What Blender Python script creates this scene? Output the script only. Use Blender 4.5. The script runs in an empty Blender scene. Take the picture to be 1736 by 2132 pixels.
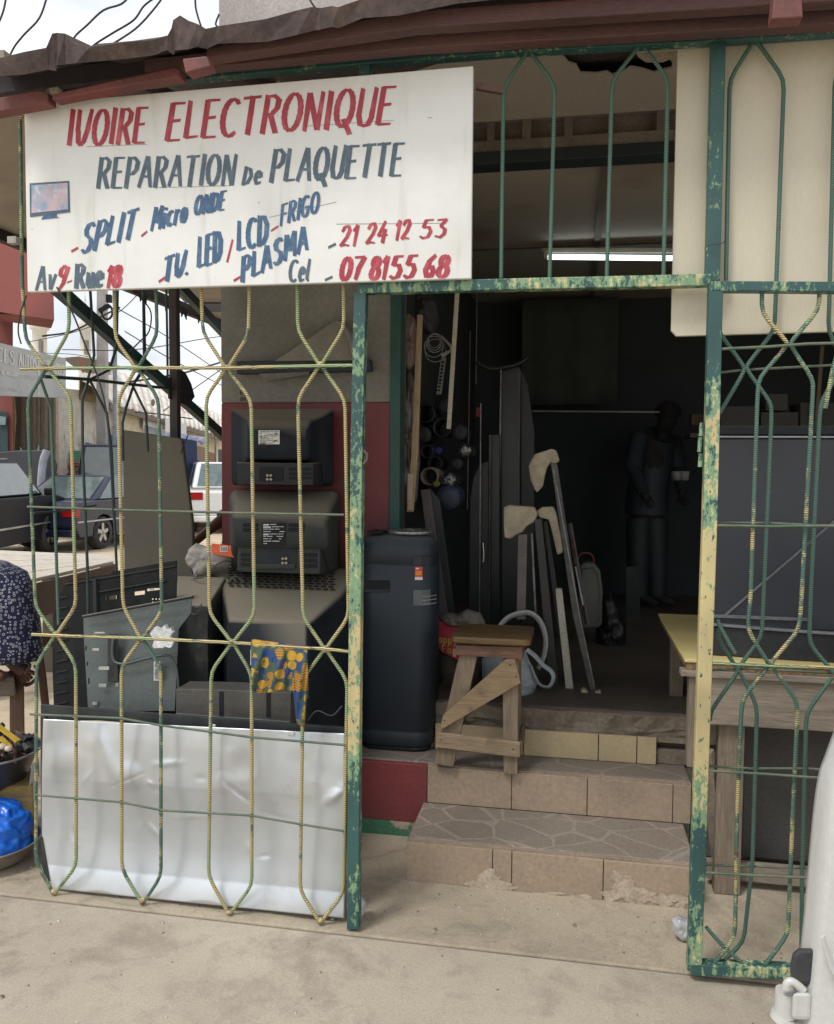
import bpy, bmesh, math, random
from mathutils import Vector, Matrix
random.seed(7)
scene = bpy.context.scene
R = math.radians

# ------------------------------------------------------------------ camera
FPX = 1740.0                       # focal length, for a picture 1736 px wide
yaw, pitch, roll = R(10.575), R(-3.217), R(.474)
CAM = Vector((0, -2.755, 1.63))
_f = Vector((-math.sin(yaw)*math.cos(pitch), math.cos(yaw)*math.cos(pitch), math.sin(pitch)))
_r0 = Vector((math.cos(yaw), math.sin(yaw), 0)); _u0 = _r0.cross(_f)
_r = math.cos(roll)*_r0 + math.sin(roll)*_u0
_u = -math.sin(roll)*_r0 + math.cos(roll)*_u0
cd = bpy.data.cameras.new('camera'); cam = bpy.data.objects.new('camera', cd)
scene.collection.objects.link(cam)
m = Matrix((_r, _u, -_f)).transposed().to_4x4(); m.translation = CAM
cam.matrix_world = m
cd.sensor_fit = 'HORIZONTAL'; cd.sensor_width = 36; cd.lens = 36*FPX/1736
cd.clip_start = .05; cd.clip_end = 2000
scene.camera = cam

# ------------------------------------------------------------------ light
SUN_EL, SUN_AZ = R(58), R(215)      # azimuth the light comes from (0 = +Y, clockwise)
w = bpy.data.worlds.new('World'); scene.world = w; w.use_nodes = True
nt = w.node_tree; nt.nodes.clear()
out = nt.nodes.new('ShaderNodeOutputWorld'); bg = nt.nodes.new('ShaderNodeBackground')
sky = nt.nodes.new('ShaderNodeTexSky'); sky.sky_type = 'NISHITA'; sky.sun_disc = False
sky.sun_elevation = SUN_EL; sky.sun_rotation = SUN_AZ; sky.dust_density = 4; sky.air_density = 1
hs = nt.nodes.new('ShaderNodeHueSaturation'); hs.inputs['Saturation'].default_value = .25
nz = nt.nodes.new('ShaderNodeTexNoise'); nz.inputs['Scale'].default_value = 2.2; nz.inputs['Detail'].default_value = 5
tc = nt.nodes.new('ShaderNodeTexCoord')
mp = nt.nodes.new('ShaderNodeMapping'); mp.inputs['Scale'].default_value = (1, 1, 3)
rp = nt.nodes.new('ShaderNodeValToRGB'); rp.color_ramp.elements[0].position = .38; rp.color_ramp.elements[1].position = .62
rp.color_ramp.elements[0].color = (4.9, 5.25, 5.8, 1); rp.color_ramp.elements[1].color = (8.6, 8.8, 9.0, 1)
mx = nt.nodes.new('ShaderNodeMix'); mx.data_type = 'RGBA'; mx.inputs[0].default_value = .85
nt.links.new(sky.outputs[0], hs.inputs['Color']); nt.links.new(tc.outputs['Generated'], mp.inputs[0])
nt.links.new(mp.outputs[0], nz.inputs['Vector']); nt.links.new(nz.outputs[0], rp.inputs[0])
nt.links.new(hs.outputs[0], mx.inputs[6]); nt.links.new(rp.outputs[0], mx.inputs[7])
nt.links.new(mx.outputs[2], bg.inputs['Color']); bg.inputs['Strength'].default_value = .12
nt.links.new(bg.outputs[0], out.inputs['Surface'])
sl = bpy.data.lights.new('sun', 'SUN'); sl.energy = 1.5; sl.angle = R(14); sl.color = (1, .97, .92)
sun = bpy.data.objects.new('sun', sl); scene.collection.objects.link(sun)
d = Vector((math.sin(SUN_AZ)*math.cos(SUN_EL), math.cos(SUN_AZ)*math.cos(SUN_EL), math.sin(SUN_EL)))
sun.rotation_euler = d.to_track_quat('Z', 'Y').to_euler()
scene.view_settings.view_transform = 'Standard'; scene.view_settings.look = 'None'
scene.view_settings.exposure = .46; scene.view_settings.gamma = 1

# ------------------------------------------------------------------ pixel -> point on a real plane
def ray(x, y): return _r*((x-868)/FPX) - _u*((y-1066)/FPX) + _f
def PY(x, y, Y): d = ray(x, y); return CAM + d*((Y-CAM.y)/d.y)
def PZ(x, y, Z): d = ray(x, y); return CAM + d*((Z-CAM.z)/d.z)
def PX(x, y, X): d = ray(x, y); return CAM + d*((X-CAM.x)/d.x)
def PD(x, y, t): return CAM + ray(x, y)*t

# ------------------------------------------------------------------ materials
def nodes(name):
    m = bpy.data.materials.new(name); m.use_nodes = True
    n = m.node_tree; b = n.nodes['Principled BSDF']
    return m, n, b
def N(n, t, **kw):
    x = n.nodes.new(t)
    for k, v in kw.items():
        if k in x.inputs: x.inputs[k].default_value = v
        else: setattr(x, k, v)
    return x
def noise(n, vec, sc, det=4, ro=.55, dist=0):
    x = N(n, 'ShaderNodeTexNoise'); x.inputs['Scale'].default_value = sc; x.inputs['Detail'].default_value = det
    x.inputs['Roughness'].default_value = ro; x.inputs['Distortion'].default_value = dist
    n.links.new(vec, x.inputs['Vector']); return x.outputs[0]
def ramp(n, fac, a, b, c0=(0, 0, 0, 1), c1=(1, 1, 1, 1)):
    x = N(n, 'ShaderNodeValToRGB'); e = x.color_ramp.elements
    e[0].position = a; e[1].position = b; e[0].color = c0; e[1].color = c1
    n.links.new(fac, x.inputs[0]); return x.outputs[0]
def mix(n, fac, a, b, blend='MIX'):
    x = N(n, 'ShaderNodeMix', data_type='RGBA', blend_type=blend)
    for s, v in ((0, fac), (6, a), (7, b)):
        if hasattr(v, 'is_output') or hasattr(v, 'links'): n.links.new(v, x.inputs[s])
        elif isinstance(v, (int, float)): x.inputs[s].default_value = v
        else: x.inputs[s].default_value = (*v, 1) if len(v) == 3 else v
    return x.outputs[2]
def math_(n, op, a, b=0.0):
    x = N(n, 'ShaderNodeMath', operation=op)
    for s, v in ((0, a), (1, b)):
        if hasattr(v, 'links'): n.links.new(v, x.inputs[s])
        else: x.inputs[s].default_value = v
    return x.outputs[0]
def coords(n, scale=(1, 1, 1), kind='Object', rand=True):
    t = N(n, 'ShaderNodeTexCoord'); mp = N(n, 'ShaderNodeMapping'); mp.inputs['Scale'].default_value = scale
    n.links.new(t.outputs[kind], mp.inputs[0])
    if rand:
        oi = N(n, 'ShaderNodeObjectInfo'); c = N(n, 'ShaderNodeCombineXYZ')
        k = math_(n, 'MULTIPLY', oi.outputs['Random'], 37.0)
        for i in range(3): n.links.new(k, c.inputs[i])
        n.links.new(c.outputs[0], mp.inputs['Location'])
    return mp.outputs[0]
def bump(n, b, h, s=.3, dist=.01):
    x = N(n, 'ShaderNodeBump'); x.inputs['Strength'].default_value = s; x.inputs['Distance'].default_value = dist
    n.links.new(h, x.inputs['Height']); n.links.new(x.outputs[0], b.inputs['Normal'])
def dustmix(n, col, dcol, lo=.35, hi=.9):
    g = N(n, 'ShaderNodeNewGeometry'); s = N(n, 'ShaderNodeSeparateXYZ'); n.links.new(g.outputs['Normal'], s.inputs[0])
    f = ramp(n, s.outputs[2], lo, hi)
    return mix(n, math_(n, 'MULTIPLY', f, .85), col, dcol)
CACHE = {}
def M(name, col, col2=None, sc=6, lo=.42, hi=.62, rough=.6, met=0, bmp=.15, bsc=90, scale=(1, 1, 1), var=.18, dust=None, spec=.5, coat=0, det=6):
    if name in CACHE: return CACHE[name]
    m, n, b = nodes(name); v = coords(n, scale)
    f = noise(n, v, sc, det); fine = noise(n, v, bsc, 3)
    base = mix(n, ramp(n, f, lo, hi), col, col2 or tuple(c*.75 for c in col))
    k = ramp(n, fine, .3, .7, (1-var, 1-var, 1-var, 1), (1+var, 1+var, 1+var, 1))
    c = mix(n, 1.0, base, k, 'MULTIPLY')
    if dust: c = dustmix(n, c, dust)
    n.links.new(c, b.inputs['Base Color'])
    rr = ramp(n, fine, 0, 1, (max(rough-.08, .02),)*3+(1,), (min(rough+.1, 1),)*3+(1,)); n.links.new(rr, b.inputs['Roughness'])
    b.inputs['Metallic'].default_value = met; b.inputs['Specular IOR Level'].default_value = spec
    b.inputs['Coat Weight'].default_value = coat
    if bmp: bump(n, b, fine, bmp, .004)
    CACHE[name] = m; return m
def wood(name, c1, c2, axis='x', rough=.75, grain=14):
    if name in CACHE: return CACHE[name]
    sc = {'x': (1, grain, grain), 'y': (grain, 1, grain), 'z': (grain, grain, 1)}[axis]
    m, n, b = nodes(name); v = coords(n, sc)
    f = noise(n, v, 3, 8, .65, .6); g = noise(n, v, 14, 4)
    c = mix(n, ramp(n, f, .35, .68), c1, c2); c = mix(n, 1.0, c, ramp(n, g, .3, .7, (.72, .7, .68, 1), (1.12, 1.12, 1.1, 1)), 'MULTIPLY')
    v2 = coords(n); st = noise(n, v2, 9, 5); c = mix(n, ramp(n, st, .6, .75), c, tuple(x*.45 for x in c1))
    n.links.new(c, b.inputs['Base Color']); b.inputs['Roughness'].default_value = rough
    bump(n, b, g, .5, .003); CACHE[name] = m; return m
def glass(name, col=(.05, .07, .07), rough=.06):
    return M(name, col, tuple(c*1.3 for c in col), rough=rough, bmp=0, var=.02, spec=.9, coat=.6)
GREEN, PALE, YEL, RUST = (.03, .088, .084), (.19, .31, .18), (.54, .45, .23), (.11, .055, .035)
def framepaint(name, prof=((0, .3), (1, .3)), yel=.1, seed=0.0):
    """old teal paint flaking to pale green and yellow; prof = wear against height in metres"""
    m, n, b = nodes(name); v = coords(n, (1, 1, .5), rand=False); mp_ = v.node; mp_.inputs['Location'].default_value = (seed, seed, seed)
    t = N(n, 'ShaderNodeTexCoord'); g_ = N(n, 'ShaderNodeNewGeometry'); sp = N(n, 'ShaderNodeSeparateXYZ'); n.links.new(g_.outputs['Position'], sp.inputs[0])
    x = N(n, 'ShaderNodeValToRGB'); e = x.color_ramp.elements
    while len(e) < len(prof): e.new(.5)
    for q, (h, w_) in zip(e, prof): q.position = h/3; q.color = (w_, w_, w_, 1)
    n.links.new(math_(n, 'DIVIDE', sp.outputs[2], 3.0), x.inputs[0])
    big = noise(n, v, 6, 3); f = noise(n, v, 58, 8, .7); g = noise(n, v, 70, 5, .6)
    s = math_(n, 'ADD', math_(n, 'MULTIPLY', big, .55), math_(n, 'MULTIPLY', f, .8)); s = math_(n, 'ADD', math_(n, 'SUBTRACT', s, .675), x.outputs[0])
    c = mix(n, ramp(n, s, .5, .515), GREEN, PALE)
    c = mix(n, ramp(n, s, .5+yel, .515+yel), c, YEL)
    c = mix(n, ramp(n, g, .63, .66), c, GREEN)
    c = mix(n, ramp(n, g, .70, .73), c, RUST)
    c = mix(n, 1.0, c, ramp(n, noise(n, v, 9, 4), .3, .7, (.8, .8, .82, 1), (1.15, 1.15, 1.12, 1)), 'MULTIPLY')
    n.links.new(c, b.inputs['Base Color']); b.inputs['Roughness'].default_value = .5
    bump(n, b, ramp(n, s, .5, .52), .5, .002); return m
def rebarmat(name, amt=.5):
    """ribbed bar, paint worn off the ribs: yellow and brown stripes over green"""
    m, n, b = nodes(name); v = coords(n, rand=True); v0 = coords(n, rand=False)
    wv = N(n, 'ShaderNodeTexWave', wave_type='BANDS', bands_direction='Z'); wv.inputs['Scale'].default_value = 48
    wv.inputs['Distortion'].default_value = 3.5; wv.inputs['Detail'].default_value = 1; n.links.new(v0, wv.inputs['Vector'])
    big = noise(n, v, 9, 7, .75); g = noise(n, v, 30, 4); big2 = noise(n, v, 3.0, 2)
    stripe = mix(n, ramp(n, wv.outputs[1], .38, .55), (.16, .11, .055), (.58, .50, .24))
    stripe = mix(n, ramp(n, big2, .5, .6), stripe, mix(n, ramp(n, wv.outputs[1], .4, .6), (.07, .15, .08), (.40, .46, .22)))
    green = mix(n, ramp(n, wv.outputs[1], .3, .7), (.035, .085, .07), (.09, .17, .125))
    c = mix(n, ramp(n, big, amt-.03, amt+.03), stripe, green)
    c = mix(n, ramp(n, g, .66, .72), c, (.11, .06, .05))
    n.links.new(c, b.inputs['Base Color']); b.inputs['Roughness'].default_value = .55
    bump(n, b, wv.outputs[1], .35, .002); return m

# ------------------------------------------------------------------ mesh helpers
WL = {}
def link(o): scene.collection.objects.link(o); return o
def wl(p): return WL.get(p.name, Vector((0, 0, 0))) if p else Vector((0, 0, 0))
USED = set()
def tag(o, label=None, cat=None, group=None, kind=None):
    if label: o['label'] = label
    if cat: o['category'] = cat
    if group: o['group'] = group
    if kind: o['kind'] = kind
    return o
def thing(name, label, cat, loc=(0, 0, 0), group=None):
    o = link(bpy.data.objects.new(name, None)); o.empty_display_size = .1
    o.location = loc; WL[o.name] = Vector(loc); return tag(o, label, cat, group)
class MB:
    """collects shapes (world coordinates) and links them as one mesh"""
    def __init__(s): s.v = []; s.f = []; s.sm = []
    def add(s, vs, fs, smooth=False):
        k = len(s.v); s.v += [Vector(p) for p in vs]
        for f in fs: s.f.append([i+k for i in f]); s.sm.append(smooth)
        return s
    def hexa(s, a, b): # a, b: two matching loops
        n = len(a); vs = list(a)+list(b)
        fs = [list(range(n))[::-1], list(range(n, 2*n))]+[[i, (i+1) % n, n+(i+1) % n, n+i] for i in range(n)]
        return s.add(vs, fs)
    def box(s, x0, x1, y0, y1, z0, z1):
        return s.hexa([(x0, y0, z0), (x1, y0, z0), (x1, y1, z0), (x0, y1, z0)], [(x0, y0, z1), (x1, y0, z1), (x1, y1, z1), (x0, y1, z1)])
    def slab(s, pts, vec): # outline + thickness vector
        vec = Vector(vec); pts = [Vector(p) for p in pts]
        return s.hexa(pts, [p+vec for p in pts])
    def bar(s, a, b, w, h, up=(0, 0, 1)):
        a, b = Vector(a), Vector(b); d = (b-a).normalized(); up = Vector(up)
        x = d.cross(up)
        if x.length < 1e-4: x = d.cross(Vector((0, 1, 0)))
        x.normalize(); z = x.cross(d)
        L = [x*w/2*i+z*h/2*j for i, j in ((-1, -1), (1, -1), (1, 1), (-1, 1))]
        return s.hexa([a+l for l in L], [b+l for l in L])
    def tube(s, path, r, n=8, closed=False, cap=True, flat=1.0):
        path = [Vector(p) for p in path]; m_ = len(path)
        rr = r if isinstance(r, (list, tuple)) else [r]*m_
        t0 = (path[1]-path[0]).normalized(); nrm = t0.orthogonal().normalized(); rings = []
        for i, p in enumerate(path):
            if closed: t = (path[(i+1) % m_]-path[i-1]).normalized()
            else: t = (path[min(i+1, m_-1)]-path[max(i-1, 0)]).normalized()
            nrm = (nrm-t*nrm.dot(t)).normalized(); bn = t.cross(nrm)
            rings.append([p+(nrm*math.cos(a)+bn*math.sin(a)*flat)*rr[i] for a in [2*math.pi*k/n for k in range(n)]])
        vs = [q for g in rings for q in g]; fs = []
        for i in range(m_ if closed else m_-1):
            j = (i+1) % m_
            for k in range(n): fs.append([i*n+k, i*n+(k+1) % n, j*n+(k+1) % n, j*n+k])
        s.add(vs, fs, True)
        if cap and not closed: s.add(rings[0], [list(range(n))[::-1]]); s.add(rings[-1], [list(range(n))])
        return s
    def loft(s, rings, cap=True, smooth=True):
        n = len(rings[0]); vs = [q for g in rings for q in g]; fs = []
        for i in range(len(rings)-1):
            for k in range(n): fs.append([i*n+k, i*n+(k+1) % n, (i+1)*n+(k+1) % n, (i+1)*n+k])
        if cap: fs += [list(range(n))[::-1], list(range((len(rings)-1)*n, len(rings)*n))]
        return s.add(vs, fs, smooth)
    def lathe(s, c, prof, n=24, axis='z', cap=True):
        c = Vector(c); rings = []
        for r, h in prof:
            g = []
            for k in range(n):
                a = 2*math.pi*k/n; x, y = r*math.cos(a), r*math.sin(a)
                g.append(c+Vector({'z': (x, y, h), 'y': (x, h, y), 'x': (h, x, y)}[axis]))
            rings.append(g)
        return s.loft(rings, cap)
    def grid(s, fn, nu, nv, thick=None):
        vs = [Vector(fn(i/nu, j/nv)) for j in range(nv+1) for i in range(nu+1)]; fs = []
        for j in range(nv):
            for i in range(nu):
                a = j*(nu+1)+i; fs.append([a, a+1, a+nu+2, a+nu+1])
        return s.add(vs, fs, True)
    def build(s, name, mat, parent=None, bevel=0, label=None, solid=0, seg=2, subsurf=0, auto=True, mats=None):
        if parent: org = wl(parent)
        else:
            xs = [v.x for v in s.v]; ys = [v.y for v in s.v]; zs = [v.z for v in s.v]
            org = Vector(((min(xs)+max(xs))/2, (min(ys)+max(ys))/2, min(zs)))
        me = bpy.data.meshes.new(name); me.from_pydata([v-org for v in s.v], [], s.f)
        for p, q in zip(me.polygons, s.sm): p.use_smooth = q
        bm = bmesh.new(); bm.from_mesh(me); bmesh.ops.recalc_face_normals(bm, faces=bm.faces); bm.to_mesh(me); bm.free()
        me.materials.append(mat); me.validate()
        o = link(bpy.data.objects.new(name, me))
        if parent: o.parent = parent; WL[o.name] = wl(parent)
        else: o.location = org; WL[o.name] = org
        if solid: mo = o.modifiers.new('thickness', 'SOLIDIFY'); mo.thickness = solid; mo.offset = 0
        if bevel: mo = o.modifiers.new('bevel', 'BEVEL'); mo.width = bevel; mo.segments = seg; mo.limit_method = 'ANGLE'; mo.angle_limit = R(35)
        if subsurf: mo = o.modifiers.new('sub', 'SUBSURF'); mo.levels = mo.render_levels = subsurf
        if label: o['label'] = label
        return o
def rrect(x0, x1, z0, z1, y, r, seg=3):
    """rounded rectangle in the XZ plane"""
    pts = []
    for cx, cz, a0 in ((x1-r, z1-r, 0), (x0+r, z1-r, 90), (x0+r, z0+r, 180), (x1-r, z0+r, 270)):
        for k in range(seg+1):
            a = R(a0+90*k/seg); pts.append(Vector((cx+r*math.cos(a), y, cz+r*math.sin(a))))
    return pts
def rrectz(x0, x1, y0, y1, z, r, seg=4):
    return [Vector((p.x, p.z, z)) for p in rrect(x0, x1, y0, y1, 0, r, seg)]
def smoothpath(pts, n=6):
    """Catmull-Rom through points"""
    P_ = [Vector(p) for p in pts]; P_ = [P_[0]*2-P_[1]]+P_+[P_[-1]*2-P_[-2]]; o = []
    for i in range(1, len(P_)-2):
        a, b, c, e = P_[i-1:i+3]
        for k in range(n):
            t = k/n; o.append(.5*((2*b)+(c-a)*t+(2*a-5*b+4*c-e)*t*t+(3*b-a-3*c+e)*t**3))
    o.append(P_[-2]); return o
def traceY(px, Y): return [PY(x, y, Y) for x, y in px]
def copy_tree(o, parent=None):
    c = o.copy(); link(c); WL[c.name] = wl(o)
    if parent: c.parent = parent
    for ch in list(o.children):
        copy_tree(ch, c)
    return c

# ------------------------------------------------------------------ brush lettering
def arc(cx, cy, rx, ry, a0, a1, n=10): return [(cx+rx*math.cos(R(a0+(a1-a0)*k/n)), cy+ry*math.sin(R(a0+(a1-a0)*k/n))) for k in range(n+1)]
G = {
 'I': (.14, [[(.07, 1), (.07, 0)]]), 'V': (.52, [[(0, 1), (.04, .4), (.12, .06), (.22, 0), (.34, .12), (.44, .5), (.5, 1)]]),
 'O': (.56, [arc(.27, .5, .26, .5, 100, 460, 18)]), 'E': (.44, [[(.42, 1), (.04, 1), (.04, 0), (.42, 0)], [(.04, .52), (.34, .54)]]),
 'R': (.5, [[(.04, 0), (.04, 1)], [(.0, .98), (.25, 1), (.42, .9), (.42, .68), (.28, .52), (.05, .48)], [(.2, .5), (.46, 0)]]),
 'L': (.4, [[(.04, 1), (.04, .02), (.4, .04)]]), 'C': (.5, [arc(.29, .5, .28, .5, 50, 305, 14)]),
 'T': (.52, [[(0, .98), (.52, 1)], [(.26, 1), (.24, 0)]]), 'N': (.52, [[(.03, 0), (.05, 1), (.45, 0), (.49, 1)]]),
 'Q': (.58, [arc(.27, .5, .26, .5, 100, 460, 18), [(.28, .18), (.55, -.2)]]), 'U': (.5, [[(.03, 1), (.03, .25), (.12, .03), (.25, 0), (.38, .03), (.46, .25), (.48, 1)]]),
 'P': (.46, [[(.04, 0), (.04, 1)], [(0, .98), (.25, 1), (.43, .88), (.43, .62), (.27, .46), (.05, .44)]]),
 'A': (.54, [[(0, 0), (.26, 1), (.52, 0)], [(.1, .34), (.44, .34)]]), 'D': (.52, [[(.04, 0), (.04, 1)], [(0, 1), (.3, .96), (.48, .7), (.48, .32), (.3, .04), (0, 0)]]),
 'S': (.46, [[(.42, .88), (.3, 1), (.12, .97), (.04, .78), (.12, .6), (.34, .44), (.42, .25), (.32, .04), (.14, 0), (.0, .12)]]),
 'M': (.64, [[(.03, 0), (.08, 1), (.3, .3), (.54, 1), (.6, 0)]]), 'F': (.42, [[(.42, 1), (.04, 1), (.04, 0)], [(.04, .52), (.34, .54)]]),
 'G': (.54, [arc(.29, .5, .28, .5, 50, 300, 12)+[(.48, .2), (.48, .45)], [(.26, .45), (.52, .45)]]),
 'H': (.5, [[(.04, 1), (.04, 0)], [(.46, 1), (.46, 0)], [(.04, .5), (.46, .5)]]), 'K': (.48, [[(.04, 1), (.04, 0)], [(.44, 1), (.06, .45), (.46, 0)]]),
 'X': (.46, [[(0, 1), (.46, 0)], [(.44, 1), (0, 0)]]), 'Y': (.46, [[(0, 1), (.23, .5), (.46, 1)], [(.23, .5), (.23, 0)]]), 'B': (.46, [[(.04, 0), (.04, 1), (.3, .98), (.38, .78), (.28, .55), (.04, .52)], [(.28, .55), (.42, .35), (.36, .06), (.04, 0)]]),
 '0': (.46, [arc(.22, .5, .21, .5, 100, 460, 16)]), '1': (.26, [[(.0, .75), (.16, 1), (.14, 0)]]),
 '2': (.46, [[(.02, .75), (.1, .96), (.28, 1), (.4, .82), (.32, .5), (.02, .03), (.2, .08), (.46, .03)]]),
 '4': (.5, [[(.3, 1), (.02, .32), (.48, .34)], [(.34, .62), (.3, -.02)]]), '5': (.46, [[(.44, .98), (.14, .97), (.08, .58), (.3, .6), (.42, .38), (.34, .06), (.14, 0), (.0, .1)]]),
 '3': (.44, [[(.03, .95), (.4, .97), (.18, .6), (.38, .45), (.4, .2), (.24, .0), (.02, .08)]]), '7': (.46, [[(.0, .97), (.44, .97), (.2, .4), (.14, 0)]]),
 '8': (.44, [arc(.22, .75, .16, .24, -90, 270, 14), arc(.22, .27, .2, .27, 90, 450, 14)]), '6': (.44, [[(.38, 1), (.14, .72), (.03, .3), (.14, .02), (.32, .04), (.4, .28), (.28, .5), (.07, .4)]]),
 '9': (.44, [[(.38, .9), (.22, 1), (.06, .84), (.08, .6), (.24, .52), (.38, .68), (.4, .95), (.3, .3), (.12, 0)]]),
 'e': (.36, [[(.03, .32), (.33, .36), (.3, .58), (.16, .66), (.04, .5), (.03, .2), (.14, 0), (.34, .08)]]), 'i': (.14, [[(.07, .62), (.06, 0)], [(.06, .86), (.08, .8)]]),
 'c': (.36, [arc(.2, .32, .18, .32, 55, 310, 9)]), 'r': (.3, [[(.05, .62), (.05, 0)], [(.05, .42), (.16, .62), (.28, .58)]]),
 'o': (.4, [arc(.19, .32, .17, .32, 100, 460, 12)]), 'd': (.52, [[(.04, 0), (.06, .9)], [(0, .9), (.3, .8), (.44, .45), (.28, .08), (0, 0)]]),
 'u': (.38, [[(.04, .62), (.04, .12), (.16, 0), (.3, .12), (.33, .62)], [(.33, .3), (.37, 0)]]), 'l': (.16, [[(.1, 1), (.04, .1), (.14, .0)]]), 'v': (.36, [[(0, .62), (.15, 0), (.34, .62)]]),
 'a': (.36, [arc(.17, .3, .15, .3, 60, 420, 10), [(.32, .62), (.34, 0)]]), 'p': (.38, [[(.05, .62), (.04, -.35)], arc(.2, .32, .15, .3, 150, -150, 10)]),
 'y': (.36, [[(0, .62), (.17, .08)], [(.34, .62), (.1, -.35)]]), 'm': (.52, [[(.04, .62), (.04, 0)], [(.04, .45), (.14, .62), (.24, .5), (.24, 0)], [(.24, .45), (.36, .62), (.46, .5), (.46, 0)]]),
 ' ': (.28, []), '-': (.3, [[(.02, .12), (.24, .2)]]), '_': (.34, [[(.0, .02), (.26, .1)]]), '/': (.3, [[(.05, -.1), (.2, .9)]]), '.': (.16, [[(.04, 0), (.08, .1)]]), ',': (.16, [[(.08, .1), (.02, -.12)]]),
}
def letter(mb, text, p0, p1, h, wd, proj, gap=.17, slant=.0, depth=(0, -.0005, 0), jit=.02):
    """text between two points of a 2-D surface; proj maps (u, v) to the world"""
    tot = sum(G[c][0]+gap for c in text)-gap; dx, dy = p1[0]-p0[0], p1[1]-p0[1]; L = math.hypot(dx, dy)
    ux, uy = dx/L, dy/L; sx = L/(tot*h); cur = 0; dep = Vector(depth); k = 0
    for ch in text:
        gw, st = G[ch]; ja = random.uniform(-jit, jit); jy = random.uniform(-jit, jit)*h
        for line in st:
            pts = []
            for gx, gy in line:
                a = (cur+gx)*h*sx; b = gy*h+jy; a += b*(slant+ja)
                pts.append((p0[0]+ux*a+uy*b*0, p0[1]+uy*a-b))
            n = len(pts)
            for i in range(n-1):
                (xa, ya), (xb, yb) = pts[i], pts[i+1]; tx, ty = xb-xa, yb-ya; l = math.hypot(tx, ty) or 1; tx /= l; ty /= l
                ww = wd*(.5+.5*abs(ty)**1.5)*random.uniform(.985, 1.015)/2; ea = .12*wd if i else .25*wd; eb = .12*wd if i < n-2 else .25*wd
                wa, wb = (ww*.8 if i == 0 and n > 2 else ww), (ww*.75 if i == n-2 and n > 2 else ww)
                q = [(xa-tx*ea-ty*wa*.8, ya-ty*ea+tx*wa*.8), (xa-tx*ea*.4+ty*wa, ya-ty*ea*.4-tx*wa), (xb+tx*eb+ty*wb*.8, yb+ty*eb-tx*wb*.8), (xb+tx*eb*.4-ty*wb, yb+ty*eb*.4+tx*wb)]
                k += 1; off = dep*(.6+.06*(k % 23))
                mb.add([proj(*c)+off for c in q], [[0, 1, 2, 3]])
        cur += gw+gap
    return mb
# ================================================================== SETTING
def ground_mat(name, c1, c2, c3, bumps=.35, stain=(.16, .13, .1)):
    m, n, b = nodes(name); v = coords(n, rand=False)
    f = noise(n, v, 1.3, 8, .62, .4); g = noise(n, v, 7, 8, .7); fine = noise(n, v, 130, 4, .7); med = noise(n, v, 34, 6, .7)
    c = mix(n, ramp(n, f, .36, .64), c1, c2); c = mix(n, ramp(n, g, .5, .72), c, c3)
    c = mix(n, math_(n, 'MULTIPLY', ramp(n, noise(n, v, 2.3, 10, .72, .5), .54, .70), .62), c, stain)
    c = mix(n, math_(n, 'MULTIPLY', ramp(n, noise(n, v, 75, 5, .75), .60, .70), .6), c, (.15, .115, .08))
    c = mix(n, 1.0, c, ramp(n, fine, .25, .75, (.78, .78, .78, 1), (1.18, 1.18, 1.18, 1)), 'MULTIPLY')
    # hairline cracks
    vo = N(n, 'ShaderNodeTexVoronoi', feature='DISTANCE_TO_EDGE'); vo.inputs['Scale'].default_value = .31
    dv = N(n, 'ShaderNodeMix', data_type='VECTOR'); dv.inputs[0].default_value = .12
    nn = N(n, 'ShaderNodeTexNoise'); nn.inputs['Scale'].default_value = 3; nn.inputs['Detail'].default_value = 8; n.links.new(v, nn.inputs['Vector'])
    n.links.new(v, dv.inputs[4]); n.links.new(nn.outputs[1], dv.inputs[5]); n.links.new(dv.outputs[1], vo.inputs['Vector'])
    cr = ramp(n, vo.outputs[0], .0008, .003, (1, 1, 1, 1), (0, 0, 0, 1))
    c = mix(n, math_(n, 'MULTIPLY', cr, .3), c, (.1, .08, .06))
    n.links.new(c, b.inputs['Base Color']); b.inputs['Roughness'].default_value = .85
    bump(n, b, math_(n, 'ADD', med, math_(n, 'MULTIPLY', fine, .6)), bumps, .006); return m
M_CONC = ground_mat('worn concrete', (.46, .40, .315), (.375, .325, .255), (.305, .262, .205))
M_PORCH = ground_mat('porch screed', (.42, .355, .265), (.34, .29, .215), (.28, .235, .175))
M_DIRT = ground_mat('sandy dirt', (.62, .50, .35), (.5, .41, .29), (.42, .33, .23), .6, stain=(.3, .24, .17))

b = MB(); b.add([(-300, -300, -.06), (300, -300, -.06), (300, 300, -.06), (-300, 300, -.06)], [[0, 1, 2, 3]])
tag(b.build('ground', M_DIRT), kind='structure')
b = MB(); b.box(-2.6, 6, -6, -.035, -.2, 0); tag(b.build('pavement', M_CONC, bevel=.006), kind='structure')
b = MB(); b.box(-2.6, 6, -.028, .8, -.2, .004); tag(b.build('porch_floor', M_PORCH, bevel=.006), kind='structure')

# ------------------------------------------------------------------ the shop
M_RED = M('dark red wall paint', (.19, .036, .04), (.15, .034, .036), sc=3, rough=.55, bmp=.25, bsc=60, var=.12)
M_GREY = M('grey dirty wall', (.24, .228, .195), (.18, .172, .15), sc=2, rough=.85, bmp=.3, bsc=50, var=.12)
M_CEIL = M('stained ceiling board', (.40, .36, .31), (.27, .19, .14), sc=1.2, lo=.5, hi=.72, rough=.85, bmp=.1, var=.08)
M_CEIL2 = M('old awning ceiling', (.30, .265, .215), (.19, .155, .13), sc=1.5, lo=.45, hi=.7, rough=.85, bmp=.1, var=.08)
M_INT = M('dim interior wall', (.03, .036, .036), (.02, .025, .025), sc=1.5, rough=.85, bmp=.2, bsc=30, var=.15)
M_INTG = M('green inside wall', (.034, .042, .044), (.024, .03, .032), sc=1.2, rough=.8, bmp=.2, var=.12)
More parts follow.
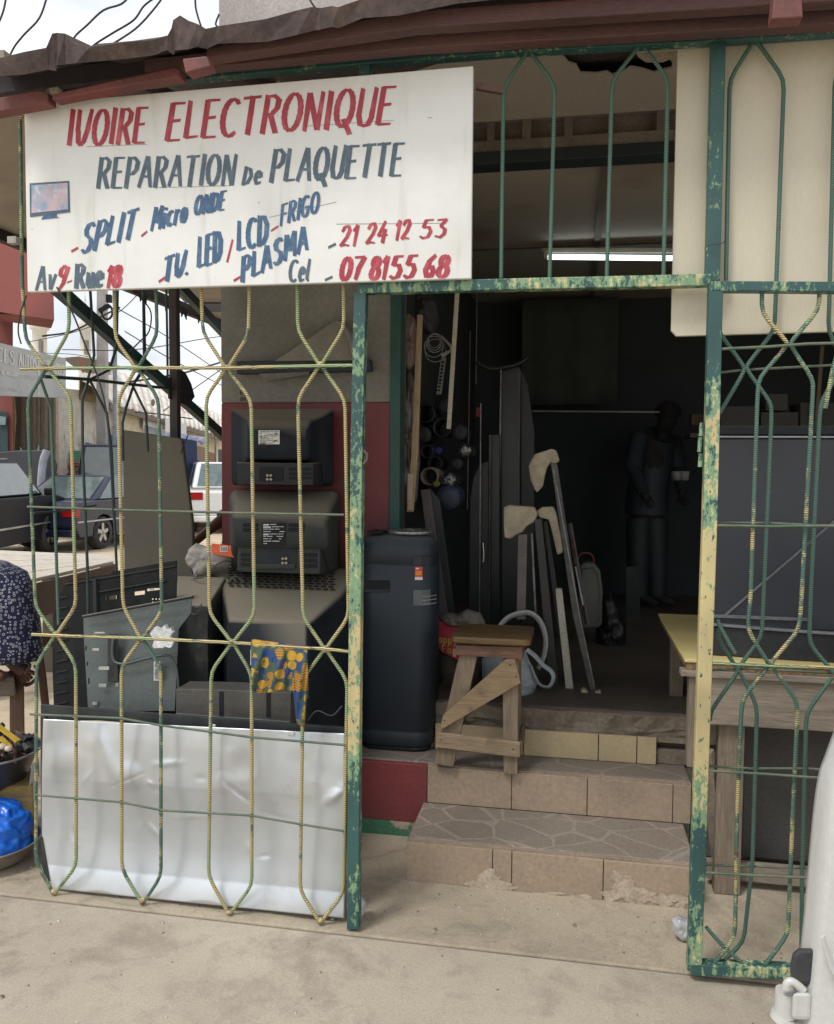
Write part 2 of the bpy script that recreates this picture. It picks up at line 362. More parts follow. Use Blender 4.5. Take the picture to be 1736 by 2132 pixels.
M_FLOOR = M('shop floor tile', (.11, .09, .07), (.085, .07, .055), sc=2.2, rough=.6, bmp=.15, var=.15)
M_DGREEN = M('dark green paint', (.02, .075, .065), (.015, .06, .05), sc=9, rough=.5)
shop = thing('shop_building', 'dark open electronics repair shop with grey and red corner pillar', 'shop', (0, 1.2, 0))
YP = 1.15
xl, xr = PY(460, 830, YP).x, PY(817, 835, YP).x
zr = PY(640, 838, YP).z
b = MB(); b.box(xl, xr, YP, YP+.32, .34, zr); b.build('pillar_base', M_RED, shop, bevel=.006, label='dark red lower half of the corner pillar')
b = MB(); b.box(xl, xr, YP, YP+.32, zr, 3.4); b.build('pillar', M_GREY, shop, bevel=.006, label='dirty grey upper half of the corner pillar')
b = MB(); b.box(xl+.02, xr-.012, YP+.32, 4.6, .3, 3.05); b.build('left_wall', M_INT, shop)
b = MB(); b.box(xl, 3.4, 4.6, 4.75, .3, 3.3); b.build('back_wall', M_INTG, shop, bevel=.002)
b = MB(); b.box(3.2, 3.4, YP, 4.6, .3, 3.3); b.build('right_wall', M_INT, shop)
b = MB(); b.box(xr-.012, xr+.04, YP-.01, YP+.1, .52, 3.02); b.build('door_frame', M_DGREEN, shop, bevel=.004)
# interior ceiling, lintel with vent blocks
zc = PY(1200, 330, YP+.1).z
b = MB(); b.box(xl+.03, 3.19, YP+.13, 4.59, zc, zc+.05); b.build('ceiling', M_CEIL, shop)
b = MB()
za, zb = PY(1200, 326, YP).z, PY(1200, 305, YP).z
b.box(xr, 3.3, YP, YP+.12, za-.01, zb); b.build('lintel', M('dark lintel', (.016, .026, .03), (.02, .03, .033)), shop, bevel=.004)
z2, z3 = PY(1200, 280, YP).z, PY(1200, 240, YP).z
b = MB(); b.box(xr, 3.3, YP+.01, YP+.12, zb, z2); b.box(xr, 3.3, YP+.01, YP+.12, z3, z3+.4)
for i in range(17):
    x = xr+.05+i*.19+random.uniform(-.03, .03); b.box(x, x+random.uniform(.02, .06), YP+.012, YP+.115, z2, z3)
b.box(xr, 3.3, YP+.05, YP+.119, z2, z3)
b.build('vent_wall', M('lintel wall plaster', (.20, .17, .14), (.14, .12, .10), sc=4, rough=.9), shop)
# ceiling joint battens
b = MB(); b.box(xl+.1, 3.1, 2.75, 2.79, zc-.012, zc-.002); b.box(.1, .14, YP+.14, 4.5, zc-.014, zc-.002)
b.build('ceiling_batten', M('batten', (.2, .16, .12)), shop)
# raised floor
ye = PZ(1230, 1582, .335).y+.03
zf = PY(1200, 1480, ye).z
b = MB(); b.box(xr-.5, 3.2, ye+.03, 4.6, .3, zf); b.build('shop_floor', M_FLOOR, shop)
b = MB()
pts = []
for i in range(61):
    x = xr-.5+i*(3.6/60); pts.append((x, ye-.01+random.uniform(-.014, .012), 0))
M_LEDGE = M('crumbling cement ledge', (.21, .175, .135), (.16, .13, .10), sc=9, rough=.95, bmp=.5, bsc=60, var=.2)
b.loft([[Vector((x, y+random.uniform(-.012, .01), z)) for x, y, _ in pts]+[Vector((3.1, ye+.05, z)), Vector((xr-.5, ye+.05, z))] for z in (.43, .45, .47, .49, zf+.002)], smooth=False)
b.build('cement_ledge', M_LEDGE, shop, bevel=.003)
# upper storey over the roof
b = MB(); u0 = PY(456, 50, 1.9).x; u1 = PY(760, 0, 1.9).x
b.box(u0, 3.4, 1.9, 5, 3.4, 7); b.build('upper_wall', M('upper plaster', (.42, .39, .37), (.33, .3, .29), sc=1.4, rough=.9), shop)

# platform (upper landing) and steps
def crazy(name, c1, c2, grout, sc):
    m, n, b_ = nodes(name); v = coords(n, (1, 1.25, 1), rand=False)
    nn = N(n, 'ShaderNodeTexNoise'); nn.inputs['Scale'].default_value = 3.5; n.links.new(v, nn.inputs['Vector'])
    dv = N(n, 'ShaderNodeMix', data_type='VECTOR'); dv.inputs[0].default_value = .06; n.links.new(v, dv.inputs[4]); n.links.new(nn.outputs[1], dv.inputs[5])
    vo = N(n, 'ShaderNodeTexVoronoi', feature='DISTANCE_TO_EDGE'); vo.inputs['Scale'].default_value = sc; n.links.new(dv.outputs[1], vo.inputs['Vector'])
    vc = N(n, 'ShaderNodeTexVoronoi'); vc.inputs['Scale'].default_value = sc; n.links.new(dv.outputs[1], vc.inputs['Vector'])
    s = N(n, 'ShaderNodeSeparateColor'); n.links.new(vc.outputs['Color'], s.inputs[0])
    c = mix(n, s.outputs[0], c1, c2); dst = noise(n, v, 4, 6, .6)
    c = mix(n, math_(n, 'MULTIPLY', ramp(n, dst, .42, .66), .65), c, tuple(g*.8 for g in grout))
    e = ramp(n, vo.outputs[0], .022, .034, (1, 1, 1, 1), (0, 0, 0, 1)); c = mix(n, math_(n, 'MULTIPLY', e, .8), c, grout)
    c = mix(n, 1.0, c, ramp(n, noise(n, v, 80, 3), .3, .7, (.82,)*3+(1,), (1.12,)*3+(1,)), 'MULTIPLY')
    n.links.new(c, b_.inputs['Base Color']); b_.inputs['Roughness'].default_value = .7
    bump(n, b_, math_(n, 'SUBTRACT', noise(n, v, 60, 3), e), .3, .004); return m
M_CRAZY = crazy('crazy paving', (.19, .155, .125), (.225, .185, .15), (.285, .25, .205), 5.2); M_CRAZY2 = crazy('worn crazy paving', (.175, .145, .12), (.20, .168, .138), (.25, .215, .18), 3.6)
M_TILE = M('tan riser tile', (.345, .26, .185), (.27, .21, .155), sc=3.5, lo=.4, hi=.68, rough=.7, bmp=.15, bsc=60, var=.14)
M_TILE2 = M('yellow riser tile', (.46, .37, .22), (.38, .31, .19), sc=3, rough=.5, bmp=.08, var=.08)
M_GROUT = M('grout', (.30, .23, .17), rough=.95)
M_PLAST = M('bare cement patch', (.45, .375, .285), (.36, .29, .22), sc=20, rough=.95, bmp=.5, var=.2)
Z2 = .335; Z1 = .165
Y1 = PZ(850, 1838, 0).y; Y1b = PZ(1430, 1885, 0).y; Y1 = (Y1+Y1b)/2
Y2 = .76
xs0 = PY(846, 1838, Y1).x; xs1 = PY(1430, 1880, Y1).x+.03
xu0 = PY(890, 1608, Y2).x; xu1 = PY(1428, 1655, Y2).x+.02
st = thing('entrance_steps', 'two low tan tiled steps with crazy paving treads climbing to the shop', 'steps', (0, Y1, 0))
def riser(name, x0, x1, y, z0, z1, cuts, mat):
    b = MB(); b.box(x0, x1, y, y+.02, z0, z1); b.build('riser_core', M_GROUT, st)
    b = MB(); xs = [x0]+cuts+[x1]
    for a, c in zip(xs[:-1], xs[1:]): b.box(a+.002, c-.002, y-.01, y, z0+.002, z1-.006)
    return b.build(name, mat, st, bevel=.0015)
b = MB(); b.box(xs0, xs1, Y1+.0201, Y2-.002, 0.002, Z1); b.build('lower_tread', M_CRAZY, st, bevel=.006)
riser('lower_riser_tiles', xs0, xs1, Y1, 0.002, Z1-.002, [PY(1025, 1840, Y1).x, PY(1065, 1840, Y1).x, PY(1255, 1850, Y1).x], M_TILE)
riser('upper_riser_tiles', xu0, xu1, Y2, Z1+.001, Z2-.002, [PY(1065, 1660, Y2).x, PY(1222, 1670, Y2).x, PY(1400, 1670, Y2).x], M_TILE)
b = MB(); b.box(PY(745, 1600, Y2).x-1.3, xu1, Y2+.0201, ye+.05, .006, Z2); b.build('upper_tread', M_CRAZY2, st, bevel=.006)
# patches where the cement shows on the lowest riser
for cx, cy, rw, rh in ((1018, 1834, 38, 20), (1040, 1852, 34, 9), (1000, 1846, 28, 9), (1128, 1862, 42, 5), (1165, 1868, 40, 5), (1212, 1872, 30, 8), (1300, 1858, 40, 22), (1290, 1832, 18, 18), (1345, 1868, 38, 14), (1385, 1874, 26, 14), (1422, 1876, 18, 14)):
    pts = []
    for k in range(34):
        a_ = 2*math.pi*k/34; q_ = 1+.28*math.sin(3*a_+cx)+.16*math.sin(7*a_+cy)+random.uniform(-.16, .16)
        p_ = PY(cx+rw*q_*math.cos(a_), cy+rh*q_*math.sin(a_), Y1-.0112-.0002*(cx % 7)); p_.z = max(p_.z, .004); p_.x = min(p_.x, xs1-.003); pts.append(p_)
    b = MB(); b.slab(pts, (0, -.0006, 0)); b.build('bare_cement_patch', M_PLAST, st)
# red face of the platform to the left of the steps
xa = PY(735, 1700, Y2).x-.9
pf = MB(); pf.box(xa, xu0-.001, Y2-.006, Y2+.02, .07, Z2-.006); pf.build('red_platform_face', M_RED, st, bevel=.003)
pf = MB(); pf.box(xa, xs0-.02, Y2-.004, Y2+.018, .004, .07); pf.build('skirting', M('green grey skirting', (.05, .16, .09), (.4, .32, .25), sc=9, lo=.5, hi=.55, rough=.8), st)
# yellow tiles of the next riser
yy = PZ(1230, 1582, Z2).y
b = MB(); cs = [PY(x, 1580, yy).x for x in (905, 1090, 1245, 1325, 1366)]
for a, c in zip(cs[:-1], cs[1:]): b.box(a+.002, c-.002, yy-.008, yy+.01, Z2+.002, PY(1230, 1527, yy).z)
b.build('yellow_riser_tiles', M_TILE2, st, bevel=.0015)
b = MB(); b.box(xr-.3, 1.9, yy+.0101, ye+.045, Z2+.001, .40); b.build('riser_core', M_LEDGE, st, bevel=.004)
b = MB(); b.box(xr-.3, 3.1, ye-.04+.05, ye+.046, .401, .52); 

# platform going on to the right, behind the table
b = MB(); b.box(xu1+.003, 3.3, Y2+.06, ye+.04, .005, Z2-.01)
b.build('right_platform', M('shade-toned platform', (.12, .11, .10), (.09, .085, .08), rough=.9), st, bevel=.004)  # dark grey puts the shade behind the table into the colour

# ------------------------------------------------------------------ porch roof
M_RUSTY = M('brown corrugated sheet', (.068, .052, .052), (.11, .078, .068), sc=7, lo=.4, hi=.68, rough=.8, bmp=.5, bsc=45, var=.3)
M_BEAM = M('red painted beam', (.11, .048, .045), (.065, .037, .037), sc=4, lo=.38, hi=.66, rough=.8, bmp=.4, scale=(.4, 1, 2), var=.2)
M_BEAM2 = M('bright red beam end', (.19, .06, .052), (.12, .045, .042), sc=5, rough=.65)
roof = thing('porch_roof', 'brown corrugated porch roof with sagging rusty edge on red beams', 'roof', (-.6, -.3, 2.9))
YE = -.26
top = [(-60, 132), (0, 122), (50, 112), (98, 100), (112, 74), (118, 70), (134, 68), (142, 84), (160, 96), (188, 99), (260, 90), (320, 82), (349, 76), (358, 60), (362, 42), (376, 34), (392, 42), (412, 54), (430, 60),
       (456, 58), (554, 45), (620, 25), (650, 15), (668, 20), (690, 14), (705, 17), (756, 0), (830, -14), (950, -30), (1200, -60), (1736, -120), (1900, -140), (2400, -200), (3000, -275)]
bot = [(x, y+40) for x, y in top]
bot = [(-60, 172), (0, 162), (50, 150), (98, 142), (112, 139), (118, 138), (134, 134), (142, 132), (160, 129), (188, 124), (260, 116), (320, 109), (349, 106), (358, 105), (362, 104), (376, 102), (392, 100), (412, 98), (430, 95),
       (456, 90), (554, 80), (620, 68), (650, 60), (668, 58), (690, 55), (705, 50), (756, 40), (830, 28), (950, 12), (1200, -20), (1736, -82), (1900, -100), (2400, -160), (3000, -235)]
b = MB(); fr = [PY(x, y, YE) for x, y in top]; mid = [PY(x, y, YE+.02) for x, y in bot]
bk = [Vector((p.x, 2.0, p.z+.5)) for p in fr]
n_ = len(fr)
fr = [p+Vector((0, random.uniform(-.004, .004), random.uniform(-.004, .004))) for p in fr]; mid = [p+Vector((0, random.uniform(-.01, .01), random.uniform(-.009, .007))) for p in mid]
mid2 = [Vector((p.x, YE+.05, q.z+.06)) for p, q in zip(fr, mid)]
b.add(mid2+mid+fr+bk, [[i+k*n_, i+1+k*n_, (k+1)*n_+i+1, (k+1)*n_+i] for k in range(3) for i in range(n_-1)])
b.build('corrugated_sheet', M_RUSTY, roof, solid=.006)
# fascia beams
def trace(name, pts, Y, th, mat, parent=None, bevel=.004, label=None):
    b = MB(); b.slab(traceY(pts, Y), (0, th, 0)); return b.build(name, mat, parent, bevel=bevel, label=label)
trace('fascia_beam', [(300, 123), (860, 60), (1736, -8), (3000, -98), (3000, -40), (1736, 50), (862, 100), (300, 152)], -.12, .05, M_BEAM, roof)
trace('fascia_beam', [(430, 100), (860, 22), (1736, -40), (3000, -135), (3000, -92), (1736, 2), (862, 58), (430, 122)], -.20, .05, M_BEAM, roof)
trace('fascia_beam', [(-40, 198), (-40, 208), (88, 180), (100, 182), (98, 196), (-40, 228)][:0] or [(-40, 210), (80, 187), (98, 192), (100, 214), (-40, 240)], -.13, .05, M_BEAM2, roof)
trace('fascia_beam', [(108, 196), (360, 140), (372, 142), (374, 160), (300, 172), (108, 208)], -.13, .05, M_BEAM2, roof)
trace('rafter_end', [(379, 122), (430, 116), (438, 138), (386, 152)], -.29, .05, M_BEAM2, roof)
trace('rafter_end', [(1612, -20), (1668, -22), (1672, 36), (1606, 40)], -.29, .05, M_BEAM2, roof)
trace('shade_strip', [(-60, 165), (300, 118), (440, 98), (900, 45), (900, 80), (440, 140), (300, 158), (-60, 202)], -.06, .03, M('roof gap shade', (.05, .04, .045), (.035, .03, .035), rough=.9), roof)  # added strip; its dark colour stands in for shade under the roof sheet
# ceiling with its ragged hole
from mathutils.geometry import tessellate_polygon
zC = PY(1200, 238, YP).z
outer = [Vector((-1.95, .45, zC)), Vector((3.4, .45, zC)), Vector((3.4, YP+.005, zC)), Vector((-1.95, YP+.005, zC))]
hp = [(1168, 112), (1185, 130), (1200, 134), (1208, 150), (1240, 152), (1262, 148), (1275, 155), (1300, 146), (1312, 138), (1335, 142), (1360, 150), (1398, 140), (1402, 118), (1380, 128), (1345, 128), (1330, 118), (1320, 104), (1180, 104)]
hole = [PZ(x, y, zC) for x, y in hp]
tris = tessellate_polygon([outer, hole]); allp = outer+hole
b = MB(); b.add(allp, [list(t) for t in tris]); b.build('porch_ceiling', M_CEIL, roof, solid=.008)
trace('torn_ceiling_flap', [(1318, 100), (1345, 122), (1392, 120), (1402, 132), (1402, 100)], .62, .006, M('cream ceiling board', (.5, .42, .3)), roof, bevel=0)
b = MB(); b.box(-1.9, 3.4, .9, .96, zC+.06, zC+.12); b.build('roof_batten', M('dark roof batten', (.05, .045, .04)), roof)
# ceiling of the open side porch to the left
zS = 3.02
eA, eB, eC = PZ(-60, 452, zS), PZ(350, 612, zS), PZ(470, 668, zS)
b = MB(); edge = [eA, eB, PZ(372, 618, zS), PZ(385, 630, zS), PZ(400, 634, zS), PZ(412, 644, zS), PZ(430, 650, zS), PZ(445, 660, zS), eC]
back = PZ(520, 690, zS)
b.slab([Vector((-1.96, -.1, zS)), Vector((eA.x, -.1, zS))]+edge+[back, Vector((-1.96, back.y, zS))], (0, 0, .03))
b.build('side_ceiling', M_CEIL2, roof)
b = MB(); b.bar(Vector((eA.x-.02, -.2, zS-.02)), Vector((back.x-.02, back.y, zS-.03)), .05, .09); b.build('side_edge_beam', M('dark edge timber', (.05, .045, .045), rough=.9), roof)
b = MB()
for t in (.3, .45, .55, .62, .7, .78, .86):
    p = eA.lerp(back, t); b.slab([p+Vector((0, 0, -.03)), p+Vector((0, .12, -.03)), p+Vector((0, .10, -.13)), p+Vector((0, .05, -.07)), p+Vector((0, .01, -.12))], (.01, 0, 0))
b.build('ragged_felt', M('black roofing felt', (.02, .02, .022), rough=.9), roof)
b = MB(); b.slab([PZ(408, 632, zS-.01), PZ(470, 632, zS-.01), PZ(470, 650, zS-.01), PZ(430, 650, zS-.01), PZ(405, 643, zS-.01)], (0, 0, .006)); b.build('ceiling_patch', M('navy patch', (.02, .035, .09)), roof, label='torn navy blue patch in the side ceiling')
# ================================================================== GRILLES
FP = framepaint('flaking frame paint', ((0, .42), (.45, .44), (.7, .62), (1.4, .60), (1.8, .47), (2.2, .36)), .13)
FPY = framepaint('flaking yellow stile paint', ((0, .56), (.3, .43), (.5, .52), (.8, .68), (1.2, .78), (1.5, .66), (1.75, .54), (2.0, .38)), .1, 3)
FPG = framepaint('green frame paint', ((0, .42), (3, .42)), .1, 5); FPM = framepaint('flaking transom paint', ((0, .52), (3, .52)), .1, 8)
FPB = framepaint('bottom rail paint', ((0, .50), (3, .5)), .07, 9)
RB1 = rebarmat('worn ribbed bar', .60); RB2 = rebarmat('painted ribbed bar', .47); RBG = rebarmat('green ribbed bar', .3)
M_ROD = M('grey green thin rod', (.12, .14, .095), (.07, .11, .075), sc=12, rough=.6, bmp=.4, bsc=120)
M_DBAR = M('dark side bar', (.018, .035, .035), (.025, .05, .045), sc=9, rough=.55)  # plain dark teal for the side grille bars
M_WELD = M('rusty weld', (.12, .07, .05), (.5, .42, .2), sc=30, rough=.8, bmp=.6)
def rb(path, Y, parent, mat, r=.0065, name='ribbed_bar', n=5):
    pts = [PY(x, y, Y) for x, y in path]
    # rounded bends
    o = [pts[0]]
    for a, c, e in zip(pts[:-2], pts[1:-1], pts[2:]):
        da = min(.03, (a-c).length*.4); de = min(.03, (e-c).length*.4)
        p, q = c+(a-c).normalized()*da, c+(e-c).normalized()*de
        o += [p, (p+q+2*c)/4, q]
    o.append(pts[-1]); b = MB(); b.tube(o, r, 8); return b.build(name, mat, parent)
gr = thing('window_grille', 'tall grille of bent ribbed bars under the signboard, yellow and green paint worn off', 'grille', (-1.35, 0, 0))
K = [ # per column: left kink/right kink/node rows
 dict(L=[(42, 250), (46, 583), (53, 706)], R=[(141, 500), (143, 608), (144, 689)], n1=(98, 767), l1=(57.6, 833), r1=(147, 828), l2=(73.4, 1262), r2=(158, 1262), n2=(116.6, 1321), l3=(76, 1383), r3=(158, 1383), l4=(74.5, 1794), r4=(158.7, 1803), n3=(113, 1856)),
 dict(L=[(236, 500), (238, 608), (240, 706)], R=[(322, 500), (325, 608), (327, 698)], n1=(285, 767), l1=(246, 828), r1=(330, 830), l2=(256, 1262), r2=(337, 1274), n2=(295, 1330), l3=(253, 1386), r3=(335, 1389), l4=(253.4, 1809), r4=(335, 1824), n3=(297, 1876)),
 dict(L=[(417, 500), (419, 608), (422, 692)], R=[(518, 500), (519, 608), (517, 698)], n1=(472, 767), l1=(429, 827), r1=(523, 833), l2=(436, 1277), r2=(530, 1281), n2=(484, 1338), l3=(440, 1397), r3=(524, 1403), l4=(434, 1824), r4=(524, 1844), n3=(478, 1898)),
 dict(L=[(617, 500), (619, 608), (620, 689)], R=[(713, 500), (715, 608), (716, 684)], n1=(667, 760), l1=(620, 830), r1=(718.5, 833), l2=(631, 1285), r2=(725.7, 1285), n2=(677, 1351), l3=(631, 1412), r3=(723, 1417), l4=(624.6, 1854), r4=(715, 1859), n3=(667, 1916))]
for i, k in enumerate(K):
    e = 3
    lp = k['L']+[(k['n1'][0]-e, k['n1'][1]-2), (k['n1'][0]-e, k['n1'][1]+3), k['l1'], k['l2'], (k['n2'][0]-e, k['n2'][1]-3), (k['n2'][0]-e, k['n2'][1]+3), k['l3'], k['l4'], (k['n3'][0]-4, k['n3'][1])]
    rp_ = k['R']+[(k['n1'][0]+e, k['n1'][1]-2), (k['n1'][0]+e, k['n1'][1]+3), k['r1'], k['r2'], (k['n2'][0]+e, k['n2'][1]-3), (k['n2'][0]+e, k['n2'][1]+3), k['r3'], k['r4'], (k['n3'][0]+4, k['n3'][1])]
    rb(lp, 0, gr, RB1 if i else RB2); rb(rp_, .001*i, gr, RB1 if i != 1 else RB2)
    for nn in ('n1', 'n2', 'n3'):
        p = PY(*k[nn], 0); b = MB(); b.lathe(p, [(.0, -.012), (.011, -.008), (.0135, 0), (.011, .008), (.0, .012)], 8, 'y', cap=False)
        b.build('weld', M_WELD, gr)
rb([(60, 235), (50, 236), (42, 250)], 0, gr, RB2, name='bar_end')
for pts, r, mt in (([(43, 769), (98, 767), (285, 766), (472, 766), (667, 762), (742, 761)], .0062, RB1), ([(57, 1055), (259, 1062), (500, 1068), (716, 1072)], .0042, M_ROD),
                   ([(66, 1321), (295, 1329), (484, 1338), (677, 1351), (730, 1357)], .0058, RB1), ([(63, 1487), (250, 1495), (340, 1511), (435, 1523), (524, 1535), (718, 1551)], .0045, M_ROD),
                   ([(72, 1655), (252, 1670), (337, 1687), (524, 1698), (620, 1715), (715, 1730)], .0042, M_ROD)):
    b = MB(); b.tube([PY(x, y, -.011) for x, y in pts], r, 8); b.build('cross_rod', mt, gr)

# fixed door frame: posts, transom, top rail, bars of the fanlight
fr_ = thing('entrance_gateway', 'flaking green steel frame of posts and rails around the shop entrance', 'frame', (-.1, 0, 0))
def rail(name, pts, Y, hh, mat, parent, dep=.04):
    b = MB(); h = [PY(x, y, Y) for x, y in pts]
    for a, c in zip(h[:-1], h[1:]): b.bar(a, c, dep, hh)
    return b.build(name, mat, parent, bevel=.003)
def post(name, pts, Y, wpx, mat, parent, dep=.04):
    b = MB(); L = [PY(x-wpx/2, y, Y-dep/2) for x, y in pts]; Rr = [PY(x+wpx/2, y, Y-dep/2) for x, y in pts]
    b.slab(L+Rr[::-1], (0, dep, 0)); return b.build(name, mat, parent, bevel=.003)
post('post', [(734, 1936), (736, 1500), (742, 900), (749, 606)], 0, 25, FP, fr_)
post('post', [(751, 580), (757, 200), (758, 128)], 0, 22, FPG, fr_)
post('post', [(1484, 585), (1497, 60)], 0, 30, FPG, fr_)
rail('transom', [(748, 602), (1100, 593), (1480, 585)], -.001, .036, FPM, fr_, .042)
rail('top_rail', [(-60, 211), (0, 202), (430, 155), (760, 126), (1080, 100), (1500, 77), (1800, 56), (3000, -28)], -.001, .042, FPG, fr_, .042)
for lx, lt, rx, pk in (((1043, 580, 1048, 182), (1048, 182), (1144, 578, 1155, 178), (1101, 110)), ((1263, 575, 1274, 168), (1274, 168), (1381, 572, 1390, 165), (1335, 97)),
                       ):
    rb([(lx[0], lx[1]), (lx[2], lx[3]), (pk[0]-5, pk[1])], .0, fr_, RBG, name='arch_bar'); rb([(rx[0], rx[1]), (rx[2], rx[3]), (pk[0]+5, pk[1])], .002, fr_, RBG, name='arch_bar')
# back lattice fixed at the right (runs full height), behind the open leaf
rb([(1511, 590), (1519, 165), (1565, 92)], .012, fr_, RBG, name='arch_bar'); rb([(1614, 640), (1632, 165), (1578, 90)], .012, fr_, RBG, name='arch_bar')
rb([(1726, 640), (1738, 160), (1775, 88)], .012, fr_, RBG, name='arch_bar')
back = thing('side_grille_panel', 'fixed grille of green ribbed bars behind the open gate leaf', 'grille', (.9, .012, 0))
YB = .012
rb([(1498, 690), (1500, 696), (1548, 762), (1550, 772), (1498, 860), (1494, 880), (1494, 1180)][:5], YB, back, RBG)
rb([(1614, 640), (1612, 688), (1553, 762), (1556, 772), (1604, 838), (1606, 860), (1590, 1225), (1586, 1325), (1537, 1390), (1535, 1400), (1480, 1480), (1478, 1500)], YB, back, RBG)
rb([(1502, 1300), (1492, 1326), (1534, 1392), (1542, 1402), (1576, 1470), (1566, 1800), (1548, 1960), (1502, 2005)], YB, back, RBG)
rb([(1726, 640), (1724, 690), (1750, 740)], YB, back, RBG); rb([(1750, 770), (1712, 830), (1706, 860), (1688, 1225), (1684, 1340), (1728, 1392), (1735, 1402)], YB, back, RBG)
rb([(1732, 1410), (1682, 1480), (1678, 1500), (1670, 1800), (1668, 1990), (1700, 2010)], YB+.004, back, RBG)
for pts in ([(1498, 776), (1552, 770), (1740, 760)], [(1490, 1088), (1600, 1089), (1700, 1094), (1760, 1094)], [(1470, 1396), (1560, 1392), (1750, 1402)], [(1462, 1594), (1560, 1600), (1680, 1600), (1760, 1606)], [(1460, 1800), (1700, 1808), (1760, 1810)]):
    b = MB(); b.tube([PY(x, y, YB+.012) for x, y in pts], .0042, 8); b.build('cross_rod', M_ROD, back)

leaf = thing('gate_leaf', 'gate leaf with yellow flaking stile folded open over the right side', 'gate', (.9, -.05, 0))
YL = -.055
post('stile', [(1446, 2022), (1452, 1850), (1478, 1100), (1491, 592)], YL, 30, FPY, leaf)
rail('top_rail', [(1478, 598), (1736, 600), (1800, 602)], YL-.001, .030, FPG, leaf, .042)
rail('bottom_rail', [(1437, 2012), (1680, 2022), (1800, 2030)], YL-.001, .036, FPB, leaf, .042)
b = MB(); h = [(1462, 870, 1462, 905), (1458, 905, 1458, 935), (1456, 940, 1456, 970)]
for i, (x0, y0, x1, y1) in enumerate([(1461, 880, 1459, 908), (1458, 911, 1456, 941), (1459, 944, 1457, 972)]): b.tube([PY(x0, y0, YL-.01), PY(x1, y1, YL-.01)], .007, 10)
b.build('hinge', FP, leaf)
def leafbars(dx):
    rb([(1586+dx, 608), (1586+dx, 652), (1638+dx, 712), (1638+dx, 720), (1581+dx, 786), (1577+dx, 815), (1562+dx, 1250), (1555+dx, 1310), (1598+dx, 1378), (1600+dx, 1386), (1548+dx, 1452), (1543+dx, 1480), (1534+dx, 1700), (1530+dx, 1950), (1485+dx, 2008)] , YL, leaf, RB2 if not dx else RB2)
    rb([(1706+dx, 608), (1704+dx, 645), (1646+dx, 712), (1646+dx, 720), (1692+dx, 790), (1692+dx, 815), (1668+dx, 1250), (1664+dx, 1310), (1606+dx, 1378), (1606+dx, 1386), (1656+dx, 1455), (1660+dx, 1480), (1650+dx, 1700), (1640+dx, 1945), (1590+dx, 2012)], YL+.002, leaf, RB2)
leafbars(0)
rb([(1494, 1290), (1496, 1300), (1530, 1360)], YL, leaf, RBG)
rb([(1548, 2008), (1500, 1965), (1470, 1930)], YL, leaf, RBG)
rb([(1736+20, 690), (1736-3, 770), (1718, 850)], YL, leaf, RB2)
for pts, mt in (([(1498, 727), (1600, 722), (1680, 716), (1760, 714)], M_ROD), ([(1490, 1094), (1600, 1096), (1700, 1095), (1760, 1095)], M_ROD), ([(1470, 1380), (1640, 1388), (1760, 1390)], RB1), ([(1462, 1604), (1600, 1612), (1680, 1618), (1760, 1622)], M_ROD), ([(1460, 1816), (1600, 1824), (1700, 1828), (1760, 1830)], M_ROD)):
    b = MB(); b.tube([PY(x, y, YL-.012) for x, y in pts], .0045, 8); b.build('cross_rod', mt, leaf)

# side grille running back from the corner (plane x = -1.98)
XS = -1.98
sg = thing('side_window_grille', 'dark grille running back from the corner beside the street', 'grille', (XS, .6, 0))
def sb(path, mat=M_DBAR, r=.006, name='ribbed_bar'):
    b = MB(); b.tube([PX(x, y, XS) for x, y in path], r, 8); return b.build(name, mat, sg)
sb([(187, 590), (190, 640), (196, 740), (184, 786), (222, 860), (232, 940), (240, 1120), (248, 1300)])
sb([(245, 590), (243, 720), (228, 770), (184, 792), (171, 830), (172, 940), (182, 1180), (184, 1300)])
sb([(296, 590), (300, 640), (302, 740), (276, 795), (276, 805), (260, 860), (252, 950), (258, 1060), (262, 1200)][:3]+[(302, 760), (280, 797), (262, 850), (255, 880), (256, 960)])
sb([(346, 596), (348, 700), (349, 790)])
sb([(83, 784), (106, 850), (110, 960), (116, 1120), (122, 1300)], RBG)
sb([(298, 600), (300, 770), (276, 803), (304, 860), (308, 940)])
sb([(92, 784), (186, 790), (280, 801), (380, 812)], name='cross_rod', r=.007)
sb([(70, 1068), (130, 1064), (200, 1052)], name='cross_rod', r=.004)
b = MB(); b.bar(PX(90, 575, XS-.03), PX(490, 930, XS-.03), .035, .05); b.build('brace', M('teal brace', (.02, .06, .062), rough=.5), sg)
b = MB(); b.slab([PX(x, y, XS-.02) for x, y in ((345, 790), (375, 770), (384, 778), (395, 800), (402, 826), (390, 842), (398, 850), (350, 830))], (.01, 0, 0)); b.build('gusset', M('dark gusset', (.03, .03, .03)), sg)
b = MB(); b.bar(PX(362, 560, XS), PX(372, 1600, XS), .04, .04); b.build('post', M('brown steel post', (.06, .045, .04), (.04, .035, .03), rough=.7), sg)
b = MB(); b.bar(PX(340, 560, XS-.5), PX(500, 690+40, XS-.5), .04, .06); b.build('second_brace', M('teal brace', (.02, .06, .062), rough=.5), sg)

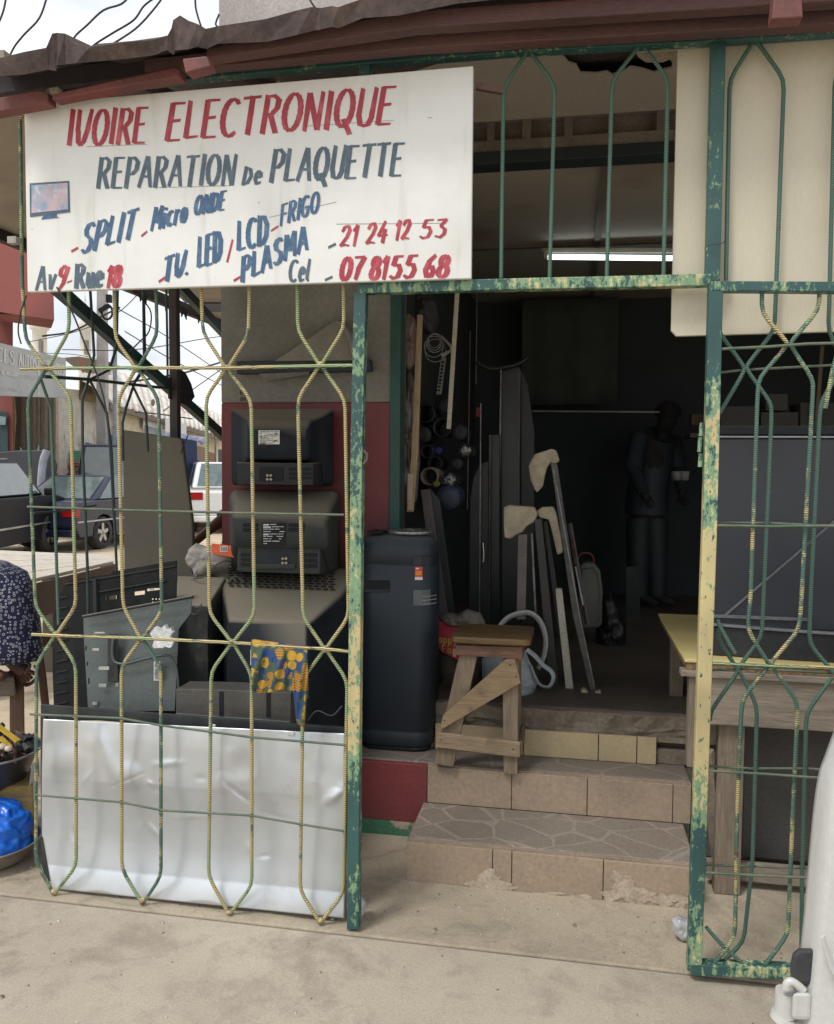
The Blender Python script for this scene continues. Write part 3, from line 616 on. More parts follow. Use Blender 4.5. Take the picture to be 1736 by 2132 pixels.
# ================================================================== SIGN
YS = -.045
def signmat():
    m, n, b = nodes('white painted board'); v = coords(n, rand=False)
    c = mix(n, ramp(n, noise(n, v, 2.2, 7, .65), .4, .68), (.76, .77, .75), (.66, .66, .63))
    v2 = coords(n, (1, 1, .12), rand=False); c = mix(n, math_(n, 'MULTIPLY', ramp(n, noise(n, v2, 16, 5), .58, .75), .4), c, (.42, .4, .34))
    c = mix(n, ramp(n, noise(n, v, 45, 3), .73, .76), c, (.25, .2, .15))
    n.links.new(c, b.inputs['Base Color']); b.inputs['Roughness'].default_value = .42
    bump(n, b, noise(n, v, 60, 4), .12, .003); return m
sign = thing('signboard', 'white hand painted signboard of the electronics repairer above the grille', 'sign', PY(520, 600, YS))
trace('board', [(50, 217), (985, 137), (981, 580), (57, 608)], YS, .02, signmat(), sign, bevel=.003)
RED = M('red brush paint', (.36, .035, .055), (.52, .10, .12), sc=30, lo=.5, hi=.7, rough=.45, bmp=.05, var=.1, scale=(1, 1, .5))
BLU = M('blue brush paint', (.05, .11, .21), (.10, .19, .30), sc=30, lo=.5, hi=.7, rough=.45, bmp=.05, var=.1)
SLT = M('slate brush paint', (.075, .115, .155), (.13, .17, .2), sc=30, lo=.5, hi=.7, rough=.45, bmp=.05, var=.1)
pr = lambda x, y: PY(x, y, YS-.0008)
def line(specs, name, mat):
    for t, p0, p1, h, wd, *sl in specs: b = MB(); letter(b, t, p0, p1, h, wd, pr, slant=sl[0] if sl else .15); b.build(name, mat, sign)
line([('IVOIRE', (141, 303), (300, 297), 72, 11.5, .12), ('ELECTRONIQUE', (346, 292), (812, 258), 76, 13, .14)], 'lettering', RED)
line([('REPARATION', (203, 392), (486, 384), 62, 10.5, .12), ('de', (505, 385), (542, 383), 40, 9), ('PLAQUETTE', (563, 380), (834, 364), 66, 11.5, .12)], 'lettering', SLT)
line([('SPLIT', (170, 529), (278, 494), 56, 11, .2), ('Micro', (315, 480), (387, 462), 46, 9), ('ONDE', (405, 447), (466, 437), 38, 9)], 'lettering', BLU)
line([('TV', (340, 588), (382, 572), 48, 11, .12), ('.', (386, 572), (392, 571), 30, 8), ('LED', (413, 558), (460, 541), 62, 11, .02), ('LCD', (496, 523), (556, 506), 60, 11, 0), ('FRIGO', (584, 470), (662, 442), 42, 8, .1)], 'lettering', BLU)
line([('PLASMA', (504, 588), (640, 518), 50, 11, .02)], 'lettering', BLU)
line([('_', (295, 492), (308, 484), 40, 6), ('/', (472, 542), (482, 538), 42, 5), ('_', (565, 482), (582, 474), 40, 6), ('-', (148, 529), (163, 524), 40, 8), ('-', (330, 592), (345, 585), 40, 8), ('-', (486, 590), (502, 584), 40, 8)], 'lettering', RED)
line([('Av', (76, 604), (113, 602), 48, 9, .1), ('Rue', (158, 600), (213, 597), 48, 11, .05), ('Cel', (602, 587), (642, 585), 44, 8, .1), ('-', (683, 521), (700, 516), 40, 9), ('-', (676, 588), (693, 584), 40, 9)], 'lettering', SLT)
line([('9', (118, 604), (136, 602), 48, 10), ('-', (139, 592), (150, 591), 36, 6), ('18', (221, 599), (249, 597), 44, 11)], 'lettering', RED)
line([('21', (708, 514), (742, 512), 42, 9), ('24', (762, 508), (804, 504), 42, 9), ('12', (822, 500), (850, 498), 40, 9), ('53', (874, 497), (926, 494), 38, 9), ('07', (708, 583), (754, 580), 46, 12), ('81', (770, 583), (804, 580), 46, 12), ('55', (812, 581), (862, 578), 46, 12), ('68', (882, 578), (930, 576), 44, 13)], 'lettering', RED)
# ruling lines in pencil
for a, c in (((700, 466), (930, 464)), ((180, 305), (305, 300)), ((640, 262), (820, 250)), ((560, 452), (700, 420)), ((890, 245), (900, 244)), ((330, 390), (480, 386))):
    b = MB(); b.add([pr(*a), pr(*c), pr(c[0], c[1]+1.2), pr(a[0], a[1]+1.2)], [[0, 1, 2, 3]]); b.build('pencil_line', M('pencil', (.35, .34, .32)), sign)
# the little painted television
tvm, n, bb = nodes('painted screen'); v = coords(n, (1, 1, 1), kind='Object', rand=False)
c = mix(n, ramp(n, noise(n, v, 9, 3, .5, .6), .42, .58), (.20, .33, .47), (.55, .42, .45)); c = mix(n, ramp(n, noise(n, v, 30, 4), .55, .7), c, (.5, .6, .68))
n.links.new(c, bb.inputs['Base Color'])
b = MB(); b.slab([pr(62, 382), pr(144, 377), pr(146, 442), pr(63, 452)], (0, -.0015, 0)); b.build('painted_television', SLT, sign)
b = MB(); b.slab([PY(x, y, YS-.0024) for x, y in ((66, 386), (141, 381), (142, 436), (66, 444))], (0, -.0012, 0)); b.build('painted_screen', tvm, sign)
b = MB(); b.slab([pr(92, 448), pr(118, 446), pr(119, 452), pr(124, 453), (pr(86, 457))], (0, -.0015, 0)); b.build('painted_stand', BLU, sign)
# hanging hardware
b = MB(); b.slab([PY(x, y, YS-.01) for x, y in ((92, 190), (105, 179), (121, 179), (118, 190), (105, 196), (98, 212), (92, 210))], (0, .03, 0)); b.build('hanger', M('chipped hanger', (.5, .47, .36), (.2, .15, .12), sc=40, lo=.5, hi=.55), sign)
b = MB(); b.bar(PY(992, 180, .0), PY(1050, 190, .0), .02, .02); b.build('bracket', M('rusty bracket', (.13, .075, .06)), sign)
b = MB(); b.box(PY(34, 505, 0).x, PY(52, 505, 0).x, -.05, -.02, PY(34, 514, 0).z, PY(34, 500, 0).z); b.build('clamp', M('grey clamp', (.35, .33, .3)), sign)

# cream board tied behind the bars at the upper right
M_CREAM = M('cream laminate board', (.60, .55, .42), (.55, .505, .39), sc=1.6, rough=.5, bmp=.05, var=.04, scale=(3, 1, .5))
o = trace('cream_board', [(1411, 92), (1900, 60), (1900, 686), (1408, 700), (1397, 688)], .04, .018, M_CREAM, bevel=.002)
tag(o, 'large plain cream board tied behind the bars at the upper right', 'board')
b = MB(); b.tube([PY(1468, 516, -.03), PY(1480, 508, -.035), PY(1500, 508, -.035), PY(1508, 503, -.03)], .0015, 6); tag(b.build('tie_wire', M('dark wire', (.05, .04, .035))), 'twisted tie wire round the post in front of the cream board', 'wire')
# ================================================================== PORCH CLUTTER
DUST = (.25, .22, .165)
M_PL = M('dark tv plastic', (.022, .026, .03), (.03, .034, .038), spec=.25, rough=.6, bmp=.05, var=.1, dust=DUST)
M_PLG = M('dark grey tv plastic', (.036, .042, .04), (.048, .052, .046), spec=.25, rough=.65, bmp=.05, var=.12, dust=DUST)
M_PLN = M('navy black plastic', (.012, .016, .022), (.018, .022, .028), spec=.2, rough=.6, bmp=.04, var=.12, dust=DUST)
M_SLOT = M('slot black', (.006, .007, .009), rough=.8, bmp=0)
M_STICK = M('printed sticker', (.62, .62, .58), (.55, .55, .5), rough=.5)
M_INK = M('ink', (.12, .12, .13), rough=.6, bmp=0)
M_WHITE = M('white print', (.7, .7, .68), rough=.6, bmp=0)
def rr(x0, x1, y0, y1, Y, r):
    a, b_ = PY(x0, y1, Y), PY(x1, y0, Y); return rrect(a.x, b_.x, min(a.z, b_.z), max(a.z, b_.z), Y, min(r, abs(b_.x-a.x)/2.1, abs(b_.z-a.z)/2.1))
def pbox(mb, x0, x1, y0, y1, Y, th): # px rectangle as a box reaching th toward +Y
    mb.slab([PY(x0, y0, Y), PY(x1, y0, Y), PY(x1, y1, Y), PY(x0, y1, Y)], (0, th, 0)); return mb
def slots(parent, x0, x1, y0, y1, Y, nx, ny, mat=None, fx=.8, fy=.4):
    b = MB()
    for i in range(nx):
        for j in range(ny):
            ax = x0+(x1-x0)*(i+(1-fx)/2)/nx; bx = x0+(x1-x0)*(i+(1+fx)/2)/nx; ay = y0+(y1-y0)*(j+(1-fy)/2)/ny; by = y0+(y1-y0)*(j+(1+fy)/2)/ny
            pbox(b, ax, bx, ay, by, Y, .004)
    return b.build('vent_slots', mat or M_SLOT, parent)
def crt_label(parent, x0, x1, y0, y1, Y, white=True):
    b = MB(); pbox(b, x0, x1, y0, y1, Y, .002); b.build('label', M_STICK if white else M_SLOT, parent)
    b = MB(); ink = M_INK if white else M_WHITE; n_ = 9
    for i in range(n_):
        y = y0+(y1-y0)*(i+.6)/(n_+.6); x = x0+3
        while x < x1-6:
            l = random.uniform(3, (x1-x0)*.35); 
            if random.random() < .75: pbox(b, x, min(x+l, x1-3), y, y+1.4+(2 if random.random() < .12 else 0), Y-.001, .001)
            x += l+2
    b.build('label_print', ink, parent)
# top set
A = thing('television', 'topmost black tube television of the stack, seen from behind with a white label', 'television', PY(587, 1012, .95), group='old tube televisions stacked by the pillar')
b = MB(); b.loft([rr(484, 694, 852, 1008, 1.10, .02), rr(482, 695, 851, 1010, .99, .02), rr(500, 672, 866, 1000, .96, .02), rr(513, 650, 872, 958, .84, .02), rr(517, 640, 892, 955, .70, .015)]); b.build('shell', M_PLN, A)
b = MB(); b.loft([rr(494, 672, 962, 1010, .96, .006), rr(494, 652, 965, 1008, .72, .006)]); b.build('rear_box', M_PL, A, bevel=.002)
slots(A, 492, 690, 856, 866, .985, 22, 1, fx=.6, fy=.8); slots(A, 600, 650, 972, 1000, .716, 9, 3, fx=.5, fy=.6)
crt_label(A, 538, 582, 896, 925, .696)
b = MB(); pbox(b, 540, 590, 972, 1002, .717, .003); b.build('socket_plate', M_SLOT, A)
b = MB()
for x, y in ((557, 990), (564, 990), (557, 998), (564, 998)): b.lathe(PY(x, y, .712), [(.005, .004), (.006, -.004), (.003, -.004)], 10, 'y')
b.build('sockets', M('socket ring', (.4, .35, .25)), A)
# middle set
B = thing('television', 'middle dark grey tube television of the stack with a dusty rounded top', 'television', PY(590, 1190, .85), group='old tube televisions stacked by the pillar')
b = MB(); b.loft([rr(482, 708, 1022, 1186, 1.12, .03), rr(478, 706, 1024, 1188, .98, .04), rr(480, 696, 1044, 1186, .84, .05), rr(482, 686, 1072, 1140, .70, .03), rr(486, 680, 1080, 1136, .66, .02)]); b.build('shell', M_PLG, B)
b = MB(); b.loft([rr(492, 684, 1128, 1190, .86, .008), rr(496, 666, 1138, 1190, .68, .008)]); b.build('rear_box', M_PLG, B, bevel=.003)
for x0, x1 in ((505, 536), (600, 634)): slots(B, x0, x1, 1088, 1108, .655, 5, 2, fx=.92, fy=.7)
slots(B, 632, 660, 1150, 1184, .676, 2, 3, fx=.9, fy=.7); slots(B, 500, 520, 1150, 1180, .676, 1, 3, fx=.9, fy=.6)
crt_label(B, 545, 595, 1088, 1136, .656, False)
b = MB(); pbox(b, 528, 616, 1142, 1182, .676, .003); b.build('socket_plate', M_PL, B)
b = MB(); pbox(b, 530, 614, 1176, 1184, .664, .012); b.build('socket_ledge', M_PLG, B, bevel=.001)
b = MB()
for x, y in ((589, 1163), (596, 1163), (589, 1172), (596, 1172)): b.lathe(PY(x, y, .672), [(.005, .004), (.006, -.005), (.003, -.005)], 10, 'y')
b.build('sockets', M('socket ring', (.4, .35, .25)), B)
# bottom set, the widest
Cc = thing('television', 'bottom and largest tube television of the stack, dusty slanted top with rows of vents', 'television', PY(590, 1640, .9), group='old tube televisions stacked by the pillar')
b = MB(); b.loft([rr(432, 742, 1182, 1590, 1.12, .02), rr(430, 744, 1186, 1600, .98, .02), rr(448, 736, 1206, 1610, .86, .03), rr(462, 712, 1236, 1620, .72, .03), rr(474, 650, 1292, 1640, .50, .02), rr(476, 640, 1300, 1660, .44, .015)]); b.build('shell', M_PLN, Cc)
# vents follow the slanted top: real slots laid on it
def topY(y): 
    ks = ((1186, .98), (1206, .86), (1236, .72), (1292, .50))
    for (y0, a0), (y1, a1) in zip(ks[:-1], ks[1:]):
        if y <= y1: return a0+(a1-a0)*(y-y0)/(y1-y0)
    return .5
b = MB()
for j in range(8):
    y = 1192+j*5.4
    for i in range(15):
        x = 474+i*15+(j % 2)*4; p = [Vector((PY(x+a_, y+c_, topY(y+c_)).x, topY(y+c_)-.004, PY(735, y+c_, topY(y+c_)).z+.005)) for a_, c_ in ((0, 0), (10.5, 0), (10.5, 2.2), (0, 2.2))]; b.slab(p, (0, 0, .001))
b.build('vent_slots', M_SLOT, Cc)
slots(Cc, 486, 544, 1291, 1299, .485, 16, 1, fx=.5, fy=.9); slots(Cc, 562, 632, 1293, 1301, .485, 19, 1, fx=.5, fy=.9)
b = MB(); pbox(b, 521, 530, 1352, 1385, .434, .003); b.build('sticker', M_STICK, Cc)
# power lead coiled on it
t = thing('power_cable', 'coiled grey power cable with a square plug lying on the bottom television', 'cable', PY(485, 1250, .9))
b = MB(); pts = []
for k in range(60):
    a = k*.42; pts.append(PY(487+13*math.cos(a)+k*.08, 1222+24*math.sin(a)*.9, .80-.0006*k))
b.tube(smoothpath(pts, 2), .0035, 6); b.build('lead', M('grey lead', (.07, .068, .06)), t)
b = MB(); pbox(b, 499, 507, 1234, 1254, .70, .03); b.build('plug', M('beige plug', (.3, .26, .2)), t, bevel=.002)

# grey brown fibreboard leaning at the side grille
o = trace('fibreboard', [(255, 895), (370, 912), (378, 916), (382, 950), (390, 1010), (400, 1090), (402, 1160), (400, 1225), (258, 1225)], 1.02, .03, M('grey brown fibreboard', (.135, .122, .095), (.115, .105, .085), sc=3, rough=.85, bmp=.12, var=.07), bevel=.006)
tag(o, 'plain grey brown fibreboard standing against the side grille', 'board')

# dented white sheet metal behind the grille
def sheetmat():
    m, n, b = nodes('dented white sheet metal'); v = coords(n, rand=False)
    c = mix(n, ramp(n, noise(n, v, 3, 6), .4, .7), (.60, .635, .665), (.52, .545, .56)); c = mix(n, ramp(n, noise(n, v, 40, 5, .7), .70, .76), c, (.3, .25, .19))
    c = mix(n, math_(n, 'MULTIPLY', ramp(n, noise(n, v, 5.5, 6, .7), .6, .74), .45), c, (.36, .33, .28))
    sp_ = N(n, 'ShaderNodeSeparateXYZ'); n.links.new(v, sp_.inputs[0]); c = mix(n, math_(n, 'MULTIPLY', ramp(n, math_(n, 'ADD', sp_.outputs[2], math_(n, 'MULTIPLY', noise(n, v, 12, 6, .7), .12)), .05, .16, (1, 1, 1, 1), (0, 0, 0, 1)), .6), c, (.33, .28, .21))
    n.links.new(c, b.inputs['Base Color']); b.inputs['Metallic'].default_value = .55; b.inputs['Roughness'].default_value = .33
    vo = N(n, 'ShaderNodeTexVoronoi', feature='SMOOTH_F1'); vo.inputs['Scale'].default_value = 5.5; vo.inputs['Smoothness'].default_value = .35; n.links.new(v, vo.inputs['Vector'])
    bump(n, b, math_(n, 'ADD', math_(n, 'MULTIPLY', vo.outputs[0], .5), math_(n, 'MULTIPLY', noise(n, v, 4, 2, .4), .5)), .22, .02); return m
sh = thing('sheet_metal_panel', 'dented shiny white metal panel leaning behind the foot of the grille', 'panel', PY(400, 1890, .04))
dents = [(random.uniform(.05, .95), random.uniform(.05, .6), random.uniform(.04, .16), random.uniform(-.012, .010)) for _ in range(18)]
creases = [(random.uniform(.05, .9), random.uniform(.06, .8), random.uniform(-.12, .14), random.uniform(-.10, .12), random.uniform(.008, .02), random.choice((-1, 1))*random.uniform(.002, .006)) for _ in range(15)]+[(.17, .0, .10, .42, .04, -.008), (.40, .02, .03, .3, .05, .006), (.93, .40, .06, -.10, .03, -.014), (.6, .3, .1, .12, .02, .008)]
def shf(u, v):
    # v: 0 top .. 1 bottom
    xl_ = 90+(-3*math.sin(v*math.pi) if v < .7 else (v-.7)/.3*18); xr_ = 717
    xt = xl_+(xr_-xl_)*u
    yt = 1497+u*30; yb = 1850+u*62
    y = yt+(yb-yt)*v
    Y = .075-.02*math.sin(v*math.pi*.9)+.030*math.sin((v-.35)*6.2)*(.5+.5*math.sin(u*2.3+.6))*(1 if v > .35 else .35)
    Y += .010*math.sin(u*9+v*3)*(1-v)+.007*math.sin(u*17+2*v)
    if v > .86: Y -= (v-.86)/.14*.022
    for du, dv, rr_, am in dents:
        q = ((u-du)**2*3.2+(v-dv)**2)/rr_**2
        if q < 1: Y += am*(1-q)**2
    for (cu, cv, du, dv, w_, am) in creases:
        L2 = du*du+dv*dv; t_ = max(0, min(1, ((u-cu)*du+(v-cv)*dv)/L2)); ex, ey = (u-cu-du*t_)*1.8, v-cv-dv*t_; q = (ex*ex+ey*ey)/(w_*w_)
        if q < 6: Y += am*math.exp(-q)*(.3+.7*math.sin(t_*math.pi))
    return PY(xt, y, max(Y, .022))
b = MB(); b.grid(shf, 220, 130); b.build('sheet', sheetmat(), sh, solid=.0016)
trace('top_flange', [(84, 1467), (715, 1514), (717, 1530), (560, 1526), (340, 1510), (200, 1500), (85, 1497)], .105, .012, M('black flange', (.022, .026, .03), (.04, .045, .045), rough=.5), sh, bevel=.002)
trace('side_flange', [(83, 1490), (94, 1492), (91, 1700), (104, 1780), (108, 1850), (100, 1846), (85, 1800)], .09, .012, M('black flange', (.022, .026, .03)), sh)
trace('clip', [(268, 1491), (290, 1493), (290, 1500), (268, 1498)][:0] or [(597, 1524), (612, 1525), (612, 1532), (597, 1531)], .07, .01, M_WHITE, sh); trace('clip', [(785*.0+434, 1508), (448, 1509), (448, 1515), (434, 1514)], .07, .01, M_WHITE, sh)
trace('clip', [(150, 1489), (160, 1490), (160, 1496), (150, 1495)], .07, .01, M_WHITE, sh)

# black plastic shell, grey appliance panel and the rest of the heap
def holes(outer_px, holes_px, Y, tilt=0.0):
    f = lambda q: PY(q[0], q[1], Y+tilt*(1480-q[1])/300)
    outer = [f(q) for q in outer_px]; hs_ = [[f(q) for q in h] for h in holes_px]
    tris = tessellate_polygon([outer]+hs_); return outer+[p for h in hs_ for p in h], [list(t) for t in tris]
def rectpx(x0, x1, y0, y1, sk=-.12): return [(x0, y0), (x1, y0+(x1-x0)*sk), (x1, y1+(x1-x0)*sk), (x0, y1)]
hp = [rectpx(218, 222, 1242, 1250), rectpx(226, 247, 1241, 1249), rectpx(280, 302, 1232, 1240), rectpx(306, 340, 1226, 1231), rectpx(218, 223, 1258+24, 1290), rectpx(218, 223, 1294, 1302), rectpx(226, 236, 1286, 1304)]
for i in range(5): hp.append(rectpx(280, 286, 1297-i*5.5*1.0+0, 1299-i*5.5))
for j in range(8):
    for i in range(3): hp.append(rectpx(382*0+316+i*7, 320+i*7, 1246+j*7, 1249+j*7))
vs, fs = holes([(113, 1282), (122, 1245), (137, 1215), (150, 1206), (230, 1196), (235, 1190), (368, 1167), (367, 1290), (366, 1500), (114, 1500), (110, 1400), (110, 1330)], hp, .40, .12)
b = MB(); b.add(vs, fs); t = thing('television_back_shell', 'black plastic television back shell with cut-outs leaning behind the sheet metal', 'shell', PY(240, 1500, .4))
b.build('shell', M('dusty black shell', (.006, .007, .008), (.02, .02, .02), sc=9, lo=.5, hi=.75, rough=.6, bmp=.1, var=.25, spec=.2), t, solid=.005)
b = MB()
for y in range(1240, 1470, 22): b.bar(PY(116, y+6, .39+.12*(1480-y)/300), PY(140, y+1, .39+.12*(1480-y)/300), .004, .004)
b.bar(PY(135, 1216, .50), PY(365, 1178, .515), .006, .006); b.bar(PY(206, 1232, .49), PY(345, 1208, .50), .005, .005)
b.bar(PY(196, 1205, .49), PY(202, 1480, .385), .012, .01); b.build('ribs', M('shell edge', (.02, .022, .024), rough=.5), t)
M_GPAN = M('grey green appliance steel', (.11, .13, .125), (.085, .10, .098), sc=4, rough=.45, met=.45, bmp=.1, var=.12)
t = thing('appliance_panel', 'grey green pressed steel appliance back with holes and a barcode', 'panel', PY(300, 1490, .3))
b = MB(); vs, fs = holes([(174, 1283), (400, 1243), (398, 1275), (372, 1310), (364, 1480), (184, 1480), (175, 1330)], [rectpx(178, 181, 1345, 1354), rectpx(181, 184, 1378, 1386), rectpx(184, 187, 1412, 1424)], .30, .10); b.add(vs, fs); b.build('plate', M_GPAN, t, solid=.003)
b = MB(); b.tube([PY(x, y, .335) for x, y in ((172, 1284), (260, 1268), (402, 1242))], .006, 8); b.build('rim', M_PL, t)
b = MB(); b.tube(smoothpath([PY(x, y, .30) for x, y in ((236, 1330), (234, 1360), (240, 1378), (262, 1382), (300, 1372), (345, 1364), (362, 1378), (370, 1410), (372, 1460))], 5), .006, 6); b.build('pressed_ridge', M_GPAN, t)
b = MB(); pbox(b, 224, 245, 1320, 1420, .31, .004); b.build('dark_recess', M('smoky recess', (.03, .035, .035)), t)
for x, y, w_, h_ in ((192, 1350, 14, 5), (205, 1388, 22, 7), (205, 1424, 16, 7), (192, 1462, 10, 6), (240, 1463-40, 7, 7), (196, 1316, 22, 3)):
    b = MB(); pbox(b, x, x+w_, y, y+h_, .292, .006); b.build('bracket', M('bright bracket', (.5, .52, .5), rough=.3, met=.6), t, bevel=.001)
b = MB(); pbox(b, 320, 333, 1322+55, 1372+45, .296, .002); b.build('barcode_label', M_STICK, t)
b = MB()
for k in range(14): pbox(b, 322, 331, 1380+k*2.5, 1380+k*2.5+random.uniform(.6, 1.6), .2945, .001)
b.build('barcode_print', M_INK, t)
# dark cabinet side between the panel and the sets
t = thing('cabinet', 'dark dusty television cabinet wedged beside the bottom television', 'cabinet', PY(420, 1490, .6))
b = MB(); b.loft([rr(372, 470, 1202, 1560, .80, .01), rr(366, 432, 1262, 1560, .52, .01)], smooth=False); b.build('body', M('scuffed dark cabinet', (.04, .045, .042), (.1, .1, .09), sc=12, lo=.55, hi=.75, rough=.6, dust=DUST), t, bevel=.004)
b = MB(); b.bar(PY(368, 1254, .62), PY(408, 1200, .80), .02, .018); b.bar(PY(352, 1252, .60), PY(362, 1282, .58), .02, .012); b.build('wooden_rail', M('dusty rail', (.17, .155, .12)), t)
t = thing('drawer_front', 'grey boxy drawer front lying on the heap above the sheet metal', 'drawer', PY(480, 1500, .2))
b = MB(); b.slab([PY(x, y, .19) for x, y in ((366, 1434), (460, 1436), (606, 1442), (604, 1512), (366, 1496))], (0, .12, 0)); b.build('front', M('dull grey lacquer', (.085, .082, .072), rough=.5), t, bevel=.003)
for x in (462, 660-100): b = MB(); pbox(b, x-6, x+2, 1440, 1492, .186, .004); b.build('gap', M_SLOT, t)
b = MB(); b.bar(PY(366, 1487, .185), PY(604, 1504, .185), .01, .006); b.build('bright_strip', M('strip', (.3, .32, .32), met=.5, rough=.3), t)
# torn white foam
def blob(name, px, Y, th, mat, jag=2.5, bevel=.003, bm_=0):
    pts = []
    for (x0, y0), (x1, y1) in zip(px, px[1:]+px[:1]):
        n_ = max(1, int(math.hypot(x1-x0, y1-y0)/7))
        for i in range(n_): pts.append((x0+(x1-x0)*i/n_+random.uniform(-jag, jag), y0+(y1-y0)*i/n_+random.uniform(-jag, jag)))
    return trace(name, pts, Y, th, mat, bevel=bevel)
M_FOAM = M('white foam', (.70, .72, .72), (.58, .6, .6), sc=20, rough=.9, bmp=.4, bsc=60)
o = blob('foam_scrap', [(312, 1322), (322, 1306), (335, 1312), (341, 1302), (346, 1314), (356, 1304), (360, 1318), (352, 1326), (362, 1338), (356, 1352), (344, 1346), (330, 1352), (318, 1344), (322, 1334)], .255, .02, M_FOAM, 3.5, .001)
tag(o, 'torn scrap of bright white foam stuck on the steel panel', 'foam')

# crumpled cloth / bag builder
def crumple(name, px, Y, th, mat, seed=1, amp=.02, sub=2, parent=None, n_=26):
    """a crumpled pillow inside a traced outline"""
    cx = sum(p[0] for p in px)/len(px); cy = sum(p[1] for p in px)/len(px)
    from mathutils import noise as mn
    rings = []; K_ = 9
    def outl(t):
        L = len(px); f = t*L; i = int(f) % L; g = f-int(f); a, c = px[i], px[(i+1) % L]; return a[0]+(c[0]-a[0])*g, a[1]+(c[1]-a[1])*g
    b = MB()
    for side in (-1, 1):
        vs = []; fs = []; N_ = n_*2
        for r_ in range(K_+1):
            s_ = 1-r_/K_
            for i in range(N_):
                x, y = outl(i/N_); x = cx+(x-cx)*s_; y = cy+(y-cy)*s_
                h = math.sqrt(max(0, 1-s_**2.6))*th/2
                p = PY(x, y, Y); d_ = mn.noise(p*14+Vector((seed*7, 0, 0)))*amp+abs(mn.noise(p*38+Vector((0, seed, 0))))*amp*.7
                if r_ == 0: d_ = 0
                vs.append(p+Vector((0, side*(h+d_*(1 if side < 0 else .3)), 0)))
        for r_ in range(K_):
            for i in range(N_): fs.append([r_*N_+i, r_*N_+(i+1) % N_, (r_+1)*N_+(i+1) % N_, (r_+1)*N_+i])
        b.add(vs, fs, True)
    return b.build(name, mat, parent)
M_BAGW = M('dirty white woven bag', (.40, .37, .33), (.28, .25, .22), sc=8, rough=.8, bmp=.4, bsc=140)
t = thing('woven_bag', 'dirty white plastic bag with an orange print perched on the dusty cabinet', 'bag', PY(435, 1195, .85))
crumple('bag', [(386, 1161), (396, 1140), (408, 1131), (430, 1138), (445, 1134), (488, 1140), (490, 1160), (478, 1180), (440, 1186), (428, 1200), (408, 1202), (402, 1184), (392, 1178)], .84, .12, M_BAGW, 3, .02, parent=t)
trace('orange_print', [(440, 1131), (487, 1137), (487, 1161), (462, 1157), (440, 1153)], .772, .003, M('orange print', (.72, .13, .04), rough=.5), t)
b = MB(); pbox(b, 458, 474, 1137, 1149, .7695, .002); b.build('print_patch', M_STICK, t)
b = MB(); [pbox(b, x_, x_+1.8, 1139, 1147, .7685, .001) for x_ in (460, 463.5, 467, 470.5)]; b.build('print_bars', M_INK, t)

for pts, lb in (([(392, 1190, .74), (410, 1204, .72), (432, 1196, .70), (450, 1176, .70), (470, 1168, .72), (484, 1170, .75)], 'thin dark cable drooping below the woven bag'), ([(356, 1180, .8), (352, 1210, .7), (360, 1250, .6), (372, 1300, .5), (366, 1360, .42)], 'blue grey cable hanging down beside the fibreboard'),
                ([(392, 1270, .5), (400, 1262, .5), (412, 1266, .5), (420, 1258, .5), (408, 1280, .49), (396, 1274, .5)], 'tangled wire end on the dusty cabinet'), ([(640, 1500, .3), (660, 1480, .35), (690, 1490, .35), (712, 1470, .4)], 'loose cable on the heap right of the patterned cloth')):
    b = MB(); b.tube(smoothpath([PY(*p) for p in pts], 6), .003, 6); tag(b.build('loose_cable', M('dusty cable', (.06, .065, .07))), lb, 'cable')
# patterned cloth hung over the rod
def clothmat():
    m, n, b = nodes('printed wax cloth'); v = coords(n, (1, 1, 1), rand=False)
    vo = N(n, 'ShaderNodeTexVoronoi', distance='EUCLIDEAN'); vo.inputs['Scale'].default_value = 30; vo.inputs['Randomness'].default_value = .5; n.links.new(v, vo.inputs['Vector'])
    s = N(n, 'ShaderNodeSeparateColor'); n.links.new(vo.outputs['Color'], s.inputs[0])
    wv = N(n, 'ShaderNodeTexWave', wave_type='RINGS'); wv.inputs['Scale'].default_value = 40; wv.inputs['Distortion'].default_value = 3; n.links.new(v, wv.inputs['Vector'])
    c = mix(n, ramp(n, wv.outputs[1], .45, .55), (.40, .21, .025), (.22, .10, .02)); c = mix(n, ramp(n, s.outputs[0], .5, .55), c, (.46, .26, .03))
    c = mix(n, ramp(n, vo.outputs[0], .52, .60), c, (.05, .09, .06))
    c = mix(n, ramp(n, s.outputs[1], .80, .83), c, (.02, .05, .15)); c = mix(n, ramp(n, noise(n, v, 20, 3), .60, .64), c, (.06, .10, .05))
    n.links.new(c, b.inputs['Base Color']); b.inputs['Roughness'].default_value = .85; bump(n, b, noise(n, v, 90, 3), .3, .002); return m
def clf(u, v):
    # front fall, from the rod down
    x = 522+u*118+v*2; tail = max(0, (u-.68)/.32); y0 = 1338+u*15
    ln = 96+7*math.sin(u*7+.5)+62*min(1, max(0, (u-.74)/.05))*min(1, max(0, (.96-u)/.03))
    y = y0+ln*v
    Y = -.014-.012*math.sin(v*2.2)-.012*math.sin(u*15+v*2.0)*min(1, v*2.5)-.006*math.sin(u*34+v*9)*min(1, v*3)
    return PY(x, y, Y-.012*v)
b = MB(); b.grid(clf, 60, 40); b.grid(lambda u, v: PY(526+u*110, 1338+u*15+v*(50+8*math.sin(u*9)), .013+.01*math.sin(u*13)*v), 30, 8)
b.grid(lambda u, v: PY(525+u*111, 1338+u*15, 0)+Vector((0, -.0145*math.cos(v*math.pi), .012*math.sin(v*math.pi))), 30, 6)
tag(b.build('cloth', clothmat(), solid=.002), 'orange and blue patterned cloth draped over the grille rod', 'cloth')

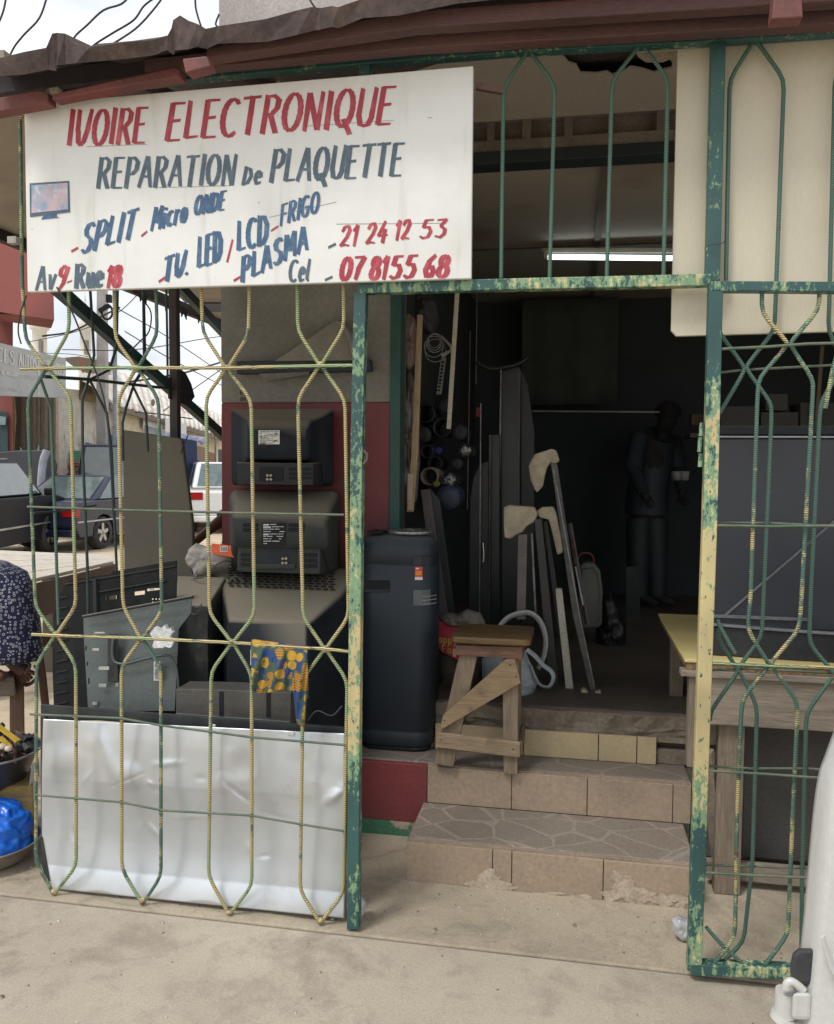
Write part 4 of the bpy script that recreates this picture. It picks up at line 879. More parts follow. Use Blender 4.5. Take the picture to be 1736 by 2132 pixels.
# ------------------------------------------------------------------ things on the pillar
t = thing('wall_shelf', 'narrow dark shelf with paper scraps fixed across the grey pillar', 'shelf', PY(630, 776, 1.1))
b = MB(); b.slab([PY(x, y, 1.10) for x, y in ((492, 752), (770, 748), (772, 772), (492, 778))], (0, .048, 0)); b.build('board', M('dark shelf', (.02, .032, .035), (.035, .04, .04), rough=.7), t, bevel=.003)
trace('paper_scrap', [(540, 778), (645, 774), (640, 780), (556, 792), (552, 796)], 1.095, .003, M('grey paper', (.16, .155, .13)), t, bevel=0)
o = trace('cardboard_sheet', [(571, 752), (692, 670), (704, 664), (716, 672), (738, 700), (740, 750)], 1.085, .012, M('dim cardboard', (.23, .215, .175), (.19, .18, .15), rough=.8)); tag(o, 'triangular grey cardboard sheet propped on the pillar shelf', 'cardboard')
b = MB(); b.tube(smoothpath([PY(x, y, 1.07) for x, y in ((702, 668), (716, 680), (730, 708), (738, 745))], 5), .011, 8, flat=.4); tag(b.build('bent_strip', M('pale strip', (.30, .29, .25))), 'curved pale plastic strip beside the triangular cardboard', 'strip')
b = MB(); letter(b, 'oe', (500, 835), (512, 834), 12, 1.6, lambda x, y: PY(x, y, YP-.001)); letter(b, 'ee', (500, 822), (514, 820), 12, 1.6, lambda x, y: PY(x, y, YP-.001)); b.build('lettering', M_SLOT, shop)
b = MB(); b.tube([PY(x, y, -.03) for x, y in ((757, 938), (764, 945), (764, 958), (757, 966))], .005, 8); b.build('latch_ring', M('rusty latch', (.10, .07, .05)), fr_)

# ------------------------------------------------------------------ portable air conditioner
ac = thing('air_conditioner', 'tall dark blue grey portable air conditioner standing beside the pillar', 'air conditioner', (-.80, 1.02, Z2))
M_AC = M('blue grey casing', (.024, .032, .042), (.02, .027, .036), sc=2, rough=.45, spec=.35, bmp=.03, var=.06, dust=(.10, .11, .12))
M_AC2 = M('dark casing', (.018, .022, .028), rough=.35, bmp=.02, var=.06)
X0, X1, Y0_, Y1_ = PY(744, 1400, .93).x, PY(911, 1400, 1.02).x, .87, 1.13
zt = PY(850, 1112, .95).z
b = MB(); b.loft([rrectz(X0+i_, X1-i_, Y0_+i_, Y1_-i_, z_, .085) for z_, i_ in ((Z2+.02, .014), (Z2+.035, .004), (Z2+.09, 0), (Z2+.095, .004), (Z2+.10, 0), (zt-.14, 0), (zt-.135, .004), (zt-.13, 0), (zt-.05, .006), (zt-.02, .02), (zt-.005, .045), (zt, .07))]); b.build('casing', M_AC, ac)
b = MB(); b.loft([rrectz(X0+.02, X1-.02, Y0_+.02, Y1_-.02, z_, .07) for z_ in (Z2, Z2+.022)]); b.build('base', M_AC2, ac)
b = MB(); b.lathe((X1-.13, 1.0, zt), [(.105, .0), (.11, .012), (.10, .016), (.085, .01), (.0, .008)], 28); b.build('outlet_ring', M('ring chrome', (.35, .36, .36), rough=.25, met=.7), ac)
b = MB(); b.slab([(X0+.05, Y0_+.03, zt+.002), (X0+.12, Y0_+.02, zt+.002), (X0+.13, Y0_+.1, zt+.002), (X0+.06, Y0_+.11, zt+.002)], (0, 0, .014)); b.build('remote', M_SLOT, ac, bevel=.003)
b = MB(); pbox(b, 756, 812, 1208, 1232, Y0_-.001, .003); b.build('handle_recess', M_SLOT, ac)
b = MB(); pbox(b, 758, 810, 1228, 1233, Y0_-.004, .006); b.build('handle_lip', M_AC, ac, bevel=.001)
# stuck on the rounded right corner
def accorner(ax): # angle around the corner, 0 = +X, -90 = front
    a = R(ax); return Vector((X1-.085+.0865*math.cos(a), Y0_+.085+.0865*math.sin(a), 0))
def acpatch(name, a0, a1, z0, z1, mat, d_=0.0):
    b = MB(); n_ = 6; vs = []
    for i in range(n_+1):
        p = accorner(a0+(a1-a0)*i/n_); c_ = Vector((X1-.085, Y0_+.085, 0)); dr = (p-c_).normalized()*d_
        vs += [p+dr+Vector((0, 0, z0)), p+dr+Vector((0, 0, z1))]
    b.add(vs, [[2*i, 2*i+2, 2*i+3, 2*i+1] for i in range(n_)]); return b.build(name, mat, ac, solid=.0015)
zz = lambda y: PY(860, y, .9).z
acpatch('sticker', -88, -66, zz(1205), zz(1178), M('red sticker', (.62, .05, .04), rough=.4), .0006)
acpatch('sticker_text', -86, -69, zz(1195), zz(1187), M('orange print2', (.8, .3, .02)), .002); acpatch('sticker_foot', -88, -66, zz(1205), zz(1199), M_WHITE, .0022)
acpatch('sticker_top', -86, -76, zz(1183), zz(1180), M_WHITE, .0022)
acpatch('display', -92, -20, zz(1175), zz(1158), M_AC2, .0006)
acpatch('side_vent', -92, -40, zz(1258), zz(1226), M('pale grey vent', (.12, .13, .14), rough=.4), .002)
for k in range(3): acpatch('vent_blade', -66, -12, zz(1240+k*8), zz(1238+k*8), M('blade', (.3, .3, .3)), .006)

# ------------------------------------------------------------------ wooden stool
W1 = wood('old stool wood', (.26, .195, .135), (.175, .13, .09), 'z'); W2 = wood('fresh stool plank', (.33, .235, .14), (.24, .165, .095), 'x'); W3 = wood('varnished stool top', (.15, .09, .035), (.085, .05, .022), 'x', rough=.5)
W4 = wood('red brown apron', (.20, .10, .065), (.13, .07, .05), 'x')
W5 = wood('pale stool rail', (.32, .24, .155), (.22, .165, .11), 'x')
YF = PZ(1065, 1610, Z2).y; YB_ = YF+.24
stool = thing('stool', 'rough wooden stool with a diagonal brace standing on the upper step', 'stool', PY(990, 1600, YF+.1))
trace('leg', [(956, 1362), (994, 1362), (943, 1597), (903, 1590)], YF, .035, W1, stool, .003)
trace('leg', [(1046, 1372), (1080, 1372), (1077, 1613), (1048, 1611)], YF, .035, W1, stool, .003)
b = MB()
def offs(px, dy): return [PY(x, y, YF)+Vector((0, dy, 0)) for x, y in px]
b.slab(offs([(956, 1362), (985, 1362), (930, 1597), (903, 1592)], .22), (0, .035, 0)); b.build('leg', W1, stool, bevel=.003)
b = MB(); b.slab(offs([(1052, 1372), (1078, 1372), (1077, 1613), (1052, 1611)], .22), (0, .035, 0)); b.build('leg', W1, stool, bevel=.003)
trace('diagonal_brace', [(1055, 1371), (1083, 1377), (1084, 1423), (914, 1523), (916, 1492)][:0] or [(1052, 1373), (1072, 1372), (1084, 1422), (916, 1521), (922, 1490)], YF-.018, .017, W2, stool, .002)
trace('lower_rail', [(909, 1525), (1083, 1546), (1082, 1578), (906, 1556)], YF-.019, .018, W5, stool, .003)
trace('apron', [(948, 1343), (1082, 1347), (1084, 1373), (950, 1364)], YF-.016, .015, W4, stool, .002)
b = MB(); a_, c_ = PY(1080, 1346, YF-.017), PY(1080, 1375, YF-.017); b.box(a_.x, a_.x+.016, a_.y, a_.y+.27, c_.z, a_.z); b.build('side_apron', W4, stool, bevel=.002)
a_ = PY(950, 1350, YF-.017); b = MB(); b.box(a_.x-.016, a_.x, a_.y, a_.y+.27, c_.z, a_.z-.002); b.build('side_apron', W4, stool, bevel=.002)
a_, c_ = PY(1078, 1546, YF), PY(1078, 1572, YF); b = MB(); b.box(a_.x+.003, a_.x+.018, a_.y, a_.y+.25, c_.z, a_.z); b.build('side_rail', W1, stool, bevel=.002)
a_, c_ = PY(938, 1338, YF-.03), PY(1105, 1352, YF-.03); zt_ = (a_.z+c_.z)/2+.006
b = MB(); b.loft([rrectz(a_.x+i_, c_.x-i_, YF-.035+i_, YB_+.04-i_, z_, .025) for z_, i_ in ((zt_-.002, .006), (zt_+.004, 0), (zt_+.02, 0), (zt_+.026, .005))], smooth=False); b.build('seat', W3, stool)
b = MB()
for x, y in ((1062, 1384), (1074, 1408), (925, 1500), (932, 1516), (918, 1540), (1068, 1560)): b.lathe(PY(x, y, YF-.0195), [(.003, .002), (.003, -.001)], 8, 'y')
b.build('nails', M('rusty nail', (.05, .03, .02)), stool)
# ================================================================== INSIDE THE SHOP
def T(name, pts, Y, th, mat, label, cat, bevel=.003, group=None):
    return tag(trace(name, pts, Y, th, mat, bevel=bevel), label, cat, group)
M_CSTK = wood('cream lath', (.50, .38, .22), (.42, .31, .18), 'z', rough=.6)
M_BLK = M('black panel', (.012, .015, .017), (.018, .022, .024), rough=.35, bmp=.03, dust=(.1, .09, .075))
M_BLKG = M('green black panel', (.02, .026, .025), (.014, .018, .018), rough=.45, bmp=.05)
M_MET = M('dull metal edge', (.20, .20, .20), (.12, .11, .10), sc=20, rough=.4, met=.7)
M_MET2 = M('brown metal edge', (.09, .06, .055), (.13, .11, .1), sc=20, rough=.45, met=.4)
M_BEIGE = M('beige foam', (.50, .43, .31), (.38, .32, .23), sc=14, rough=.95, bmp=.35, bsc=120, var=.12)
T('cream_lath', [(868, 655), (879, 655), (870, 940), (860, 1066), (846, 1066), (856, 940)], 1.34, .02, M_CSTK, 'long cream wooden lath leaning just inside the shop door', 'lath')
T('lath_end', [(848, 986), (860, 986), (858, 1063), (847, 1063)], 1.325, .01, M('pale lath', (.55, .45, .3)), 'short pale stick tied to the foot of the cream lath', 'stick')
T('white_batten', [(947, 604), (956, 604), (938, 893), (929, 893)], 1.6, .02, M('white batten', (.66, .6, .46), (.58, .52, .4), rough=.5), 'slim white batten hanging slightly tilted inside the doorway', 'batten')
# bags along the left wall
M_CLR = M('cloudy plastic', (.18, .15, .14), (.11, .09, .08), sc=5, rough=.3, bmp=.5, bsc=30)
M_PINK = M('pinkish plastic', (.20, .12, .11), (.30, .26, .23), sc=7, rough=.4, bmp=.5, bsc=40)
o = crumple('hanging_bag', [(836, 658), (850, 652), (864, 664), (868, 700), (864, 756), (852, 772), (838, 764), (834, 710)], 1.55, .1, M_PINK, 4, .02); tag(o, 'pinkish plastic bag hanging behind the cream lath', 'bag')
o = crumple('hanging_bag', [(834, 790), (852, 770), (866, 800), (872, 880), (874, 960), (868, 1040), (852, 1062), (836, 1050), (832, 900)], 1.50, .10, M_CLR, 9, .03); tag(o, 'long cloudy brown plastic sheet hanging below the pinkish bag', 'bag')
o = crumple('dark_bag', [(834, 612), (870, 606), (905, 625), (915, 668), (900, 700), (868, 690), (850, 640)], 1.85, .16, M('dusky bag', (.055, .045, .055), (.04, .035, .045), sc=6), 11, .03); tag(o, 'big dusky bag hanging high inside the door', 'bag')
# cable coils
t = thing('cable_coil', 'coil of thin white cable hung on the left wall beside a curl of paper', 'cable', PY(905, 720, 1.7))
for cx, cy, rr_, d_ in ((904, 712, 17, 0), (905, 714, 20, .01), (903, 722, 22, .02), (906, 730, 24, .03), (904, 710, 14, -.01)):
    b = MB(); b.tube([PY(cx+rr_*math.cos(a*.3)*.9, cy+rr_*math.sin(a*.3), 1.72+d_) for a in range(21)], .0028, 6, closed=True); b.build('loop', M('white cable', (.42, .40, .35)), t)
b = MB(); b.grid(lambda u, v: PY(912+26*math.sin(u*1.6)+4*v, 698+34*u-4*v*(1-u), 1.70)+Vector((0, .05*v, 0)), 10, 4); tag(b.build('paper_curl', M('pale paper', (.40, .37, .33)), solid=.001), 'curled white paper strip beside the cable coil', 'paper')
T('paper_flap', [(916, 738), (938, 727), (941, 731), (922, 745)], 1.7, .003, M('pale paper', (.40, .37, .33)), 'small folded paper flap below the curled paper strip', 'paper', 0)
t = thing('label_strip', 'hanging grey label strip with dark marks below the paper flap', 'label', PY(913, 820, 1.7))
trace('strip', [(918, 745), (929, 745), (919, 821), (908, 821)], 1.70, .003, M('grey strip', (.23, .225, .21)), t, bevel=0)
b = MB()
for k in range(9): x = 921-k*1.1; y = 752+k*7.4; pbox(b, x-1.5, x+3.5, y, y+(3.4 if k > 5 else 4.6), 1.697, .001)
b.build('marks', M_SLOT, t)
# rolls and discs stored end-on
def disc(nm, x, y, rpx, Y, mat, label, cat, ring=False, L=.25):
    c_ = PY(x, y, Y); r_ = rpx/FPX*(Y+2.755)
    b = MB()
    if ring: b.lathe(c_, [(r_, L), (r_, 0), (r_*.88, 0), (r_*.86, L)], 28, 'y', cap=False)
    else: b.lathe(c_, [(r_*.96, L), (r_, .01), (r_*.97, 0), (r_*.3, .004), (.0, .004)], 28, 'y', cap=False)
    return tag(b.build(nm, mat), label, cat)
disc('tube_roll', 893, 992, 19, 1.8, M('cardboard tube', (.22, .19, .15), rough=.7), 'open end of a pale tube stored beside the silver disc', 'tube', True)
def foil():
    m, n, b = nodes('crinkled foil'); v = coords(n); f = noise(n, v, 60, 5, .8); n.links.new(ramp(n, f, .45, .7, (.02, .025, .025, 1), (.5, .52, .5, 1)), b.inputs['Base Color'])
    b.inputs['Metallic'].default_value = .6; b.inputs['Roughness'].default_value = .3; return m
disc('foil_roll', 932, 1000, 17, 1.82, foil(), 'crinkled silver roll end between the pale tube and the panels', 'roll')
disc('foil_roll', 967, 938, 14, 1.9, foil(), 'small silvery crumpled roll above the others', 'roll')
disc('blue_reel', 932, 1036, 26, 1.78, M('dull blue plastic', (.045, .055, .10), rough=.5), 'dull blue round reel below the silver roll', 'reel')
disc('yellow_disc', 908, 1007, 7, 1.75, M('olive yellow cap', (.20, .19, .03)), 'small yellow disc beside the blue reel', 'disc', L=.03)
disc('blue_disc', 912, 938, 8, 1.8, M('deep blue cap', (.02, .025, .16)), 'small deep blue disc above the pale tube', 'disc', L=.03)
for i, (x, y, r_) in enumerate(((868+20, 940, 14), (950, 965, 13), (905, 965, 15), (880, 905, 18), (920, 890, 20), (955, 900, 17), (885, 860, 20), (925, 845, 16))):
    disc('dark_roll', x, y, r_, 1.95, M('near black roll', (.02, .022, .03), (.03, .03, .035)), ['small dark roll touching the deep blue disc', 'dark roll above the silver disc on its right', 'dark roll right over the pale tube', 'dark roll on the left of the upper rack', 'large dark roll in the middle of the upper rack', 'dark roll on the right of the upper rack', 'top left dark roll near the cream lath', 'top dark roll under the label strip'][i], 'roll', i % 2 == 0)
# tall dark panels (flat screen frames) standing side by side
panels = [([(985, 995), (1000, 965), (1016, 960), (1016, 1300), (975, 1300), (978, 1040)], 2.05, M_BLKG, 'dark green black panel standing left of the bright metal edge'),
          ([(1020, 905), (1040, 905), (1040, 1300), (1020, 1300)], 2.15, M_BLK, 'narrow black panel behind the bright metal edge'),
          ([(1042, 775), (1062, 760), (1078, 756), (1084, 770), (1080, 1120), (1080, 1300), (1044, 1300)], 2.25, M_BLK, 'tallest black flat screen casing with a draped top'),
          ([(1084, 770), (1098, 800), (1112, 900), (1112, 1300), (1084, 1300)], 2.3, M_BLKG, 'dark panel tapering down on the right of the tallest casing'),
          ([(875, 1020), (895, 1018), (935, 1300), (912, 1300)], 1.5, M('brown grey profile', (.10, .085, .08), (.07, .06, .06), rough=.5), 'slanting grey profile leaning behind the air conditioner'),
          ([(896, 1020), (915, 1040), (950, 1300), (935, 1300)], 1.52, M_BLKG, 'slanting black panel beside the grey profile')]
for pts, Y, mt, lb in panels: T('screen_panel', pts, Y, .03, mt, lb, 'panel', group='dark screen panels leaning inside the shop')
for (x0, y0, x1, y1, w_, Y, mt, lb) in ((1001, 840, 998, 1300, .006, 2.0, M_MET, 'thin bright metal edge strip standing left of the black casings'), (1020, 905, 1018, 1300, .008, 2.1, M_MET2, 'brown metal strip right of the bright edge strip'),
        (1043, 765, 1038, 1145, .008, 2.2, M_MET, 'metal strip along the left of the tallest casing'), (1080, 770, 1080, 1060, .006, 2.2, M_MET2, 'brownish strip along the right of the tallest casing'),
        (979, 690, 973, 1060, .005, 2.0, M_MET2, 'thin brown rod hanging between the white batten and the panels'), (993, 605, 991, 800, .005, 2.3, M_MET, 'fine grey conduit running down from the ceiling')):
    b = MB(); b.bar(PY(x0, y0, Y), PY(x1, y1, Y), w_, w_); tag(b.build('metal_strip', mt), lb, 'strip')
b = MB(); b.tube(smoothpath([PY(x, y, 2.2) for x, y in ((990, 755), (1020, 768), (1050, 765), (1078, 758), (1098, 745))], 5), .012, 7); tag(b.build('black_sleeve', M_BLK), 'black cloth sleeve draped over the top of the tall casings', 'cloth')
T('red_tag', [(991, 848), (1000, 848), (1000, 868), (991, 868)], 2.02, .01, M('dark red', (.2, .02, .02)), 'small dark red tag beside the bright metal edge', 'tag', 0)
b = MB(); b.tube([PY(x, y, 1.9) for x, y in ((1005, 1130), (1007, 1150), (1006, 1170))], .006, 6); tag(b.build('metal_hook', M('bright steel', (.6, .6, .6), met=.8, rough=.2)), 'small bright metal hook shining between the brown strips', 'hook')
# foam corners and long profiles in the middle
def foamT(px, Y, th, label):
    o = trace('foam_corner', px, Y, th, M_BEIGE, bevel=.008); return tag(o, label, 'foam', 'packing foam on the long profiles')
foamT([(1048, 1056), (1060, 1052), (1112, 1056), (1119, 1070), (1114, 1086), (1096, 1096), (1088, 1108), (1078, 1112), (1062, 1122), (1050, 1120), (1048, 1090)], 1.42, .07, 'rounded beige foam block low on the left of the leaning profiles')
foamT([(1100, 970), (1112, 946), (1148, 934), (1158, 938), (1165, 960), (1152, 968), (1146, 962), (1138, 975), (1134, 990), (1130, 1012), (1118, 1026), (1112, 1018), (1104, 998)], 1.55, .06, 'torn beige foam corner on top of the leaning profiles')
foamT([(1117, 1064), (1128, 1056), (1152, 1055), (1158, 1070), (1168, 1120), (1172, 1150), (1160, 1156), (1150, 1112), (1142, 1082), (1122, 1078)], 1.46, .05, 'L shaped beige foam strip between the leaning profiles')
GP = 'long profiles leaning in the middle of the doorway'
T('profile', [(1078, 1112), (1098, 1112), (1094, 1290), (1075, 1290)], 1.45, .03, M('warm grey profile', (.18, .155, .14), rough=.5), 'flat warm grey bar under the rounded foam block', 'profile', group=GP)
T('profile', [(1104, 1110), (1110, 1110), (1118, 1290), (1113, 1290)], 1.44, .015, M_MET, 'thin grey profile right of the flat warm grey bar', 'profile', group=GP)
T('profile', [(1112, 1082), (1128, 1080), (1168, 1460), (1146, 1466)], 1.40, .04, M_BLK, 'broad black profile reaching down to the floor ledge', 'profile', group=GP)
T('profile', [(1130, 1085), (1140, 1085), (1190, 1420), (1176, 1436)], 1.5, .04, M_BLKG, 'black profile behind the white foam bar', 'profile', group=GP)
T('profile', [(1140, 1215), (1152, 1222), (1178, 1290), (1192, 1440), (1176, 1440), (1160, 1300)][:0] or [(1156, 1226), (1170, 1226), (1194, 1436), (1178, 1440)], 1.36, .04, M('yellowed white foam bar', (.46, .43, .36), (.38, .36, .3), sc=12, rough=.8), 'yellowed white foam bar standing on the shop floor', 'profile', group=GP)
T('profile', [(1146, 962), (1160, 966), (1206, 1270), (1240, 1442), (1230, 1446), (1192, 1280)], 1.34, .035, M('dusty black profile', (.05, .05, .048), (.09, .09, .085), sc=10, rough=.45), 'longest dusty black profile leaning to the right', 'profile', group=GP)
b = MB(); b.bar(PY(1152, 975, 1.335), PY(1208, 1290, 1.335), .007, .006); b.bar(PY(1208, 1290, 1.335), PY(1240, 1440, 1.335), .007, .006); tag(b.build('metal_strip', M_MET), 'bright strip along the longest leaning profile', 'strip')
b = MB(); b.bar(PY(1168, 1062, 1.5), PY(1192, 1220, 1.45), .012, .02); tag(b.build('metal_strip', M_MET), 'pale metal strip just right of the longest profile', 'strip')
b = MB(); b.bar(PY(1186, 1090, 1.5), PY(1222, 1300, 1.4), .012, .02); tag(b.build('metal_strip', M_MET2), 'brown strip behind the small grey case', 'strip')
b = MB(); b.bar(PY(1198, 1180, 1.42), PY(1214, 1260, 1.4), .006, .006); tag(b.build('metal_strip', M('white edge', (.55, .55, .55))), 'short white strip in front of the small grey case', 'strip')
o = blob('foam_scrap', [(1209, 1442), (1216, 1434), (1228, 1446), (1240, 1444), (1250, 1440), (1254, 1450), (1246, 1458), (1228, 1460), (1212, 1452)], 1.30, .05, M_BEIGE, 1, .004); tag(o, 'small foam scrap lying at the foot of the longest profile', 'foam')
# small grey case with a red handle
t = thing('small_case', 'small dark grey moulded case with a red handle standing in the dim shop', 'case', PY(1230, 1310, 1.75))
cpts = [(1205, 1180), (1214, 1172), (1236, 1172), (1250, 1190), (1255, 1230), (1253, 1302), (1244, 1308), (1210, 1310), (1204, 1290)]
trace('case_body', cpts, 1.7, .10, M('grey case', (.10, .11, .09), (.085, .09, .08), rough=.55), t, bevel=.015)
b = MB(); b.tube([PY(x, y, 1.695) for x, y in ((1212, 1185), (1234, 1182), (1244, 1196), (1248, 1232), (1246, 1294), (1214, 1300), (1210, 1210))], .003, 6, closed=True); b.build('moulded_ridge', M('grey case', ()) if False else M('ridge', (.07, .075, .065)), t)
b = MB(); b.tube(smoothpath([PY(x, y, 1.72) for x, y in ((1200, 1166), (1212, 1152), (1230, 1154), (1236, 1168), (1228, 1178))], 5), .005, 8); b.build('handle', M('dull red handle', (.18, .03, .025)), t)
# hoop with plastic bag, sack and cloth on the floor
t = thing('plastic_hoop', 'grey white plastic hoop standing up behind the stool', 'hoop', PY(1090, 1400, 1.38))
b = MB(); hp_ = [(1036, 1322), (1042, 1302), (1058, 1286), (1078, 1278), (1100, 1276), (1118, 1286), (1130, 1306), (1136, 1334), (1132, 1366), (1120, 1392)]
b.tube(smoothpath([PY(x, y, 1.36) for x, y in hp_], 5), [.014+.006*math.sin(i/45*math.pi) for i in range(46)], 10, flat=.45); b.build('hoop', M('grey white plastic', (.42, .43, .42), (.36, .37, .36), rough=.35), t)
M_BAG = M('translucent white bag', (.42, .46, .49), (.34, .38, .41), sc=6, rough=.32, bmp=.4, bsc=25)
t = thing('shopping_bag', 'crumpled bluish white plastic bag with loop handles behind the stool', 'bag', PY(1070, 1470, 1.3))
crumple('bag', [(1003, 1372), (1030, 1352), (1066, 1348), (1094, 1356), (1106, 1384), (1112, 1404), (1118, 1424), (1110, 1448), (1094, 1462), (1070, 1466), (1020, 1468), (1004, 1440)], 1.26, .14, M_BAG, 5, .03, parent=t, n_=34)
b = MB(); b.tube(smoothpath([PY(x, y, 1.22) for x, y in ((1096, 1352), (1114, 1366), (1130, 1384), (1148, 1398), (1152, 1414), (1142, 1430), (1124, 1426), (1112, 1406), (1104, 1384))], 5), .013, 8, flat=.35); b.build('handle', M_BAG, t)
M_SACK = M('red woven sack', (.42, .03, .055), (.32, .025, .045), sc=6, rough=.6, bmp=.3)
t = thing('sack', 'red printed sack with yellow lettering slumped between air conditioner and stool', 'sack', PY(935, 1460, 1.36))
crumple('sack_body', [(905, 1300), (930, 1292), (960, 1300), (992, 1312), (1004, 1350), (1010, 1420), (1000, 1464), (905, 1464)], 1.38, .2, M('brown net sack', (.085, .075, .055), (.06, .05, .04), sc=8, rough=.9, bmp=.5), 8, .02, parent=t, n_=30)
trace('printed_panel', [(905, 1292), (935, 1296), (962, 1306), (958, 1350), (955, 1376), (930, 1362), (905, 1344)], 1.258, .004, M_SACK, t, bevel=0)
b = MB(); letter(b, 'appy', (913, 1338), (950, 1342), 17, 3, lambda x, y: PY(x, y, 1.254)); letter(b, 'Farm', (920, 1358), (962, 1362), 15, 3, lambda x, y: PY(x, y, 1.254)); b.build('lettering', M('mustard print', (.55, .38, .06)), t)
o = crumple('grey_cloth', [(912, 1284), (930, 1276), (950, 1280), (972, 1268), (1000, 1276), (1010, 1296), (1004, 1312), (960, 1308), (925, 1300)], 1.30, .12, M('grey brown rag', (.17, .155, .13), (.12, .11, .09), sc=9, rough=.9, bmp=.5), 6, .035, n_=30); tag(o, 'crumpled grey brown rag on top of the red sack', 'rag')
o = crumple('black_bag', [(1240, 1300), (1256, 1240), (1270, 1232), (1290, 1262), (1304, 1300), (1302, 1360), (1288, 1380), (1258, 1376), (1240, 1350)], 2.5, .2, M('black bag', (.012, .013, .014), rough=.4), 7, .03); tag(o, 'black bag slumped on the floor deep in the shop', 'bag')
T('upright_board', [(1302, 1180), (1330, 1178), (1334, 1320), (1304, 1322)], 3.4, .03, M_BLKG, 'dark board standing against the back of the shop', 'board')
# rail across, curtain, lamp
b = MB(); b.bar(PY(1108, 856, 3.6), PY(1372, 858, 3.6), .012, .012); tag(b.build('curtain_rail', M('dull rail', (.22, .22, .2))), 'thin pale rail running across the back of the shop', 'rail')
b = MB(); c0, c1 = PY(1085, 650, 4.2), PY(1285, 840, 4.2)
b.grid(lambda u, v: Vector((c0.x+(c1.x-c0.x)*u, 4.3+.012*math.sin(u*17), c1.z+(c0.z-c1.z+.12)*v)), 60, 6); tag(b.build('curtain', M('green grey curtain', (.05, .058, .046), (.04, .046, .038), rough=.9), solid=.003), 'dim green grey curtain hanging on the back wall', 'curtain')
zt2 = zc
t = thing('tube_lamp', 'glowing fluorescent tube on a white batten under the shop ceiling', 'lamp', PZ(1270, 535, zt2-.12))
m_, n_, b_ = nodes('fluorescent tube'); b_.inputs['Base Color'].default_value = (.8, .9, .9, 1); b_.inputs['Emission Color'].default_value = (.85, .97, 1, 1); b_.inputs['Emission Strength'].default_value = 2.0
YT = PZ(1270, 535, zt2-.12).y
b = MB(); b.tube([PY(1140, 535, YT), PY(1440, 538, YT)], .016, 12); b.build('tube', m_, t)
b = MB(); b.bar(PY(1128, 523, YT+.03), PY(1450, 523, YT+.03), .05, .03); b.build('batten', M('lamp batten', (.35, .33, .28)), t, bevel=.003)
b = MB(); b.bar(PY(1133, 531, YT), PY(1141, 531, YT), .03, .05); b.build('end_cap', M('lamp cap', (.5, .48, .4)), t)

# goods at the back right of the shop (seen through the gate)
t = thing('back_shelf', 'dim shelf board at the back right with cartons', 'shelf', PY(1600, 915, 3.2))
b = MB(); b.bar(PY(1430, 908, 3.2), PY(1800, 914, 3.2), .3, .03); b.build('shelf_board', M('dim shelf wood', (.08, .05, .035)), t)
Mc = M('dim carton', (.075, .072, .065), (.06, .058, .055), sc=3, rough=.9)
for i, (x0, x1, y0, y1, lb) in enumerate(((1500, 1580, 846, 902, 'dim grey carton at the left end of the back shelf'), (1584, 1662, 858, 904, 'low dim carton in the middle of the back shelf'), (1666, 1740, 838, 906, 'taller dim carton at the right end of the back shelf'), (1594, 1640, 820, 855, 'small dim box on top of the low carton'))):
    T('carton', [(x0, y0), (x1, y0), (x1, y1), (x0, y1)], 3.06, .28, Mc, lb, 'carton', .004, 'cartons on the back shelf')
T('brown_rope', [(1708, 720), (1716, 720), (1700, 930), (1692, 930)], 3.0, .02, M('cord', (.14, .09, .06)), 'brown cord hanging at the back right', 'cord', 0)
o = T('orange_box', [(1440, 862), (1476, 860), (1478, 884), (1438, 886)], 3.3, .1, M('dim orange', (.10, .045, .02)), 'dim orange box behind the yellow gate stile', 'box')
t = thing('white_cups', 'two white cups faintly visible in the dark shop', 'cups', PY(1415, 1002, 3.0))
for x in (1408, 1424):
    c_ = PY(x, 1000, 3.0); b = MB(); b.lathe(c_, [(.0, .001), (.028, 0), (.034, .06), (.030, .06), (.026, .006), (.0, .006)], 16, cap=False); b.build('cup', M('cup', (.22, .21, .19)), t)

# ------------------------------------------------------------------ work table with the large set
W6 = wood('grey weathered plank', (.30, .25, .20), (.21, .18, .145), 'x'); W7 = wood('table leg wood', (.23, .185, .14), (.17, .135, .10), 'z')
tb = thing('work_table', 'heavy wooden work table with a pale yellow top behind the open gate leaf', 'table', (.95, .55, 0))
TZ = .915
A0 = PZ(1425, 1372, TZ); Ab = PZ(1390, 1278, TZ); yf0, yb0 = A0.y, Ab.y
xl0, xr0 = A0.x-.0, 2.1
b = MB(); b.box(xl0, xr0, yf0, yb0, TZ-.012, TZ); b.build('table_top', M('pale yellow laminate', (.60, .49, .22), (.55, .45, .2), sc=3, rough=.5, bmp=.02, var=.03), tb, bevel=.002)
b = MB(); b.box(xl0+.008, xr0-.01, yf0+.006, yb0-.006, TZ-.04, TZ-.0125); b.build('chipboard_edge', M('crumbling chipboard', (.24, .14, .08), (.15, .09, .055), sc=60, rough=.95, bmp=.8, var=.3), tb)
b = MB(); b.box(xl0-.012, xr0, yf0-.004, yf0+.05, TZ-.065, TZ-.041); b.build('edge_batten', W6, tb, bevel=.002)
zA = PY(1600, 1400, yf0).z; zB = PY(1600, 1518, yf0).z
b = MB(); b.box(xl0+.085, xr0, yf0+.012, yf0+.045, zB, zA-.0); b.build('apron', W6, tb, bevel=.003)
def leg(xa, xb, ya, yb_, z0, name='leg', mat=W7): b = MB(); b.box(xa, xb, ya, yb_, z0, TZ-.066); return b.build(name, mat, tb, bevel=.004)
lx0, lx1 = PY(1490, 1700, yf0+.05).x, PY(1545, 1700, yf0+.05).x
